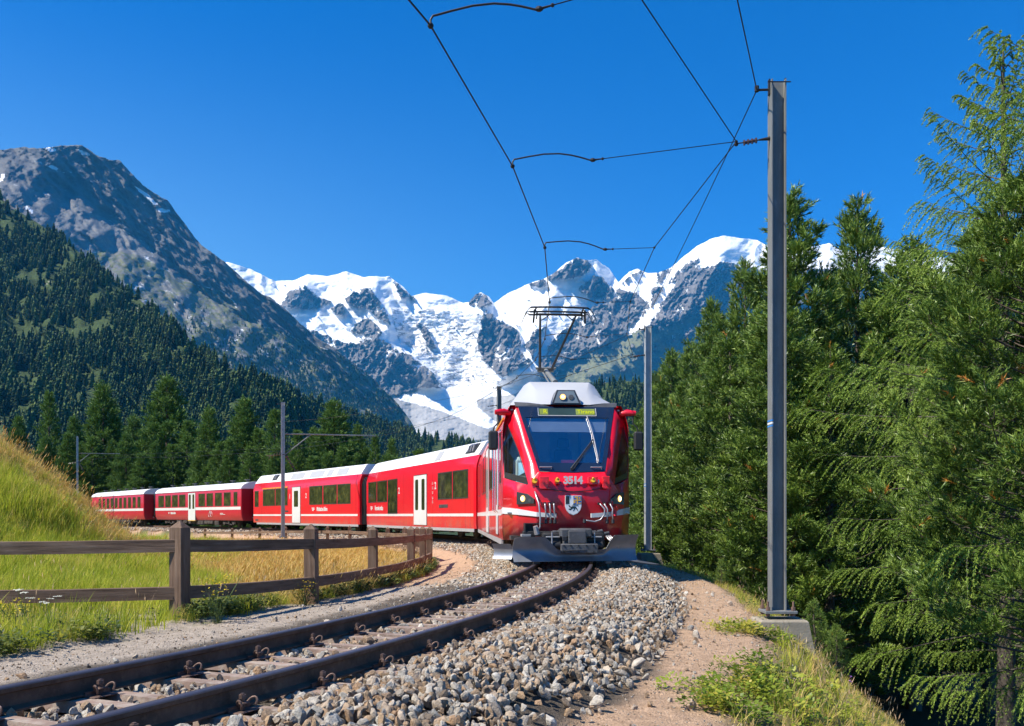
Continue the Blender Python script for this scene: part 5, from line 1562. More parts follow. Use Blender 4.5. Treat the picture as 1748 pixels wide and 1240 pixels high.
# sockets and lights under the windscreen
def spx(px, py, Y=17.3):   # local x, z of a point seen on the front face
    return (px - PCX) / FOC * Y - 1.20, CAM_Z + (PCY - py) / FOC * Y
for (px, py, sc_) in ((912, 823, 1.0), (950, 822, .85), (1011, 822, .9)):
    x, z = spx(px, py); yy = -.05 + max(0, abs(x) - .7) * 1.1
    mb = MB(); mb.cyl((x, yy - .04, z + .01 * sc_), (0, 1, -.3), .052 * sc_, .10, 12, .045 * sc_); mb.ball((x, yy - .08, z + .06 * sc_), .028 * sc_, 8, 5); s_ = mb.build('jumper_socket', YEL, rt, 40)
    mb = MB(); mb.bbox(x - .06 * sc_, x + .06 * sc_, yy, yy + .05, z - .07 * sc_, z + .08 * sc_, .008); mb.build('socket_plate', REDB, s_)
for (px0, px1, py0, py1) in ((920, 936, 814, 834), (1003, 1020, 814, 826), (1028, 1041, 813, 833)):
    x0, z1 = spx(px0, py0); x1, z0 = spx(px1, py1); xm = max(abs(x0), abs(x1)); yy = -.04 + max(0, xm - .72) * 1.1
    mb = MB(); mb.bbox(x0, x1, yy - .05, yy + .05, z0, z1, .012); mb.cyl(((x0 + x1) / 2 - .03, yy - .07, (z0 + z1) / 2 + .02), (0, 1, 0), .028, .05, 10); mb.cyl(((x0 + x1) / 2 + .04, yy - .07, (z0 + z1) / 2 - .02), (0, 1, 0), .022, .05, 10)
    mb.box(x0 + .01, x1 + .03, yy - .065, yy - .05, z0 - .012, z0 + .012); mb.build('control_socket', REDB, rt)
x0, z1 = spx(1017, 819); x1, z0 = spx(1023, 827)
mb = MB(); mb.bbox(x0, x1, -.075, -.03, z0, z1, .006); mb.build('data_plate', STRIPE, rt)
for sg, lst in ((-1, (929, 937, 944)), (1, (1022, 1031, 1041))):
    x0, _ = spx(lst[0] - 7, 850); x1, _ = spx(lst[2] + 7, 850); _, z = spx(0, 860)
    mb = MB(); mb.bbox(x0, x1, -.045 + (.02 if sg < 0 else .05), .06, z - .04, z + .05, .01); mb.build('hose_manifold', REDB, rt)
    for i, px in enumerate(lst):
        x, _ = spx(px, 860); _, zt = spx(0, 861); _, zb = spx(0, 889)
        if sg < 0: pts = [(x, -.02, zt + .02), (x, -.12, zt), (x + .005, -.15, zt - .09), (x + .012, -.14, (zt + zb) / 2), (x + .02, -.12, zb)]
        else:
            pts = [(x, .0, zt + .02), (x, -.10, zt), (x + .06 - .01 * i, -.16, zt - .10), (x + .07 - .02 * i, -.17, (zt + zb) / 2), (x + .045, -.14, zb)]
            if i == 0: pts = [(x, .0, zt + .02), (x + .02, -.1, zt), (x + .10, -.16, zt - .10), (x + .09, -.17, zb + .12), (x + .02, -.17, zb + .02), (x - .10, -.16, zb - .02), (x - .30, -.15, zb + .01)]
        sp_pts = []
        for a_, b_ in zip(pts[:-1], pts[1:]):
            for t in (0, .34, .67): sp_pts.append(tuple(a_[q] * (1 - t) + b_[q] * t for q in range(3)))
        sp_pts.append(pts[-1])
        mb = MB(); mb.tube(sp_pts, .015, 8); hs = mb.build('brake_hose', HOSE, rt, True)
        e = pts[-1]; mb = MB(); mb.cyl((e[0], e[1], e[2] - .02), (0, .2, 1), .032, .07, 10); mb.cyl((pts[0][0], -.06, pts[0][2] - .01), (0, 1, 0), .028, .08, 10); mb.build('hose_coupling', BLK, hs)
# long heating cable at left, cable head hanging in its holder
x0, z0 = spx(913, 838); x1, z1 = spx(919, 868); x2, z2 = spx(920, 900); x3, z3 = spx(913, 909)
cab_pts = [(x0, .06, z0), (x0 + .02, -.03, z0 - .1), (x1 - .01, -.14, z1 + .1), (x1, -.17, z1), (x2 + .005, -.18, z2 + .15), (x2, -.17, z2), (x3 + .01, -.13, z3)]
mb = MB(); mb.tube(cab_pts, .018, 8); lc = mb.build('heating_cable', HOSE, rt, True)
mb = MB(); x4, z4 = spx(914, 905); mb.cyl((x4, -.14, z4), (.3, .2, -1), .045, .16, 12, .06); mb.build('cable_head', HOSE, lc)
x0, z0 = spx(1053, 868)
mb = MB(); mb.cyl((x0, .10, z0), (0, 1, .2), .055, .10, 12); mb.ball((x0 + .02, .04, z0 + .02), .035, 8, 5); mb.cyl((x0 - .01, .07, z0 - .10), (0, .3, 1), .035, .12, 10); mb.build('control_socket', REDB, rt)
# drawgear
dg_ = empty('coupler', (0, 0, 0)); dg_.parent = rt
mb = MB(); mb.bbox(-.98, .62, -.02, .3, .52, .62, .012); mb.build('buffer_beam', BLK, rt)
mb = MB(); x0, z1 = spx(897, 895); x1, z0 = spx(924, 917); mb.box(x0, x1, .12, .3, z0, z1); mb.box(x0, x1 + .03, -.03, .3, z1, z1 + .02); mb.box(x0 - .02, x0, -.03, .3, z0, z1 + .02); mb.build('cable_niche', BLK, rt)
mb = MB(); mb.box(-1.02, -.84, -.1, .2, .515, .56)
for k in range(8): mb.box(-1.02 + k * .022, -1.01 + k * .022, -.115, -.1, .515, .56)
mb.build('step', SKIRT, rt)
mb = MB(); mb.bbox(-.31, .30, -.52, -.14, .50, .68, .03); mb.bbox(-.25, .20, -.50, -.1, .30, .52, .02); mb.build('coupler_head', GREY, dg_, 40)
mb = MB(); mb.bbox(-.32, .40, -.62, -.53, .20, .39, .02); mb.bbox(-.17, .17, -.60, -.52, .39, .64, .015)
mb.build('coupler_plate', GREY, dg_, 40)
mb = MB(); mb.bbox(-.28, -.19, -.56, -.50, .44, .53, .01); mb.build('coupler_slot', BLK, dg_)
mb = MB()
for bx in (-.26, -.13, .02, .17, .31):
    for bz in (.235, .355): mb.cyl((bx, -.625, bz), (0, 1, 0), .018, .02, 6)
mb.build('bolt_head', BLK, dg_)
for sg in (-1, 1):
    xa, xb = (-.60, -.28) if sg < 0 else (.24, .54)
    mb = MB(); mb.bbox(xa - .04, xb + .04, -.30, .1, .26, .60, .04); mb.build('buffer_case', BLK, rt, 40)
    mb = MB(); mb.bbox(xa + .03, xb - .02, -.325, -.29, .50, .525, .004); mb.build('brass_strip', mat_brass if 'mat_brass' in globals() else SKIRT, rt)
    mb = MB(); mb.cyl(((xa + xb) / 2, -.29, .35), (1, 0, 0), .08, xb - xa - .02, 14); mb.build('air_tank', BLK, rt, 40)
    mb = MB(); mb.tube([((xa + xb) / 2 - .02, -.36, .60), ((xa + xb) / 2 - .02, -.38, .3)], .014, 6); mb.build('lever', HOSE, rt)
mb = MB()
for k in range(9):
    xx = -.40 + k * .13; mb.cyl((xx, -.16, .60 + .02 * math.sin(k * 2.1)), (1, .1, .2), .028 + .006 * (k % 2), .10, 8)
mb.tube([(-.42, -.15, .62), (-.1, -.2, .60), (.2, -.17, .64), (.5, -.16, .60)], .018, 6); mb.build('pipework', GREY, rt)
for k in range(3):
    mb = MB(); mb.tube([(.62 + .03 * k, -.12, .56), (.66 + .05 * k, -.24, .47), (.74 + .05 * k, -.30, .40), (.72 + .06 * k, -.31, .34)], .02, 8); mb.cyl((.72 + .06 * k, -.31, .33), (.2, 0, 1), .03, .08, 8); mb.build('brake_hose', HOSE, rt, True)
# snow plough: a curved blade set at an angle, with a small wing at the left
def blade(name, ends, prof, mat, z_top0, z_top1, zcut=None, nseg=16, parent=rt):
    (xa, ya), (xb, yb) = ends; rings = []
    dx, dy = xb - xa, yb - ya; L_ = math.hypot(dx, dy); nx, ny_ = dy / L_, -dx / L_
    for i in range(nseg + 1):
        t = i / nseg; zt = z_top0 * (1 - t) + z_top1 * t
        if zcut: zt = zt - zcut(t)
        f = []; bk = []
        for k in range(9):
            u = k / 8; z = .055 + (zt - .055) * u
            o = prof * (4 * (u - .45) ** 2 - .1)
            f.append((xa + dx * t + nx * o, ya + dy * t + ny_ * o, z)); bk.append((xa + dx * t + nx * (o - .02), ya + dy * t + ny_ * (o - .02), z))
        rings.append(f + bk[::-1])
    mb = MB(); mb.loft(rings, True, True, True)
    return mb.build(name, mat, parent, 40)
def cut(t):   # dip for the coupler, step up at both sides
    return .27 * (sstep(.22, .36, t) - sstep(.72, .80, t)) + .02 * (1 - sstep(.0, .04, t))
plw = empty('snow_plough', (0, 0, 0)); plw.parent = rt
blade('plough_blade', ((-1.235, -.62), (1.19, -.30)), .17, PLOW, .52, .56, lambda t: float(cut(t)), 30, plw)
blade('plough_wing', ((-1.53, .55), (-1.17, .25)), .07, PLOW, .36, .36, None, 6, plw)
mb = MB(); mb.box(-.9, -.8, -.5, .3, .2, .32); mb.box(.8, .9, -.3, .3, .2, .32); mb.box(-.05, .05, -.3, .3, .15, .25); mb.build('plough_arm', UNDER, plw)
mb = MB()
for xx in (-.77, .62): mb.bbox(xx - .06, xx + .06, -.52, -.42, .0, .06, .01)
mb.build('rail_guard', GREY, plw)
mb = MB(); mb.prism([(1.02, -.28, .03), (1.55, -.1, -.05), (1.75, .05, -.06), (1.30, .15, .03)], (0, 0, .018)); mb.build('edge_plate', GREY, plw)
# pantograph
pg = empty('pantograph', (0, 0, 0)); pg.parent = rt
hy = 2.15; ax = -.02
for i, yy in enumerate((hy - .28, hy, hy + .14)):
    mb = MB(); pts = []
    for k in range(-8, 9):
        x = k / 8 * .62; pts.append((ax + x, yy, 5.475 - .035 * i - .0 - .012 * abs(k / 8) ** 2))
    pts = [(ax - .80, yy, 5.20), (ax - .745, yy, 5.34), (ax - .68, yy, 5.43)] + pts + [(ax + .68, yy, 5.43), (ax + .745, yy, 5.34), (ax + .80, yy, 5.20)]
    mb.tube(pts, [.008] * 3 + [.021] * 17 + [.008] * 3, 8); mb.build('collector_bow', BLK, pg)
mb = MB()
for sg in (-1, 1):
    mb.tube([(ax + sg * .52, hy - .3, 5.44), (ax + sg * .52, hy + .16, 5.40)], .02, 6); mb.tube([(ax + sg * .55, hy - .28, 5.42), (ax + sg * .57, hy - .2, 5.14)], .022, 6); mb.tube([(ax + sg * .49, hy - .26, 5.38), (ax + sg * .50, hy - .2, 5.22)], .016, 6)
mb.tube([(ax - .5, hy - .05, 5.37), (ax + .5, hy - .05, 5.37)], .02, 8); mb.build('collector_frame', BLK, pg)
kn = (ax - .02, 4.45, 4.52)
for sg in (-1, 1):
    mb = MB(); mb.tube([(ax + sg * .40, hy + .0, 5.36), (kn[0] + sg * .14, kn[1], kn[2])], [.022, .034], 8); mb.build('upper_arm', mat_dark, pg)
    mb = MB(); mb.tube([(ax + sg * .36, hy + .12, 5.27), (ax + sg * .18, hy + .0, 5.37)], .011, 6); mb.build('brace', mat_dark, pg)
mb = MB(); mb.cyl(kn, (1, 0, 0), .05, .40, 10); mb.cyl((kn[0], kn[1] - .05, kn[2] + .04), (1, 0, 0), .03, .5, 8); mb.tube([(kn[0], kn[1], kn[2]), (ax + .03, 2.9, 3.98)], [.055, .065], 12); mb.build('lower_arm', mat_galv, pg)
mb = MB(); mb.tube([(kn[0] - .08, kn[1] - .1, kn[2] - .06), (ax - .08, 3.0, 3.95)], .02, 6); mb.build('control_rod', mat_galv, pg)
mb = MB(); mb.box(-.5, .5, 2.75, 3.9, 3.86, 3.93)
for sx in (-.42, .42):
    for sy in (2.85, 3.8): mb.cyl((sx, sy, 3.84), (0, 0, 1), .06, .1, 10)
mb.build('pantograph_base', GREY, pg)

# ---------------------------------------------------------------- middle car
c2 = Car((-.20, 33.7), (-6.80, 48.8), 'railcar', 'middle red railcar section with white double doors, partly hidden by the leading car', 'railcar', 'red railcars of the train')
def gangway(car, y, l):
    mb = MB(); n = 7
    for k in range(n):
        q = 1.0 if k % 2 == 0 else .93
        mb.loft([[(x * .86 * q, y + l * k / n, .6 + (z - .6) * .93 * q) for x, z in SEC + [(-x, z) for x, z in SEC[::-1]]], [(x * .86 * q, y + l * (k + .9) / n, .6 + (z - .6) * .93 * q) for x, z in SEC + [(-x, z) for x, z in SEC[::-1]]]], True, True, True)
    return mb.build('gangway_bellows', BLK, car.root)
def roof_gear(car, pys):
    for (y, l, w, typ) in pys:
        if typ == 'panel':
            mb = MB(); th = math.atan2(.52, .365)
            x0, z0, x1, z1 = -1.12, 3.29, -.84, 3.69
            mb.prism([(x0 - .012, y, z0 + .01), (x0 - .012, y + l, z0 + .01), (x1 - .012, y + l + .15, z1 + .01), (x1 - .012, y + .15, z1 + .01)], (.02, 0, -.015)); mb.build('roof_panel', SKIRT, car.root)
        else:
            mb = MB(); x0, z0, x1, z1 = -1.08, 3.35, -.82, 3.72
            mb.prism([(x0 - .02, y, z0 + .015), (x0 - .02, y + l, z0 + .015), (x1 - .02, y + l, z1 + .015), (x1 - .02, y, z1 + .015)], (.03, 0, -.02)); rg = mb.build('roof_recess', BLK, car.root)
            mb = MB(); 
            for k in range(3): mb.tube([(x0 - .03, y + .15 + k * l / 4, z0 + .06), (x0 + .02, y + .12 + k * l / 4, z0 + .28), (x1 - .03, y + .3 + k * l / 4, z1)], .025, 6)
            mb.build('roof_cable', HOSE, rg)
def zs(car, py, px): return car.lz(py, car.ly(px))
def yr(car, pa, pb):
    a, b_ = car.ly(pa), car.ly(pb); return (min(a, b_), max(a, b_))
shell(c2, 0, c2.L, 1, 1)
side_strip(c2, .12, c2.ly(729.5), .89, 1.0, STRIPE, 'stripe'); side_strip(c2, c2.ly(705.5), c2.L - .12, .89, 1.0, STRIPE, 'stripe')
sill(c2, .1, c2.L - .1)
for a, b_ in ((799.2, 773.2), (771.8, 747.6)): c2.window(*yr(c2, a, b_), 1.60, 2.70)
a, b_ = yr(c2, 728.5, 706.8); c2.door(a, b_, .50, 2.72, 2)
c2.window(*yr(c2, 678.5, 662.2), 1.02, 2.70); 
for a, b_ in ((660.8, 644), (643, 629)): c2.window(*yr(c2, a, b_), 1.62, 2.70)
vent(c2, *yr(c2, 764.5, 749.5), 1.24, 1.38)
put_text(c2.root, '2', .42, STRIPE, Vector((-1.328, c2.ly(743.3), 2.18)), M_LEFT, bold=.01)
put_text(c2.root, '2', .42, STRIPE, Vector((-1.328, c2.ly(681.3), 2.10)), M_LEFT, bold=.01)
ly_ = c2.ly(738.5)
for k, z in enumerate((2.25, 2.05, 1.85, 1.62, 1.45)):
    mb = MB()
    for (ya, yb, za, zb) in ((-.07, .07, 0, .008), (-.07, .07, .10, .108), (-.07, -.062, 0, .1), (.062, .07, 0, .1), (-.03, .0, .02, .07)): mb.box(-1.330, -1.325, ly_ + ya, ly_ + yb, z + za, z + zb)
    mb.build('pictogram', STRIPE, c2.root)
logo(c2, c2.ly(637), 1.30, .26, 'Ferrovia retica')
roof_gear(c2, [(c2.ly(800), 1.0, 0, 'recess'), (c2.ly(743), .7, 0, 'panel')])
bogie(c2, 2.6); bogie(c2, c2.L - 2.6); undergear(c2, 4.4, c2.L - 4.4, 7); gangway(c2, -.55, .6); joints(c2, (.45, 1.0, 5.0, 9.3, c2.L - .45))
mb = MB(); mb.box(-1.15, 1.15, .1, c2.L - .1, .44, .5); mb.build('underframe', UNDER, c2.root)
# ---------------------------------------------------------------- third car
c3 = Car((-7.40, 49.4), (-17.7, 64.5), 'railcar', 'rear red railcar section with orange first class line and a cab at its left end', 'railcar', 'red railcars of the train')
shell(c3, 0, c3.L, 1, 1); side_strip(c3, .12, c3.ly(513.5), .89, 1.0, STRIPE, 'stripe'); side_strip(c3, c3.ly(498.5), c3.L - .12, .89, 1.0, STRIPE, 'stripe'); sill(c3, .1, c3.L - .8)
for a, b_ in ((598.5, 576.2), (575, 552), (550.5, 528.2), (491, 470.5), (469.5, 449)): c3.window(*yr(c3, a, b_), 1.60, 2.72)
c3.window(*yr(c3, 441.5, 435), 1.55, 2.66, 'cab_window')
a, b_ = yr(c3, 512.7, 499); c3.door(a, b_, .45, 2.74, 1, None, (.45, .90), .26)
a, b_ = yr(c3, 491, 448); mb = MB(); mb.box(-1.331, -1.322, a, b_, 2.76, 2.83); mb.build('first_class_line', ORANGE, c3.root)
put_text(c3.root, '1', .42, STRIPE, Vector((-1.328, c3.ly(494.8), 2.15)), M_LEFT, bold=.01)
put_text(c3.root, '2', .42, STRIPE, Vector((-1.328, c3.ly(522.5), 2.15)), M_LEFT, bold=.01)
logo(c3, c3.ly(538), 1.30, .26, 'Rhätische Bahn')
vent(c3, *yr(c3, 492, 485), 1.15, 1.25); vent(c3, *yr(c3, 441, 436), .55, .66)
for a in (608, 601): mb = MB(); y_ = c3.ly(a); mb.box(-1.327, -1.322, y_ - .008, y_ + .008, 1.2, 2.7); mb.build('hatch_seam', DKRED, c3.root)
roof_gear(c3, [(c3.ly(586), 1.5, 0, 'panel'), (c3.ly(560), .8, 0, 'panel'), (c3.ly(545), 2.2, 0, 'panel'), (c3.ly(512), 2.3, 0, 'panel'), (c3.ly(466), .9, 0, 'recess')])
bogie(c3, 2.6); bogie(c3, c3.L - 3); undergear(c3, 4.4, c3.L - 4.8, 9); gangway(c3, -.6, .65); joints(c3, (.4, 6.6, 11.6, c3.L - 1.9))
mb = MB(); mb.box(-1.15, 1.15, .1, c3.L - .1, .44, .5); mb.build('underframe', UNDER, c3.root)
# ---------------------------------------------------------------- old coaches
def coach(P0, P1, label, full):
    c = Car(P0, P1, 'passenger_coach', label, 'coach', 'older red coaches at the end of the train', 1.32)
    sec = [(-1.16, .55), (-1.29, .80), (-1.32, 1.1), (-1.32, 2.78), (-1.26, 2.93)]
    ring = sec + [(-x, z) for x, z in sec[::-1]]
    mb = MB(); mb.loft([[(x * .97, 0, z) for x, z in ring]] + [[(x, y, z) for x, z in ring] for y in (.06, c.L * .33, c.L * .66, c.L - .06)] + [[(x * .97, c.L, z) for x, z in ring]], True, True, True); mb.build('body', OLDRED, c.root, 30)
    rf = [(-1.33, 2.90), (-1.29, 3.02), (-1.1, 3.22), (-.7, 3.38), (0, 3.46), (.7, 3.38), (1.1, 3.22), (1.29, 3.02), (1.33, 2.90)]
    mb = MB(); mb.loft([[(x, y, z) for x, z in rf] for y in (-.05, .3, c.L - .3, c.L + .05)], True, True, True); mb.build('roof', WHT, c.root, 40)
    mb = MB(); mb.prism([(x * .95, -.01, z - .02) for x, z in rf], (0, .04, 0)); mb.box(-1.2, 1.2, -.02, .02, .6, 2.9); mb.build('end_panel', DKRED, c.root)
    side_strip(c, .05, c.L - .05, 1.35, 1.57, STRIPE, 'stripe', .006)
    mb = MB(); mb.tube([(-.5, -.05, .9), (-.5, -.35, .7), (-.3, -.4, .6)], .03, 6); mb.bbox(-.25, .25, -.35, -.03, .45, .7, .02); mb.build('coupling', BLK, c.root)
    mb = MB(); mb.bbox(-.42, .42, -.3, -.02, .85, 2.85, .05); mb.build('gangway_bellows', BLK, c.root)
    joints(c, [.45 + k * (c.L - .9) / 6 for k in range(7)], .7, 2.85)
    if full:
        for a, b_ in ((405.3, 399), (393.8, 382.3), (378.6, 367.2), (363.5, 352.8), (349.8, 339), (316.5, 306), (303.5, 294), (291.5, 282.3), (279.8, 270.5)): c.window(*yr(c, a, b_), 1.66, 2.66, 'window', 1, .04)
        a, b_ = yr(c, 333.5, 321.5); c.door(a, b_, .52, 2.76, 2, None, (.42, .95), .27)
        mb = MB(); mb.box(-1.36, -1.25, a, b_, .48, .52); mb.build('step', YEL, c.root)
        y_ = c.ly(359); mb = MB()
        for dy in (-.23, .23):
            for k in range(16):
                t0, t1 = 2 * PI * k / 16, 2 * PI * (k + 1) / 16
                mb.tube([(-1.325, y_ + dy + .19 * math.cos(t0), 1.02 + .19 * math.sin(t0)), (-1.325, y_ + dy + .19 * math.cos(t1), 1.02 + .19 * math.sin(t1))], .012, 4)
        mb.tube([(-1.325, y_ - .23, 1.02), (-1.325, y_ - .08, 1.27), (-1.325, y_ + .12, 1.25), (-1.325, y_ + .02, 1.04), (-1.325, y_ - .08, 1.27)], .012, 4)
        mb.tube([(-1.325, y_ + .23, 1.02), (-1.325, y_ + .10, 1.33)], .012, 4); mb.build('bicycle_pictogram', STRIPE, c.root)
        logo(c, c.ly(290), 1.12, .2, 'Rhätische Bahn')
        mb = MB(); y_ = c.ly(380); mb.box(-1.325, -1.32, y_ - .5, y_ + .5, .98, 1.01); mb.box(-1.325, -1.32, y_ - .1, y_ + .5, 1.06, 1.10); mb.build('inscription', STRIPE, c.root)
    else:
        for k in range(10): c.window(.9 + k * 1.55, 1.85 + k * 1.55, 1.66, 2.66)
    for k in range(7):
        mb = MB(); yv = 1.4 + k * (c.L - 3) / 6; mb.cyl((-.25, yv, 3.52), (0, 0, 1), .09, .14, 10); mb.cyl((-.25, yv, 3.62), (0, 0, 1), .22, .05, 12); mb.build('roof_vent', GREY, c.root)
    bogie(c, 3.0); bogie(c, c.L - 3.0); undergear(c, 4.8, c.L - 5, 13 + full)
    mb = MB(); mb.box(-1.1, 1.1, .1, c.L - .1, .5, .58); mb.build('underframe', UNDER, c.root)
    return c
c4 = coach((-18.9, 65.4), (-31.3, 80.45), 'older red coach with a grey stripe, white double doors and a bicycle sign', True)
c5 = coach((-33.1, 82.2), (-45.0, 97.0), 'last red coach at far left, half hidden behind the grassy mound', False)
# ================================================================== TREES
def unit(v): return v / np.maximum(np.linalg.norm(v, axis=-1, keepdims=True), 1e-9)
def needles(base, axis, K, L, W, a0, a1, r, vals=None, along=0.0):
    """K thin triangles around every axis vector"""
    n = len(base)
    b = np.repeat(base, K, 0); ax = np.repeat(unit(axis), K, 0)
    rnd = unit(r.normal(0, 1, (n * K, 3)))
    perp = unit(rnd - (rnd * ax).sum(1, keepdims=True) * ax)
    ang = r.uniform(a0, a1, (n * K, 1))
    d = ax * np.cos(ang) + perp * np.sin(ang)
    side = unit(np.cross(d, ax + .01)) 
    ln = L * r.uniform(.7, 1.15, (n * K, 1))
    p = b + ax * along * r.uniform(0, 1, (n * K, 1))
    w = W * r.uniform(.8, 1.2, (n * K, 1))
    # rotate blade width randomly so that needles catch the light differently
    q = r.uniform(0, 6.28, (n * K, 1)); s2 = np.cross(d, side); side = side * np.cos(q) + s2 * np.sin(q)
    V = np.stack([p - side * w, p + side * w, p + d * ln], 1).reshape(-1, 3)
    F = np.arange(len(V)).reshape(-1, 3)
    vv = None
    if vals is not None:
        vv = np.repeat(np.repeat(vals, K) + r.uniform(-.09, .09, n * K), 3)
    return V, F, vv
def tube_np(pts, rad, n=5):
    """pts (k,3), rad (k)"""
    pts = np.asarray(pts, float); k = len(pts)
    d = unit(np.gradient(pts, axis=0))
    up = np.where(np.abs(d[:, 2:3]) > .9, np.array([[1., 0, 0]]), np.array([[0, 0, 1.]]))
    a = unit(np.cross(d, up)); b = np.cross(d, a)
    th = np.arange(n) * 2 * PI / n
    V = pts[:, None] + (a[:, None] * np.cos(th)[None, :, None] + b[:, None] * np.sin(th)[None, :, None]) * np.asarray(rad)[:, None, None]
    i = np.arange(k - 1)[:, None]; j = np.arange(n)[None]; j2 = (j + 1) % n
    F = np.stack([i * n + j, i * n + j2, (i + 1) * n + j2, (i + 1) * n + j], -1).reshape(-1, 4)
    return V.reshape(-1, 3), F
def join(parts):
    V = []; F = []; o = 0
    for v, f in parts: V.append(v); F.append(f + o); o += len(v)
    return np.vstack(V), np.vstack(F)
def prof_pine(t): return np.interp(t, [0, .08, .25, .55, .8, .93, 1], [.78, .95, 1.0, .74, .38, .15, .03])
def prof_cone(t): return np.interp(t, [0, .08, .25, .5, .75, .9, 1], [.75, 1.0, .9, .62, .33, .13, .02])
def prof_larch(t): return np.interp(t, [0, .1, .3, .6, .8, .93, 1], [.7, .95, 1.0, .72, .45, .2, .04])
def tree_meshes(kind, H, Rm, crown0, nbr, per, K, L, W, seed, prof, trunk_r=.17, limb_n=4, lean=(0, 0), clump=.17):
    r = np.random.default_rng(seed)
    wood = []
    kz = np.linspace(0, 1, 9)
    wob = np.cumsum(r.normal(0, .02, (9, 2)), 0)
    def trunk_at(z):
        t = np.asarray(z) / H
        return np.stack([np.interp(t, kz, wob[:, 0]) + lean[0] * t, np.interp(t, kz, wob[:, 1]) + lean[1] * t, np.asarray(z) + 0 * t], -1)
    zz = np.linspace(-.6, H, 12)
    wood.append(tube_np(trunk_at(zz), trunk_r * (1 - zz.clip(0) / H) ** .8 + .012, 9))
    B = []; A = []; VV = []; LN = []
    t = (np.arange(nbr) + r.uniform(0, 1, nbr)) / nbr
    t = t ** .92
    zb = crown0 + (H - crown0) * t * .985
    az = np.arange(nbr) * 2.39996 + r.uniform(-.5, .5, nbr)
    patch = .5 + .5 * np.sin(az * 1.7 + zb * 1.1) # uneven outline
    ln = Rm * prof(t) * r.uniform(.62, 1.12, nbr) * (.8 + .28 * patch)
    for i in range(nbr):
        l = ln[i]; out = np.array([math.cos(az[i]), math.sin(az[i]), 0.]); sd = np.array([-out[1], out[0], 0.])
        o = trunk_at(zb[i]); ti = t[i]
        u = np.linspace(0, 1, 7)
        if kind == 'pine': rise = l * ((.12 + .5 * ti) * u + (.34) * u ** 2.4)
        else: rise = l * ((.10 + .75 * ti ** 2) * u - .42 * (1 - ti) * u ** 1.6 + .16 * u ** 3)
        bend = l * .10 * r.normal() * u ** 2
        pts = o[None] + out[None] * (l * u)[:, None] + sd[None] * bend[:, None] + np.array([[0, 0, 1.]]) * rise[:, None]
        wood.append(tube_np(pts, (.008 + .018 * l / max(Rm, .1)) * (1 - .93 * u) ** 1.3 * (trunk_r / .17) + .0015, limb_n))
        m = max(9, int(per * (l / Rm) ** .8 * r.uniform(.8, 1.2)))
        if kind == 'pine':
            # brush-like clumps at the ends of upturned side shoots, with gaps between them
            nc = max(2, m // 9)
            tc = r.uniform(.30, 1.0, nc) ** .7; tc[0] = 1.0
            sc = r.uniform(-1, 1, nc) * (tc < .97)
            C0 = np.stack([np.interp(tc, u, pts[:, k]) for k in range(3)], -1)
            wd = l * .36 * (1.05 - tc) ** .55 + .05
            up = np.abs(sc) * wd * .30 + r.uniform(.02, .20, nc)
            C = C0 + sd[None] * (sc * wd)[:, None] + np.array([[0, 0, 1.]]) * up[:, None] + out[None] * (np.abs(sc) * wd * .35)[:, None]
            for q in range(nc):
                wood.append(tube_np(np.stack([C0[q] - out * wd[q] * .3, C[q] * .6 + C0[q] * .4, C[q]]), [.008, .006, .003], 3)) if (limb_n > 3 and q % 2 == 0) else None
            pick = np.repeat(np.arange(nc), int(math.ceil(m / nc)))
            rad = clump * r.uniform(.7, 1.25, nc)[pick][:, None]
            G = r.normal(0, 1, (len(pick), 3)); G = unit(G) * r.uniform(.25, 1, (len(pick), 1)) * np.array([[1, 1, .75]])
            Pp = C[pick] + G * rad
            D = G * .9 + out[None] * .35 + sd[None] * (sc[pick] * .3)[:, None] + np.array([[0, 0, .62]])
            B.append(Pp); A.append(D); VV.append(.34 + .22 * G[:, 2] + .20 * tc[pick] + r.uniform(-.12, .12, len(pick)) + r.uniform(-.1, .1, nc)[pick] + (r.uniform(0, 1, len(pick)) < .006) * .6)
        elif kind == 'far':
            tt = r.uniform(.12, 1.0, m) ** .75
            P = np.stack([np.interp(tt, u, pts[:, k]) for k in range(3)], -1)
            wd = l * .3 * (1.04 - tt) ** .6 + .06; sg = r.uniform(-1, 1, m)
            P = P + sd[None] * (sg * wd)[:, None]
            B.append(P); A.append(out[None] * (.3 + .5 * tt[:, None]) + sd[None] * (sg * .5)[:, None] + np.array([[0, 0, -.2 + .9 * ti]]) + r.normal(0, .2, (m, 3)))
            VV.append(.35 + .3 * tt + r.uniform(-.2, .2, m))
        else:
            # feathery boughs: side twigs to both sides of the limb, drooping at their ends
            tt = (np.arange(m) + r.uniform(0, 1, m)) / m; tt = .12 + .88 * tt ** .85
            P = np.stack([np.interp(tt, u, pts[:, k]) for k in range(3)], -1)
            sg = np.where(np.arange(m) % 2 == 0, 1., -1.) * r.uniform(.4, 1.1, m)
            P = P + r.normal(0, .02, (m, 3))
            B.append(P); A.append(out[None] * (.55 + .5 * tt[:, None] ** 3) + sd[None] * (sg * .85 * (1.02 - tt ** 4))[:, None] + np.array([[0, 0, -.32 + .75 * ti ** 1.5]]) + r.normal(0, .16, (m, 3)))
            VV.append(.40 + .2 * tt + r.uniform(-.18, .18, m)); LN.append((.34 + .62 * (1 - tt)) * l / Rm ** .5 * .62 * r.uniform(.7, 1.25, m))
    B = np.vstack(B); A = np.vstack(A); VV = np.concatenate(VV)
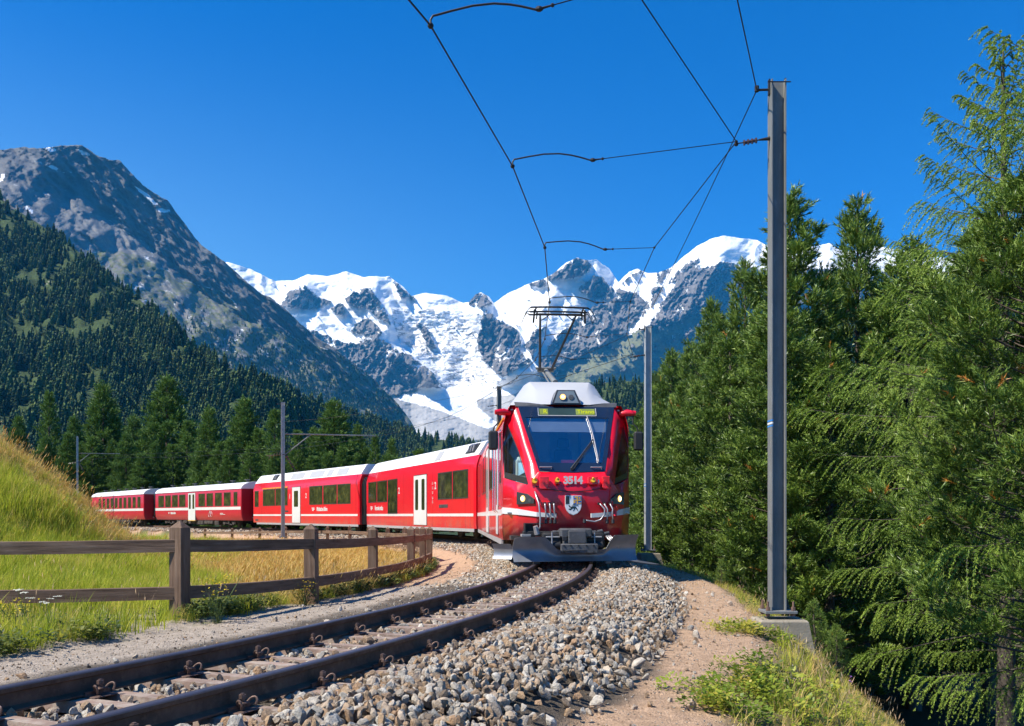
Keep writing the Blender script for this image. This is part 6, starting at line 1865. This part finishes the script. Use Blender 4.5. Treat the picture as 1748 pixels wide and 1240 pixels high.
    if kind == 'pine' or kind == 'far':
        V, F, vv = needles(B, A, K, L, W, .12, .95, r, VV, along=L * 1.7)
    else:
        # hanging twigs: strings of short rosettes
        n = len(B); seg = 18
        ln_ = np.concatenate(LN)[:, None].clip(.15, 1.15)
        D = unit(A); curve = r.normal(0, .18, (n, 3)); curve[:, 2] = -1.7 * r.uniform(.5, 1.3, n)
        PB = []; PA = []; PV = []
        for k in range(seg):
            u = (k + r.uniform(0, 1, (n, 1))) / seg
            PB.append(B + D * ln_ * u + curve * ln_ * (u ** 2) * .5); PA.append(D + curve * u); PV.append(VV + .12 * u[:, 0])
        V, F, vv = needles(np.vstack(PB), np.vstack(PA), K, L, W, .5, 1.25, r, np.concatenate(PV), along=L)
        for i in range(0, n, max(1, n // 900)):
            e = B[i] + D[i] * ln_[i]; mid_ = B[i] + D[i] * ln_[i] * .5 + curve[i] * ln_[i] * .1
            wood.append(tube_np(np.stack([B[i], mid_, e + curve[i] * ln_[i] * .5]), [.006, .005, .003], 3)) if limb_n != 3 else None
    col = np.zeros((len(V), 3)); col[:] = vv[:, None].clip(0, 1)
    # the triangle tubes have 4-corner faces except 3-sided ones: both are quads in the sweep
    return join(wood), (V, F, col)
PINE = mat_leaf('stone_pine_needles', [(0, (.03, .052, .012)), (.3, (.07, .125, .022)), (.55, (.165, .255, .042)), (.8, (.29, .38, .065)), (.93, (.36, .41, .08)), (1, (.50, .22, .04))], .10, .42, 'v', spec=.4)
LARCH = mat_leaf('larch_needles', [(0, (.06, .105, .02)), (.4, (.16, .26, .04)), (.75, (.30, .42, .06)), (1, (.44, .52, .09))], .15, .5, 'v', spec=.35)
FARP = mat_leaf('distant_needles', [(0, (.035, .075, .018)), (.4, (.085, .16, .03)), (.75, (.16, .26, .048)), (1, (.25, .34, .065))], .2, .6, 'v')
BARK = mat_simple('conifer_bark', (.11, .082, .066), .9, 0, .35, 5, .6, 30, stretch=(1, 1, .25), kind='Object')
BARKG = mat_simple('grey_twig_bark', (.085, .07, .058), .9, 0, .3, 6)
def make_tree_data(name, mat, bark, *a, **k):
    w, f = tree_meshes(*a, **k)
    return mesh_np('trunk', w[0], w[1], bark, True), mesh_np('crown', f[0], f[1], mat, False, {'v': f[2]})
def place_tree(data, loc, name, label, cat, group, rz=0.0, sc_=(1, 1, 1)):
    root = empty(name, loc, rz, label, cat, group); root.scale = sc_
    link('trunk', data[0], root)
    c = link('crown', data[1], root); c['kind'] = 'stuff'
    return root
def gz(x, y): return float(ground_z(np.array([x]), np.array([y]))[0][0])
# near trees at the right
d_near_pine = make_tree_data('pine', PINE, BARK, 'pine', 11.6, 2.3, 3.0, 160, 110, 22, .11, .0085, 101, prof_pine, .20)
d_near_larch = make_tree_data('larch', LARCH, BARKG, 'larch', 15.6, 4.1, 2.4, 118, 66, 7, .040, .0058, 102, prof_larch, .19)
d_pine_a = make_tree_data('pine', PINE, BARK, 'pine', 15.0, 2.4, .8, 150, 80, 17, .18, .018, 103, prof_pine, .2, clump=.22)
d_pine_b = make_tree_data('pine', PINE, BARK, 'pine', 15.0, 2.7, .6, 140, 84, 17, .18, .018, 104, prof_pine, .2, clump=.24)
d_pine_s = make_tree_data('pine', PINE, BARK, 'pine', 2.2, .55, .1, 60, 18, 16, .085, .005, 105, prof_pine, .03, clump=.06)
G_R = 'stone pines on the bank right of the track'
def tree_at(data, H0, px, Y, top_py, name, label, cat, group, rz=0., wid=1.0, base=None):
    x = ray_x(px, Y); zb = gz(x, Y) if base is None else base
    top = ray_z(top_py, Y); k = (top - zb) / H0
    return place_tree(data, (x, Y, zb), name, label, cat, group, rz, (k * wid, k * wid, k))
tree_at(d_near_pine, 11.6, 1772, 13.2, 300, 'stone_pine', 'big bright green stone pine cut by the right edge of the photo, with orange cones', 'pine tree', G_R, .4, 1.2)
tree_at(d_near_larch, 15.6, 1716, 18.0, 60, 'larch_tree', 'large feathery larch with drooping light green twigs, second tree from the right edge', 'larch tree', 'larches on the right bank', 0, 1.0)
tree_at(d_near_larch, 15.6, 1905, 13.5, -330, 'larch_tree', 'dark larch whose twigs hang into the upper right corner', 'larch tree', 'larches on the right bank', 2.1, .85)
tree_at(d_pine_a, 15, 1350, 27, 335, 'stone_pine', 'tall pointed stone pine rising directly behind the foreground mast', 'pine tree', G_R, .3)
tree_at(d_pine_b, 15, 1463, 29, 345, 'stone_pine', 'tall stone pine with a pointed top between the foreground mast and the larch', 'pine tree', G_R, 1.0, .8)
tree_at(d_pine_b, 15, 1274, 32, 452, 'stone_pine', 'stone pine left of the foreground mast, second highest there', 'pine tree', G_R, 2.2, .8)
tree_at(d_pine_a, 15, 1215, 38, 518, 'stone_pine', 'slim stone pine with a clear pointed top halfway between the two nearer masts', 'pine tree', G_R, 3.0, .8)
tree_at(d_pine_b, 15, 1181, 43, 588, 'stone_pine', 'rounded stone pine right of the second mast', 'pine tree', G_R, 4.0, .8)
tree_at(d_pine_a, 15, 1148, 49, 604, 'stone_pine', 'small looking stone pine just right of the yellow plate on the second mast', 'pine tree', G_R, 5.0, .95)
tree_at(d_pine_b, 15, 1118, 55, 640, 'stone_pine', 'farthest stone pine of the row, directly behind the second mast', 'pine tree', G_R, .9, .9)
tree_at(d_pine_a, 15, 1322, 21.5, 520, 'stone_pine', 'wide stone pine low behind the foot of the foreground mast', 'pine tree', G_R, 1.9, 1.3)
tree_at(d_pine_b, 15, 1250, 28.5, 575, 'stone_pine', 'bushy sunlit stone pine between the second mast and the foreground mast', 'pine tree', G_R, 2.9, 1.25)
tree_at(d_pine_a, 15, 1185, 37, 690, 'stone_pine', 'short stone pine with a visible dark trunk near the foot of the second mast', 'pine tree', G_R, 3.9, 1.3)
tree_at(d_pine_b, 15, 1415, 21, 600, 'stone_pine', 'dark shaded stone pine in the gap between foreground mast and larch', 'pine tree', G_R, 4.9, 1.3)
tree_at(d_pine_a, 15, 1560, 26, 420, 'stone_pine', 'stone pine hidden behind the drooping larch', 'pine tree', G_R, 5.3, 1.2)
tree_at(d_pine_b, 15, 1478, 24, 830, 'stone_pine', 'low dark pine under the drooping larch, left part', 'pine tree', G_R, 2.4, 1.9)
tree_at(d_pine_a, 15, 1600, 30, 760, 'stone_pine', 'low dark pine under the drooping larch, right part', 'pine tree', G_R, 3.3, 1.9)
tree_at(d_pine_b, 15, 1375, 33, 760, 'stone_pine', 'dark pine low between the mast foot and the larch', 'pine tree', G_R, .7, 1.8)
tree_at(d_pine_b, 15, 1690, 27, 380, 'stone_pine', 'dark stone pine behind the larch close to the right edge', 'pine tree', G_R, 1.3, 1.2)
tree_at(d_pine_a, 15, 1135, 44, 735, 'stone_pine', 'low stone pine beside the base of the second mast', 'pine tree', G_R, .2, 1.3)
for px, Y, top, lab in ((1392, 12.2, 1035, 'knee high young pine right of the mast footing'), (1425, 12.6, 1075, 'smallest young pine on the bank right of the mast footing'), (1230, 17.5, 960, 'young pine between the mast and the path edge')):
    tree_at(d_pine_s, 2.2, px, Y, top, 'pine_sapling', lab, 'sapling', 'young pines on the bank', px, 1.0)
# row of larches and pines behind the carriages
d_l1 = make_tree_data('larch', FARP, BARK, 'pine', 16, 3.9, 1.0, 105, 76, 10, .36, .045, 111, prof_cone, .25, 3, clump=.42)
d_l2 = make_tree_data('larch', FARP, BARK, 'pine', 16, 3.3, 1.0, 100, 76, 10, .34, .045, 112, prof_cone, .25, 3, clump=.38)
d_l3 = make_tree_data('pine', FARP, BARK, 'far', 16, 2.9, .8, 120, 24, 11, .40, .05, 113, prof_pine, .25, 3)
G_L = 'conifers in the row behind the carriages'
def back_tree(data, px, Y, top, w_px, label, name='larch_tree', rz=0.0):
    if px < 345: Y += 18
    x = ray_x(px, Y); zb = gz(x, Y); k = (ray_z(top, Y) - zb) / 16
    R0 = {id(d_l1): 3.9, id(d_l2): 3.3, id(d_l3): 2.9}[id(data)]
    wr = w_px * 1.1 / 2 / FOC * Y / R0
    return place_tree(data, (x, Y, zb), name, label, 'conifer', G_L, rz, (wr, wr, k))
for data, px, Y, top, w, lab, nm in (
    (d_l1, 285, 94, 650, 128, 'broadest and highest larch behind the coaches, left of the cantilever mast', 'larch_tree'),
    (d_l2, 175, 96, 660, 98, 'cone shaped larch above the end of the grassy mound', 'larch_tree'),
    (d_l3, 84, 98, 673, 52, 'narrow dark conifer sticking up behind the mound at far left', 'pine_tree'),
    (d_l2, 415, 88, 684, 92, 'larch rising directly behind the old coach and left of the cantilever mast', 'larch_tree'),
    (d_l1, 570, 84, 690, 118, 'wide larch under the cantilever arm right of its mast', 'larch_tree'),
    (d_l3, 470, 84, 704, 62, 'olive pine hidden partly by the cantilever mast', 'pine_tree'),
    (d_l2, 356, 92, 700, 74, 'medium larch between the two highest larches of the row', 'larch_tree'),
    (d_l3, 508, 82, 738, 56, 'short dark pine right beside the cantilever mast', 'pine_tree'),
    (d_l3, 640, 82, 746, 40, 'small pine at the right end of the row', 'pine_tree'),
    (d_l2, 668, 84, 752, 44, 'last small larch of the row, above the middle railcar roof', 'larch_tree'),
    (d_l1, 228, 104, 716, 84, 'darker conifer between the two larches at left', 'pine_tree'),
    (d_l3, 322, 90, 722, 70, 'pine in front of the broadest larch', 'pine_tree'),
    (d_l2, 30, 100, 715, 60, 'conifer half sunk behind the mound at the left edge', 'larch_tree'),
    (d_l2, 128, 92, 716, 60, 'low conifer just above the mound crest', 'larch_tree'),
    (d_l3, 442, 86, 735, 60, 'pine filling the gap left of the cantilever mast', 'pine_tree'),
    (d_l1, 535, 90, 735, 70, 'conifer behind the strut of the cantilever arm', 'larch_tree'),
    (d_l2, 610, 90, 728, 56, 'conifer right of the wide larch under the cantilever arm', 'larch_tree')):
    back_tree(data, px, Y, top, w, lab, nm, px * .1)
r_ = np.random.default_rng(8)
for px in range(60, 720, 26):
    Y = float(r_.uniform(86, 96)) - px * .018; t_ = 745 + (px / 700) * 22 + float(r_.uniform(-12, 26))
    back_tree((d_l1, d_l2, d_l3)[int(r_.integers(0, 3))], px + float(r_.uniform(-8, 8)), Y, t_, float(r_.uniform(52, 74)), 'low dark conifer of the thicket right behind the carriages', 'young_conifer', float(r_.uniform(0, 6)))
for px in range(1090, 1330, 34):      # dense lower growth behind the stone pines
    Y = 60 + float(r_.uniform(0, 8)); t_ = 700 + float(r_.uniform(-30, 20))
    x = ray_x(px, Y)
    o = back_tree((d_l3, d_l2)[px % 2], px, Y, t_, 74, 'dim conifer standing behind the row of stone pines', 'young_conifer', px * .3); o['group'] = 'conifers behind the stone pines'

# ================================================================== GRASS AND WEEDS
def blade_tuft(seed, n, h, spread, w, lean=.35, bend=.5, segs=3, heads=0):
    r = np.random.default_rng(seed); V = []; F = []
    for i in range(n):
        az = r.uniform(0, 6.28); b = np.array([r.normal(0, spread), r.normal(0, spread), -.02]); hh = h * r.uniform(.5, 1.1)
        d = np.array([math.cos(az), math.sin(az), 0]) * lean * r.uniform(.2, 1.2) + np.array([.22, .05, 0]) * lean; s = np.array([-math.sin(az + .7), math.cos(az + .7), 0])
        o = len(V)
        for k in range(segs + 1):
            t = k / segs; p = b + d * hh * (t * .5 + t * t * bend) + np.array([0, 0, hh * (t - .25 * bend * t * t)])
            ww = w * (1 - t) ** .7 * (1 if t < .99 else 0)
            if k == segs: V.append(p)
            else: V += [p - s * ww, p + s * ww]
        for k in range(segs - 1):
            a = o + 2 * k; F += [(a, a + 1, a + 3), (a, a + 3, a + 2)]
        a = o + 2 * (segs - 1); F.append((a, a + 1, a + 2))
        if heads and i < heads:
            tip = V[-1]; q = len(V); dd = np.array([d[0] * .8, d[1] * .8, .8]) * .10
            V += [tip - dd * .2, tip + dd * .4 + s * .006, tip + dd * .4 - s * .006, tip + dd * 1.1, tip + dd * .4 + np.array([0, 0, .0]) + np.cross(s, [0, 0, 1]) * .009]
            F += [(q, q + 1, q + 2), (q + 1, q + 3, q + 2), (q, q + 1, q + 4), (q + 1, q + 3, q + 4), (q + 4, q + 3, q + 2), (q, q + 4, q + 2)]
    return mesh_np('grass_tuft', np.array(V), np.array(F))
def leafy(seed, n, h, rad, L, W):
    r = np.random.default_rng(seed); V = []; F = []
    for i in range(n):
        az = r.uniform(0, 6.28); rr = rad * math.sqrt(r.uniform(0, 1)); z = h * r.uniform(.15, 1) * (1 - .4 * rr / rad)
        p = np.array([rr * math.cos(az), rr * math.sin(az), z]); d = unit(np.array([math.cos(az) + r.normal(0, .5), math.sin(az) + r.normal(0, .5), r.uniform(-.1, .7)]))
        s = unit(np.cross(d, [0, 0, 1.]) + r.normal(0, .2, 3)); l = L * r.uniform(.6, 1.2); w = W * r.uniform(.7, 1.2); o = len(V)
        up = np.cross(s, d) * w * .25
        V += [p, p + d * l * .45 + s * w + up, p + d * l, p + d * l * .45 - s * w + up]; F += [(o, o + 1, o + 2), (o, o + 2, o + 3)]
        if i % 3 == 0:
            o = len(V); V += [(p[0] * .3 - .002, p[1] * .3, -.02), (p[0] * .3 + .002, p[1] * .3, -.02), tuple(p)]; F.append((o, o + 1, o + 2))
    return mesh_np('leafy_tuft', np.array([tuple(v) for v in V]), np.array(F))
def flowers(seed, n, h, rad, size):
    r = np.random.default_rng(seed); V = []; F = []
    for i in range(n):
        az = r.uniform(0, 6.28); rr = rad * r.uniform(.1, 1); p = np.array([rr * math.cos(az), rr * math.sin(az), h * r.uniform(.6, 1.05)]); o = len(V); k = 6
        nz = r.normal(0, .3, 2)
        V.append(tuple(p + np.array([0, 0, .004])))
        for j in range(k): V.append((p[0] + size * math.cos(j * PI / 3), p[1] + size * math.sin(j * PI / 3), p[2] + size * (nz[0] * math.cos(j * PI / 3) + nz[1] * math.sin(j * PI / 3))))
        for j in range(k): F.append((o, o + 1 + j, o + 1 + (j + 1) % k))
    return mesh_np('flower_heads', np.array(V), np.array(F))
GREEN_G = mat_leaf('meadow_green', [(0, (.20, .27, .025)), (.3, (.34, .42, .035)), (.6, (.52, .56, .05)), (.85, (.64, .58, .09)), (1, (.70, .54, .18))], .45, .6)
GOLD_G = mat_leaf('dry_grass_gold', [(0, (.50, .37, .10)), (.4, (.72, .50, .16)), (.75, (.82, .60, .26)), (1, (.60, .52, .13))], .4, .7)
SEED_G = mat_leaf('seed_heads', [(0, (.55, .38, .23)), (.5, (.70, .51, .32)), (1, (.82, .67, .45))], .35, .8)
WEED_G = mat_leaf('weed_leaves', [(0, (.03, .055, .014)), (.5, (.075, .115, .024)), (.8, (.14, .17, .035)), (1, (.24, .25, .05))], .3, .5)
LIME_G = mat_leaf('bilberry_leaves', [(0, (.10, .17, .02)), (.4, (.22, .30, .03)), (.8, (.40, .42, .05)), (1, (.52, .40, .07))], .4, .45)
YFLOW = mat_leaf('yellow_petals', [(0, (.75, .52, .02)), (1, (.85, .68, .05))], .3, .6)
WFLOW = mat_leaf('white_umbels', [(0, (.55, .56, .45)), (1, (.72, .72, .62))], .3, .7)
def meadow():
    r = np.random.default_rng(31)
    n = 90000
    px = r.uniform(-260, 860, n); Y = 8.2 * np.exp(r.uniform(0, math.log(55 / 8.2), n))
    X = ray_x(px, Y)
    z, s, d = ground_z(X, Y)
    ok = (d < -3.35) & (d > -45)
    nz2 = fbm(X * .25, Y * .25, 3); nz = fbm(X * 1.3, Y * 1.3, 3)
    bare = (Y < 12.4 - .8 * nz) & (X < -3.0) & (X > -.66 * Y) & (d < -3.2)
    ok &= ~(bare & (r.uniform(0, 1, n) < .93))
    ok &= r.uniform(0, 1, n) < .80
    ok &= ~((s > 17) & (d > -3.5 + .3 * nz))
    X, Y, z, s, d, px, nz, nz2 = [a[ok] for a in (X, Y, z, s, d, px, nz, nz2)]
    P = np.stack([X, Y, z], -1); n = len(P)
    gold = sstep(-.45, -.28, X / Y + nz2 * .18 + r.uniform(-.05, .05, n)) * sstep(11, 14, Y)
    crest_ = sstep(-7.4, -8.4, X + .62 * (Y - 20).clip(0)) * sstep(17.2, 18.8, Y + .25 * (X + 8))
    gold = np.maximum(gold, crest_ * .55)
    isg = r.uniform(0, 1, n) < gold * .94
    rot = np.stack([r.normal(0, .12, n), r.normal(.05, .12, n), r.uniform(-.9, .9, n)], -1)
    S = r.uniform(.65, 1.35, n) * (1 + (Y - 12).clip(0) * .012) * np.where(isg, .75, 1) * np.where(d > -4.4, .8, 1)
    S *= np.where(~isg & (gold > .4), .55, 1)
    S *= .75 + .7 * (fbm(X * .7, Y * .7, 2) + .35).clip(0, 1)
    gk = [blade_tuft(i, 17, .34, .07, .0048) for i in range(4)]
    yk = [blade_tuft(10 + i, 15, .34, .07, .0036, .45, .5, 3, 3) for i in range(4)]
    scatter('meadow_grass', P[~isg], rot[~isg], S[~isg], gk, GREEN_G, 'tall bright green grass covering the mound and the meadow inside the curve', 'grass', seed=1)
    scatter('dry_grass', P[isg], rot[isg], S[isg], yk, GOLD_G, 'golden dried grass along the mound crest and around the fence', 'grass', seed=2)
    sd = (r.uniform(0, 1, n) < .004 + .05 * crest_) & (Y < 40)
    sk = [blade_tuft(20 + i, 6, .62, .09, .0026, .55, .6, 4, 6) for i in range(4)]
    scatter('seed_grass', P[sd], rot[sd], (S[sd] * .5 + .2), sk, SEED_G, 'pinkish tan seed heads of tall grass nodding over the mound', 'grass', seed=3)
meadow()
def along(n, s0, s1, d0, d1, seed, clump=None):
    r = np.random.default_rng(seed)
    s = r.uniform(s0, s1, n); d = r.uniform(d0, d1, n)
    x, y, h = track(s); X = x + np.cos(h) * d; Y = y - np.sin(h) * d
    z, _, _ = ground_z(X, Y)
    if clump is not None:
        ok = fbm(X * 1.1 + seed, Y * 1.1, 3) + r.uniform(-.12, .12, n) > clump
        X, Y, z, d, s = X[ok], Y[ok], z[ok], d[ok], s[ok]
    if d1 < 0:      # bare gravel between the weeds and the fence near the left edge
        ok = ~((X < -.37 * Y) & (Y > 9.1 + .5 * fbm(X, Y, 2)) & (r.uniform(0, 1, len(X)) < .93))
        X, Y, z, d, s = X[ok], Y[ok], z[ok], d[ok], s[ok]
    k = len(X)
    rot = np.stack([r.normal(0, .15, k), r.normal(0, .15, k), r.uniform(0, 6.28, k)], -1)
    return np.stack([X, Y, z], -1), rot, r.uniform(.6, 1.3, k), r
wk = [leafy(50 + i, 34, .20, .12, .05, .016) for i in range(4)]
P, ro, S, r = along(2600, 4, 30, -4.15, -3.3, 61, -.12)
scatter('verge_weeds', P, ro, S, wk, WEED_G, 'dark leafy weeds growing along the foot of the fence', 'weeds', seed=5)
P, ro, S, r = along(2600, 4, 34, -4.1, -3.3, 62, -.05)
scatter('verge_grass', P, ro, S * .8, [blade_tuft(70 + i, 14, .28, .05, .004) for i in range(3)], GREEN_G, 'short green grass along the foot of the fence', 'grass', seed=6)
P, ro, S, r = along(520, 4, 40, -4.2, -3.35, 63, .0)
scatter('verge_seed_grass', P, ro, S * .65, [blade_tuft(80 + i, 7, .55, .07, .0025, .4, .5, 4, 7) for i in range(3)], SEED_G, 'dry seed stalks standing by the fence posts', 'grass', seed=7)
# right bank
P, ro, S, r = along(15000, 3, 46, 3.0, 6.3, 64)
dd = track_sd(P[:, 0], P[:, 1])[1]
k = r.uniform(0, 1, len(P)) < sstep(2.95, 3.55, dd + .35 * fbm(P[:, 0] * 1.5, P[:, 1] * 1.5, 3))
P, ro, S = P[k], ro[k], S[k]
gsel = r.uniform(0, 1, len(P)) < .52
scatter('bank_grass', P[~gsel], ro[~gsel], S[~gsel] * .72, [blade_tuft(90 + i, 16, .26, .06, .0042) for i in range(4)], GREEN_G, 'green grass on the edge of the bank right of the path', 'grass', seed=8)
scatter('bank_dry_grass', P[gsel], ro[gsel], S[gsel] * .75, [blade_tuft(95 + i, 15, .26, .07, .0035, .6, .6) for i in range(4)], GOLD_G, 'matted straw coloured grass on the bank right of the path', 'grass', seed=9)
P, ro, S, r = along(600, 6, 42, 3.3, 5.5, 67, .12)
scatter('bank_seed_grass', P, ro, S * .62, [blade_tuft(86 + i, 6, .60, .07, .0026, .35, .5, 4, 6) for i in range(3)], SEED_G, 'tall dry stalks along the top of the bank', 'grass', seed=10)
P, ro, S, r = along(1500, 3, 40, 3.05, 5.2, 66, .10)
scatter('bank_weeds', P, ro, S * .9, wk, WEED_G, 'dark leafy weeds scattered over the bank', 'weeds', seed=11)
lk = [leafy(150 + i, 60, .20, .17, .055, .022) for i in range(3)]
cl = []
for cx, cy_, rad, n in ((1.95, 7.0, .55, 34), (1.5, 6.3, .3, 14), (2.75, 10.4, .35, 16), (2.4, 7.9, .5, 16), (3.3, 10.2, .35, 14), (2.0, 5.9, .5, 22), (3.15, 8.4, .5, 14)):
    for q in range(n): cl.append((cx + rng.normal(0, rad * .5), cy_ + rng.normal(0, rad * .5)))
cl = np.array(cl); cz, _, _ = ground_z(cl[:, 0], cl[:, 1])
scatter('bilberry_shrubs', np.stack([cl[:, 0], cl[:, 1], cz], -1), np.stack([rng.normal(0, .2, len(cl)), rng.normal(0, .2, len(cl)), rng.uniform(0, 6, len(cl))], -1), rng.uniform(.5, .95, len(cl)), lk, LIME_G, 'low yellow green leafy shrubs on the bank beside the dirt path', 'shrub', seed=12)
# single tall weeds
STEM = mat_simple('weed_stem', (.10, .14, .035), .7)
def plant(px, py_base, Y, h, kind, label, group=None):
    x = ray_x(px, Y); z = gz(x, Y); root = empty('flowering_weed' if kind != 'dry' else 'dry_plant', (x, Y, z), 0, label, 'plant', group)
    r = np.random.default_rng(int(px)); mb = MB(); tips = []
    for k in range(7 if kind == 'yellow' else 4):
        az = r.uniform(0, 6.28); l = r.uniform(.02, .16) * (1.6 if kind == 'yellow' else 1); t = (l * math.cos(az), l * math.sin(az), h * r.uniform(.75, 1)); mb.tube([(0, 0, 0), (t[0] * .4, t[1] * .4, t[2] * .5), t], [.004, .003, .0018], 4); tips.append(t)
    mb.build('stem', STEM, root)
    if kind == 'yellow':
        me = leafy(int(px), 150, h * .95, .17, .055, .012); me.materials.append(WEED_G); link('foliage', me, root)['kind'] = 'stuff'
        me = flowers(int(px) + 1, 46, h, .20, .011); me.materials.append(YFLOW); link('flower_heads', me, root)['kind'] = 'stuff'
    elif kind == 'white':
        V = []
        for i, t in enumerate(tips):
            me = flowers(int(px) + i, 14, .01, .045, .009); me.materials.append(WFLOW); f = link('umbel', me, root); f.location = t
    elif kind == 'purple':
        me = flowers(int(px) + 1, 5, h, .03, .014); me.materials.append(mat_simple('thistle_purple', (.28, .10, .42), .6)); link('flower_heads', me, root)
        me = leafy(int(px), 20, h * .5, .08, .06, .012); me.materials.append(WEED_G); link('foliage', me, root)['kind'] = 'stuff'
    return root
plant(372, 0, 10.15, .56, 'yellow', 'bushy weed with small yellow flowers right of the nearest fence post', 'yellow flowering weeds')
plant(520, 0, 12.6, .34, 'yellow', 'small yellow flowering weed at the foot of the second fence post', 'yellow flowering weeds')
plant(90, 0, 8.9, .42, 'white', 'thin weed with flat white flower heads below the lower fence rail at far left', 'white flowering weeds')
plant(48, 0, 8.9, .50, 'white', 'leftmost weed with white flower heads in front of the fence', 'white flowering weeds')
plant(30, 0, 9.1, .36, 'yellow', 'low dark weed with few yellow flowers in the lower left', 'yellow flowering weeds')
plant(1452, 0, 11.6, .30, 'purple', 'single purple thistle on the bank right of the mast footing')
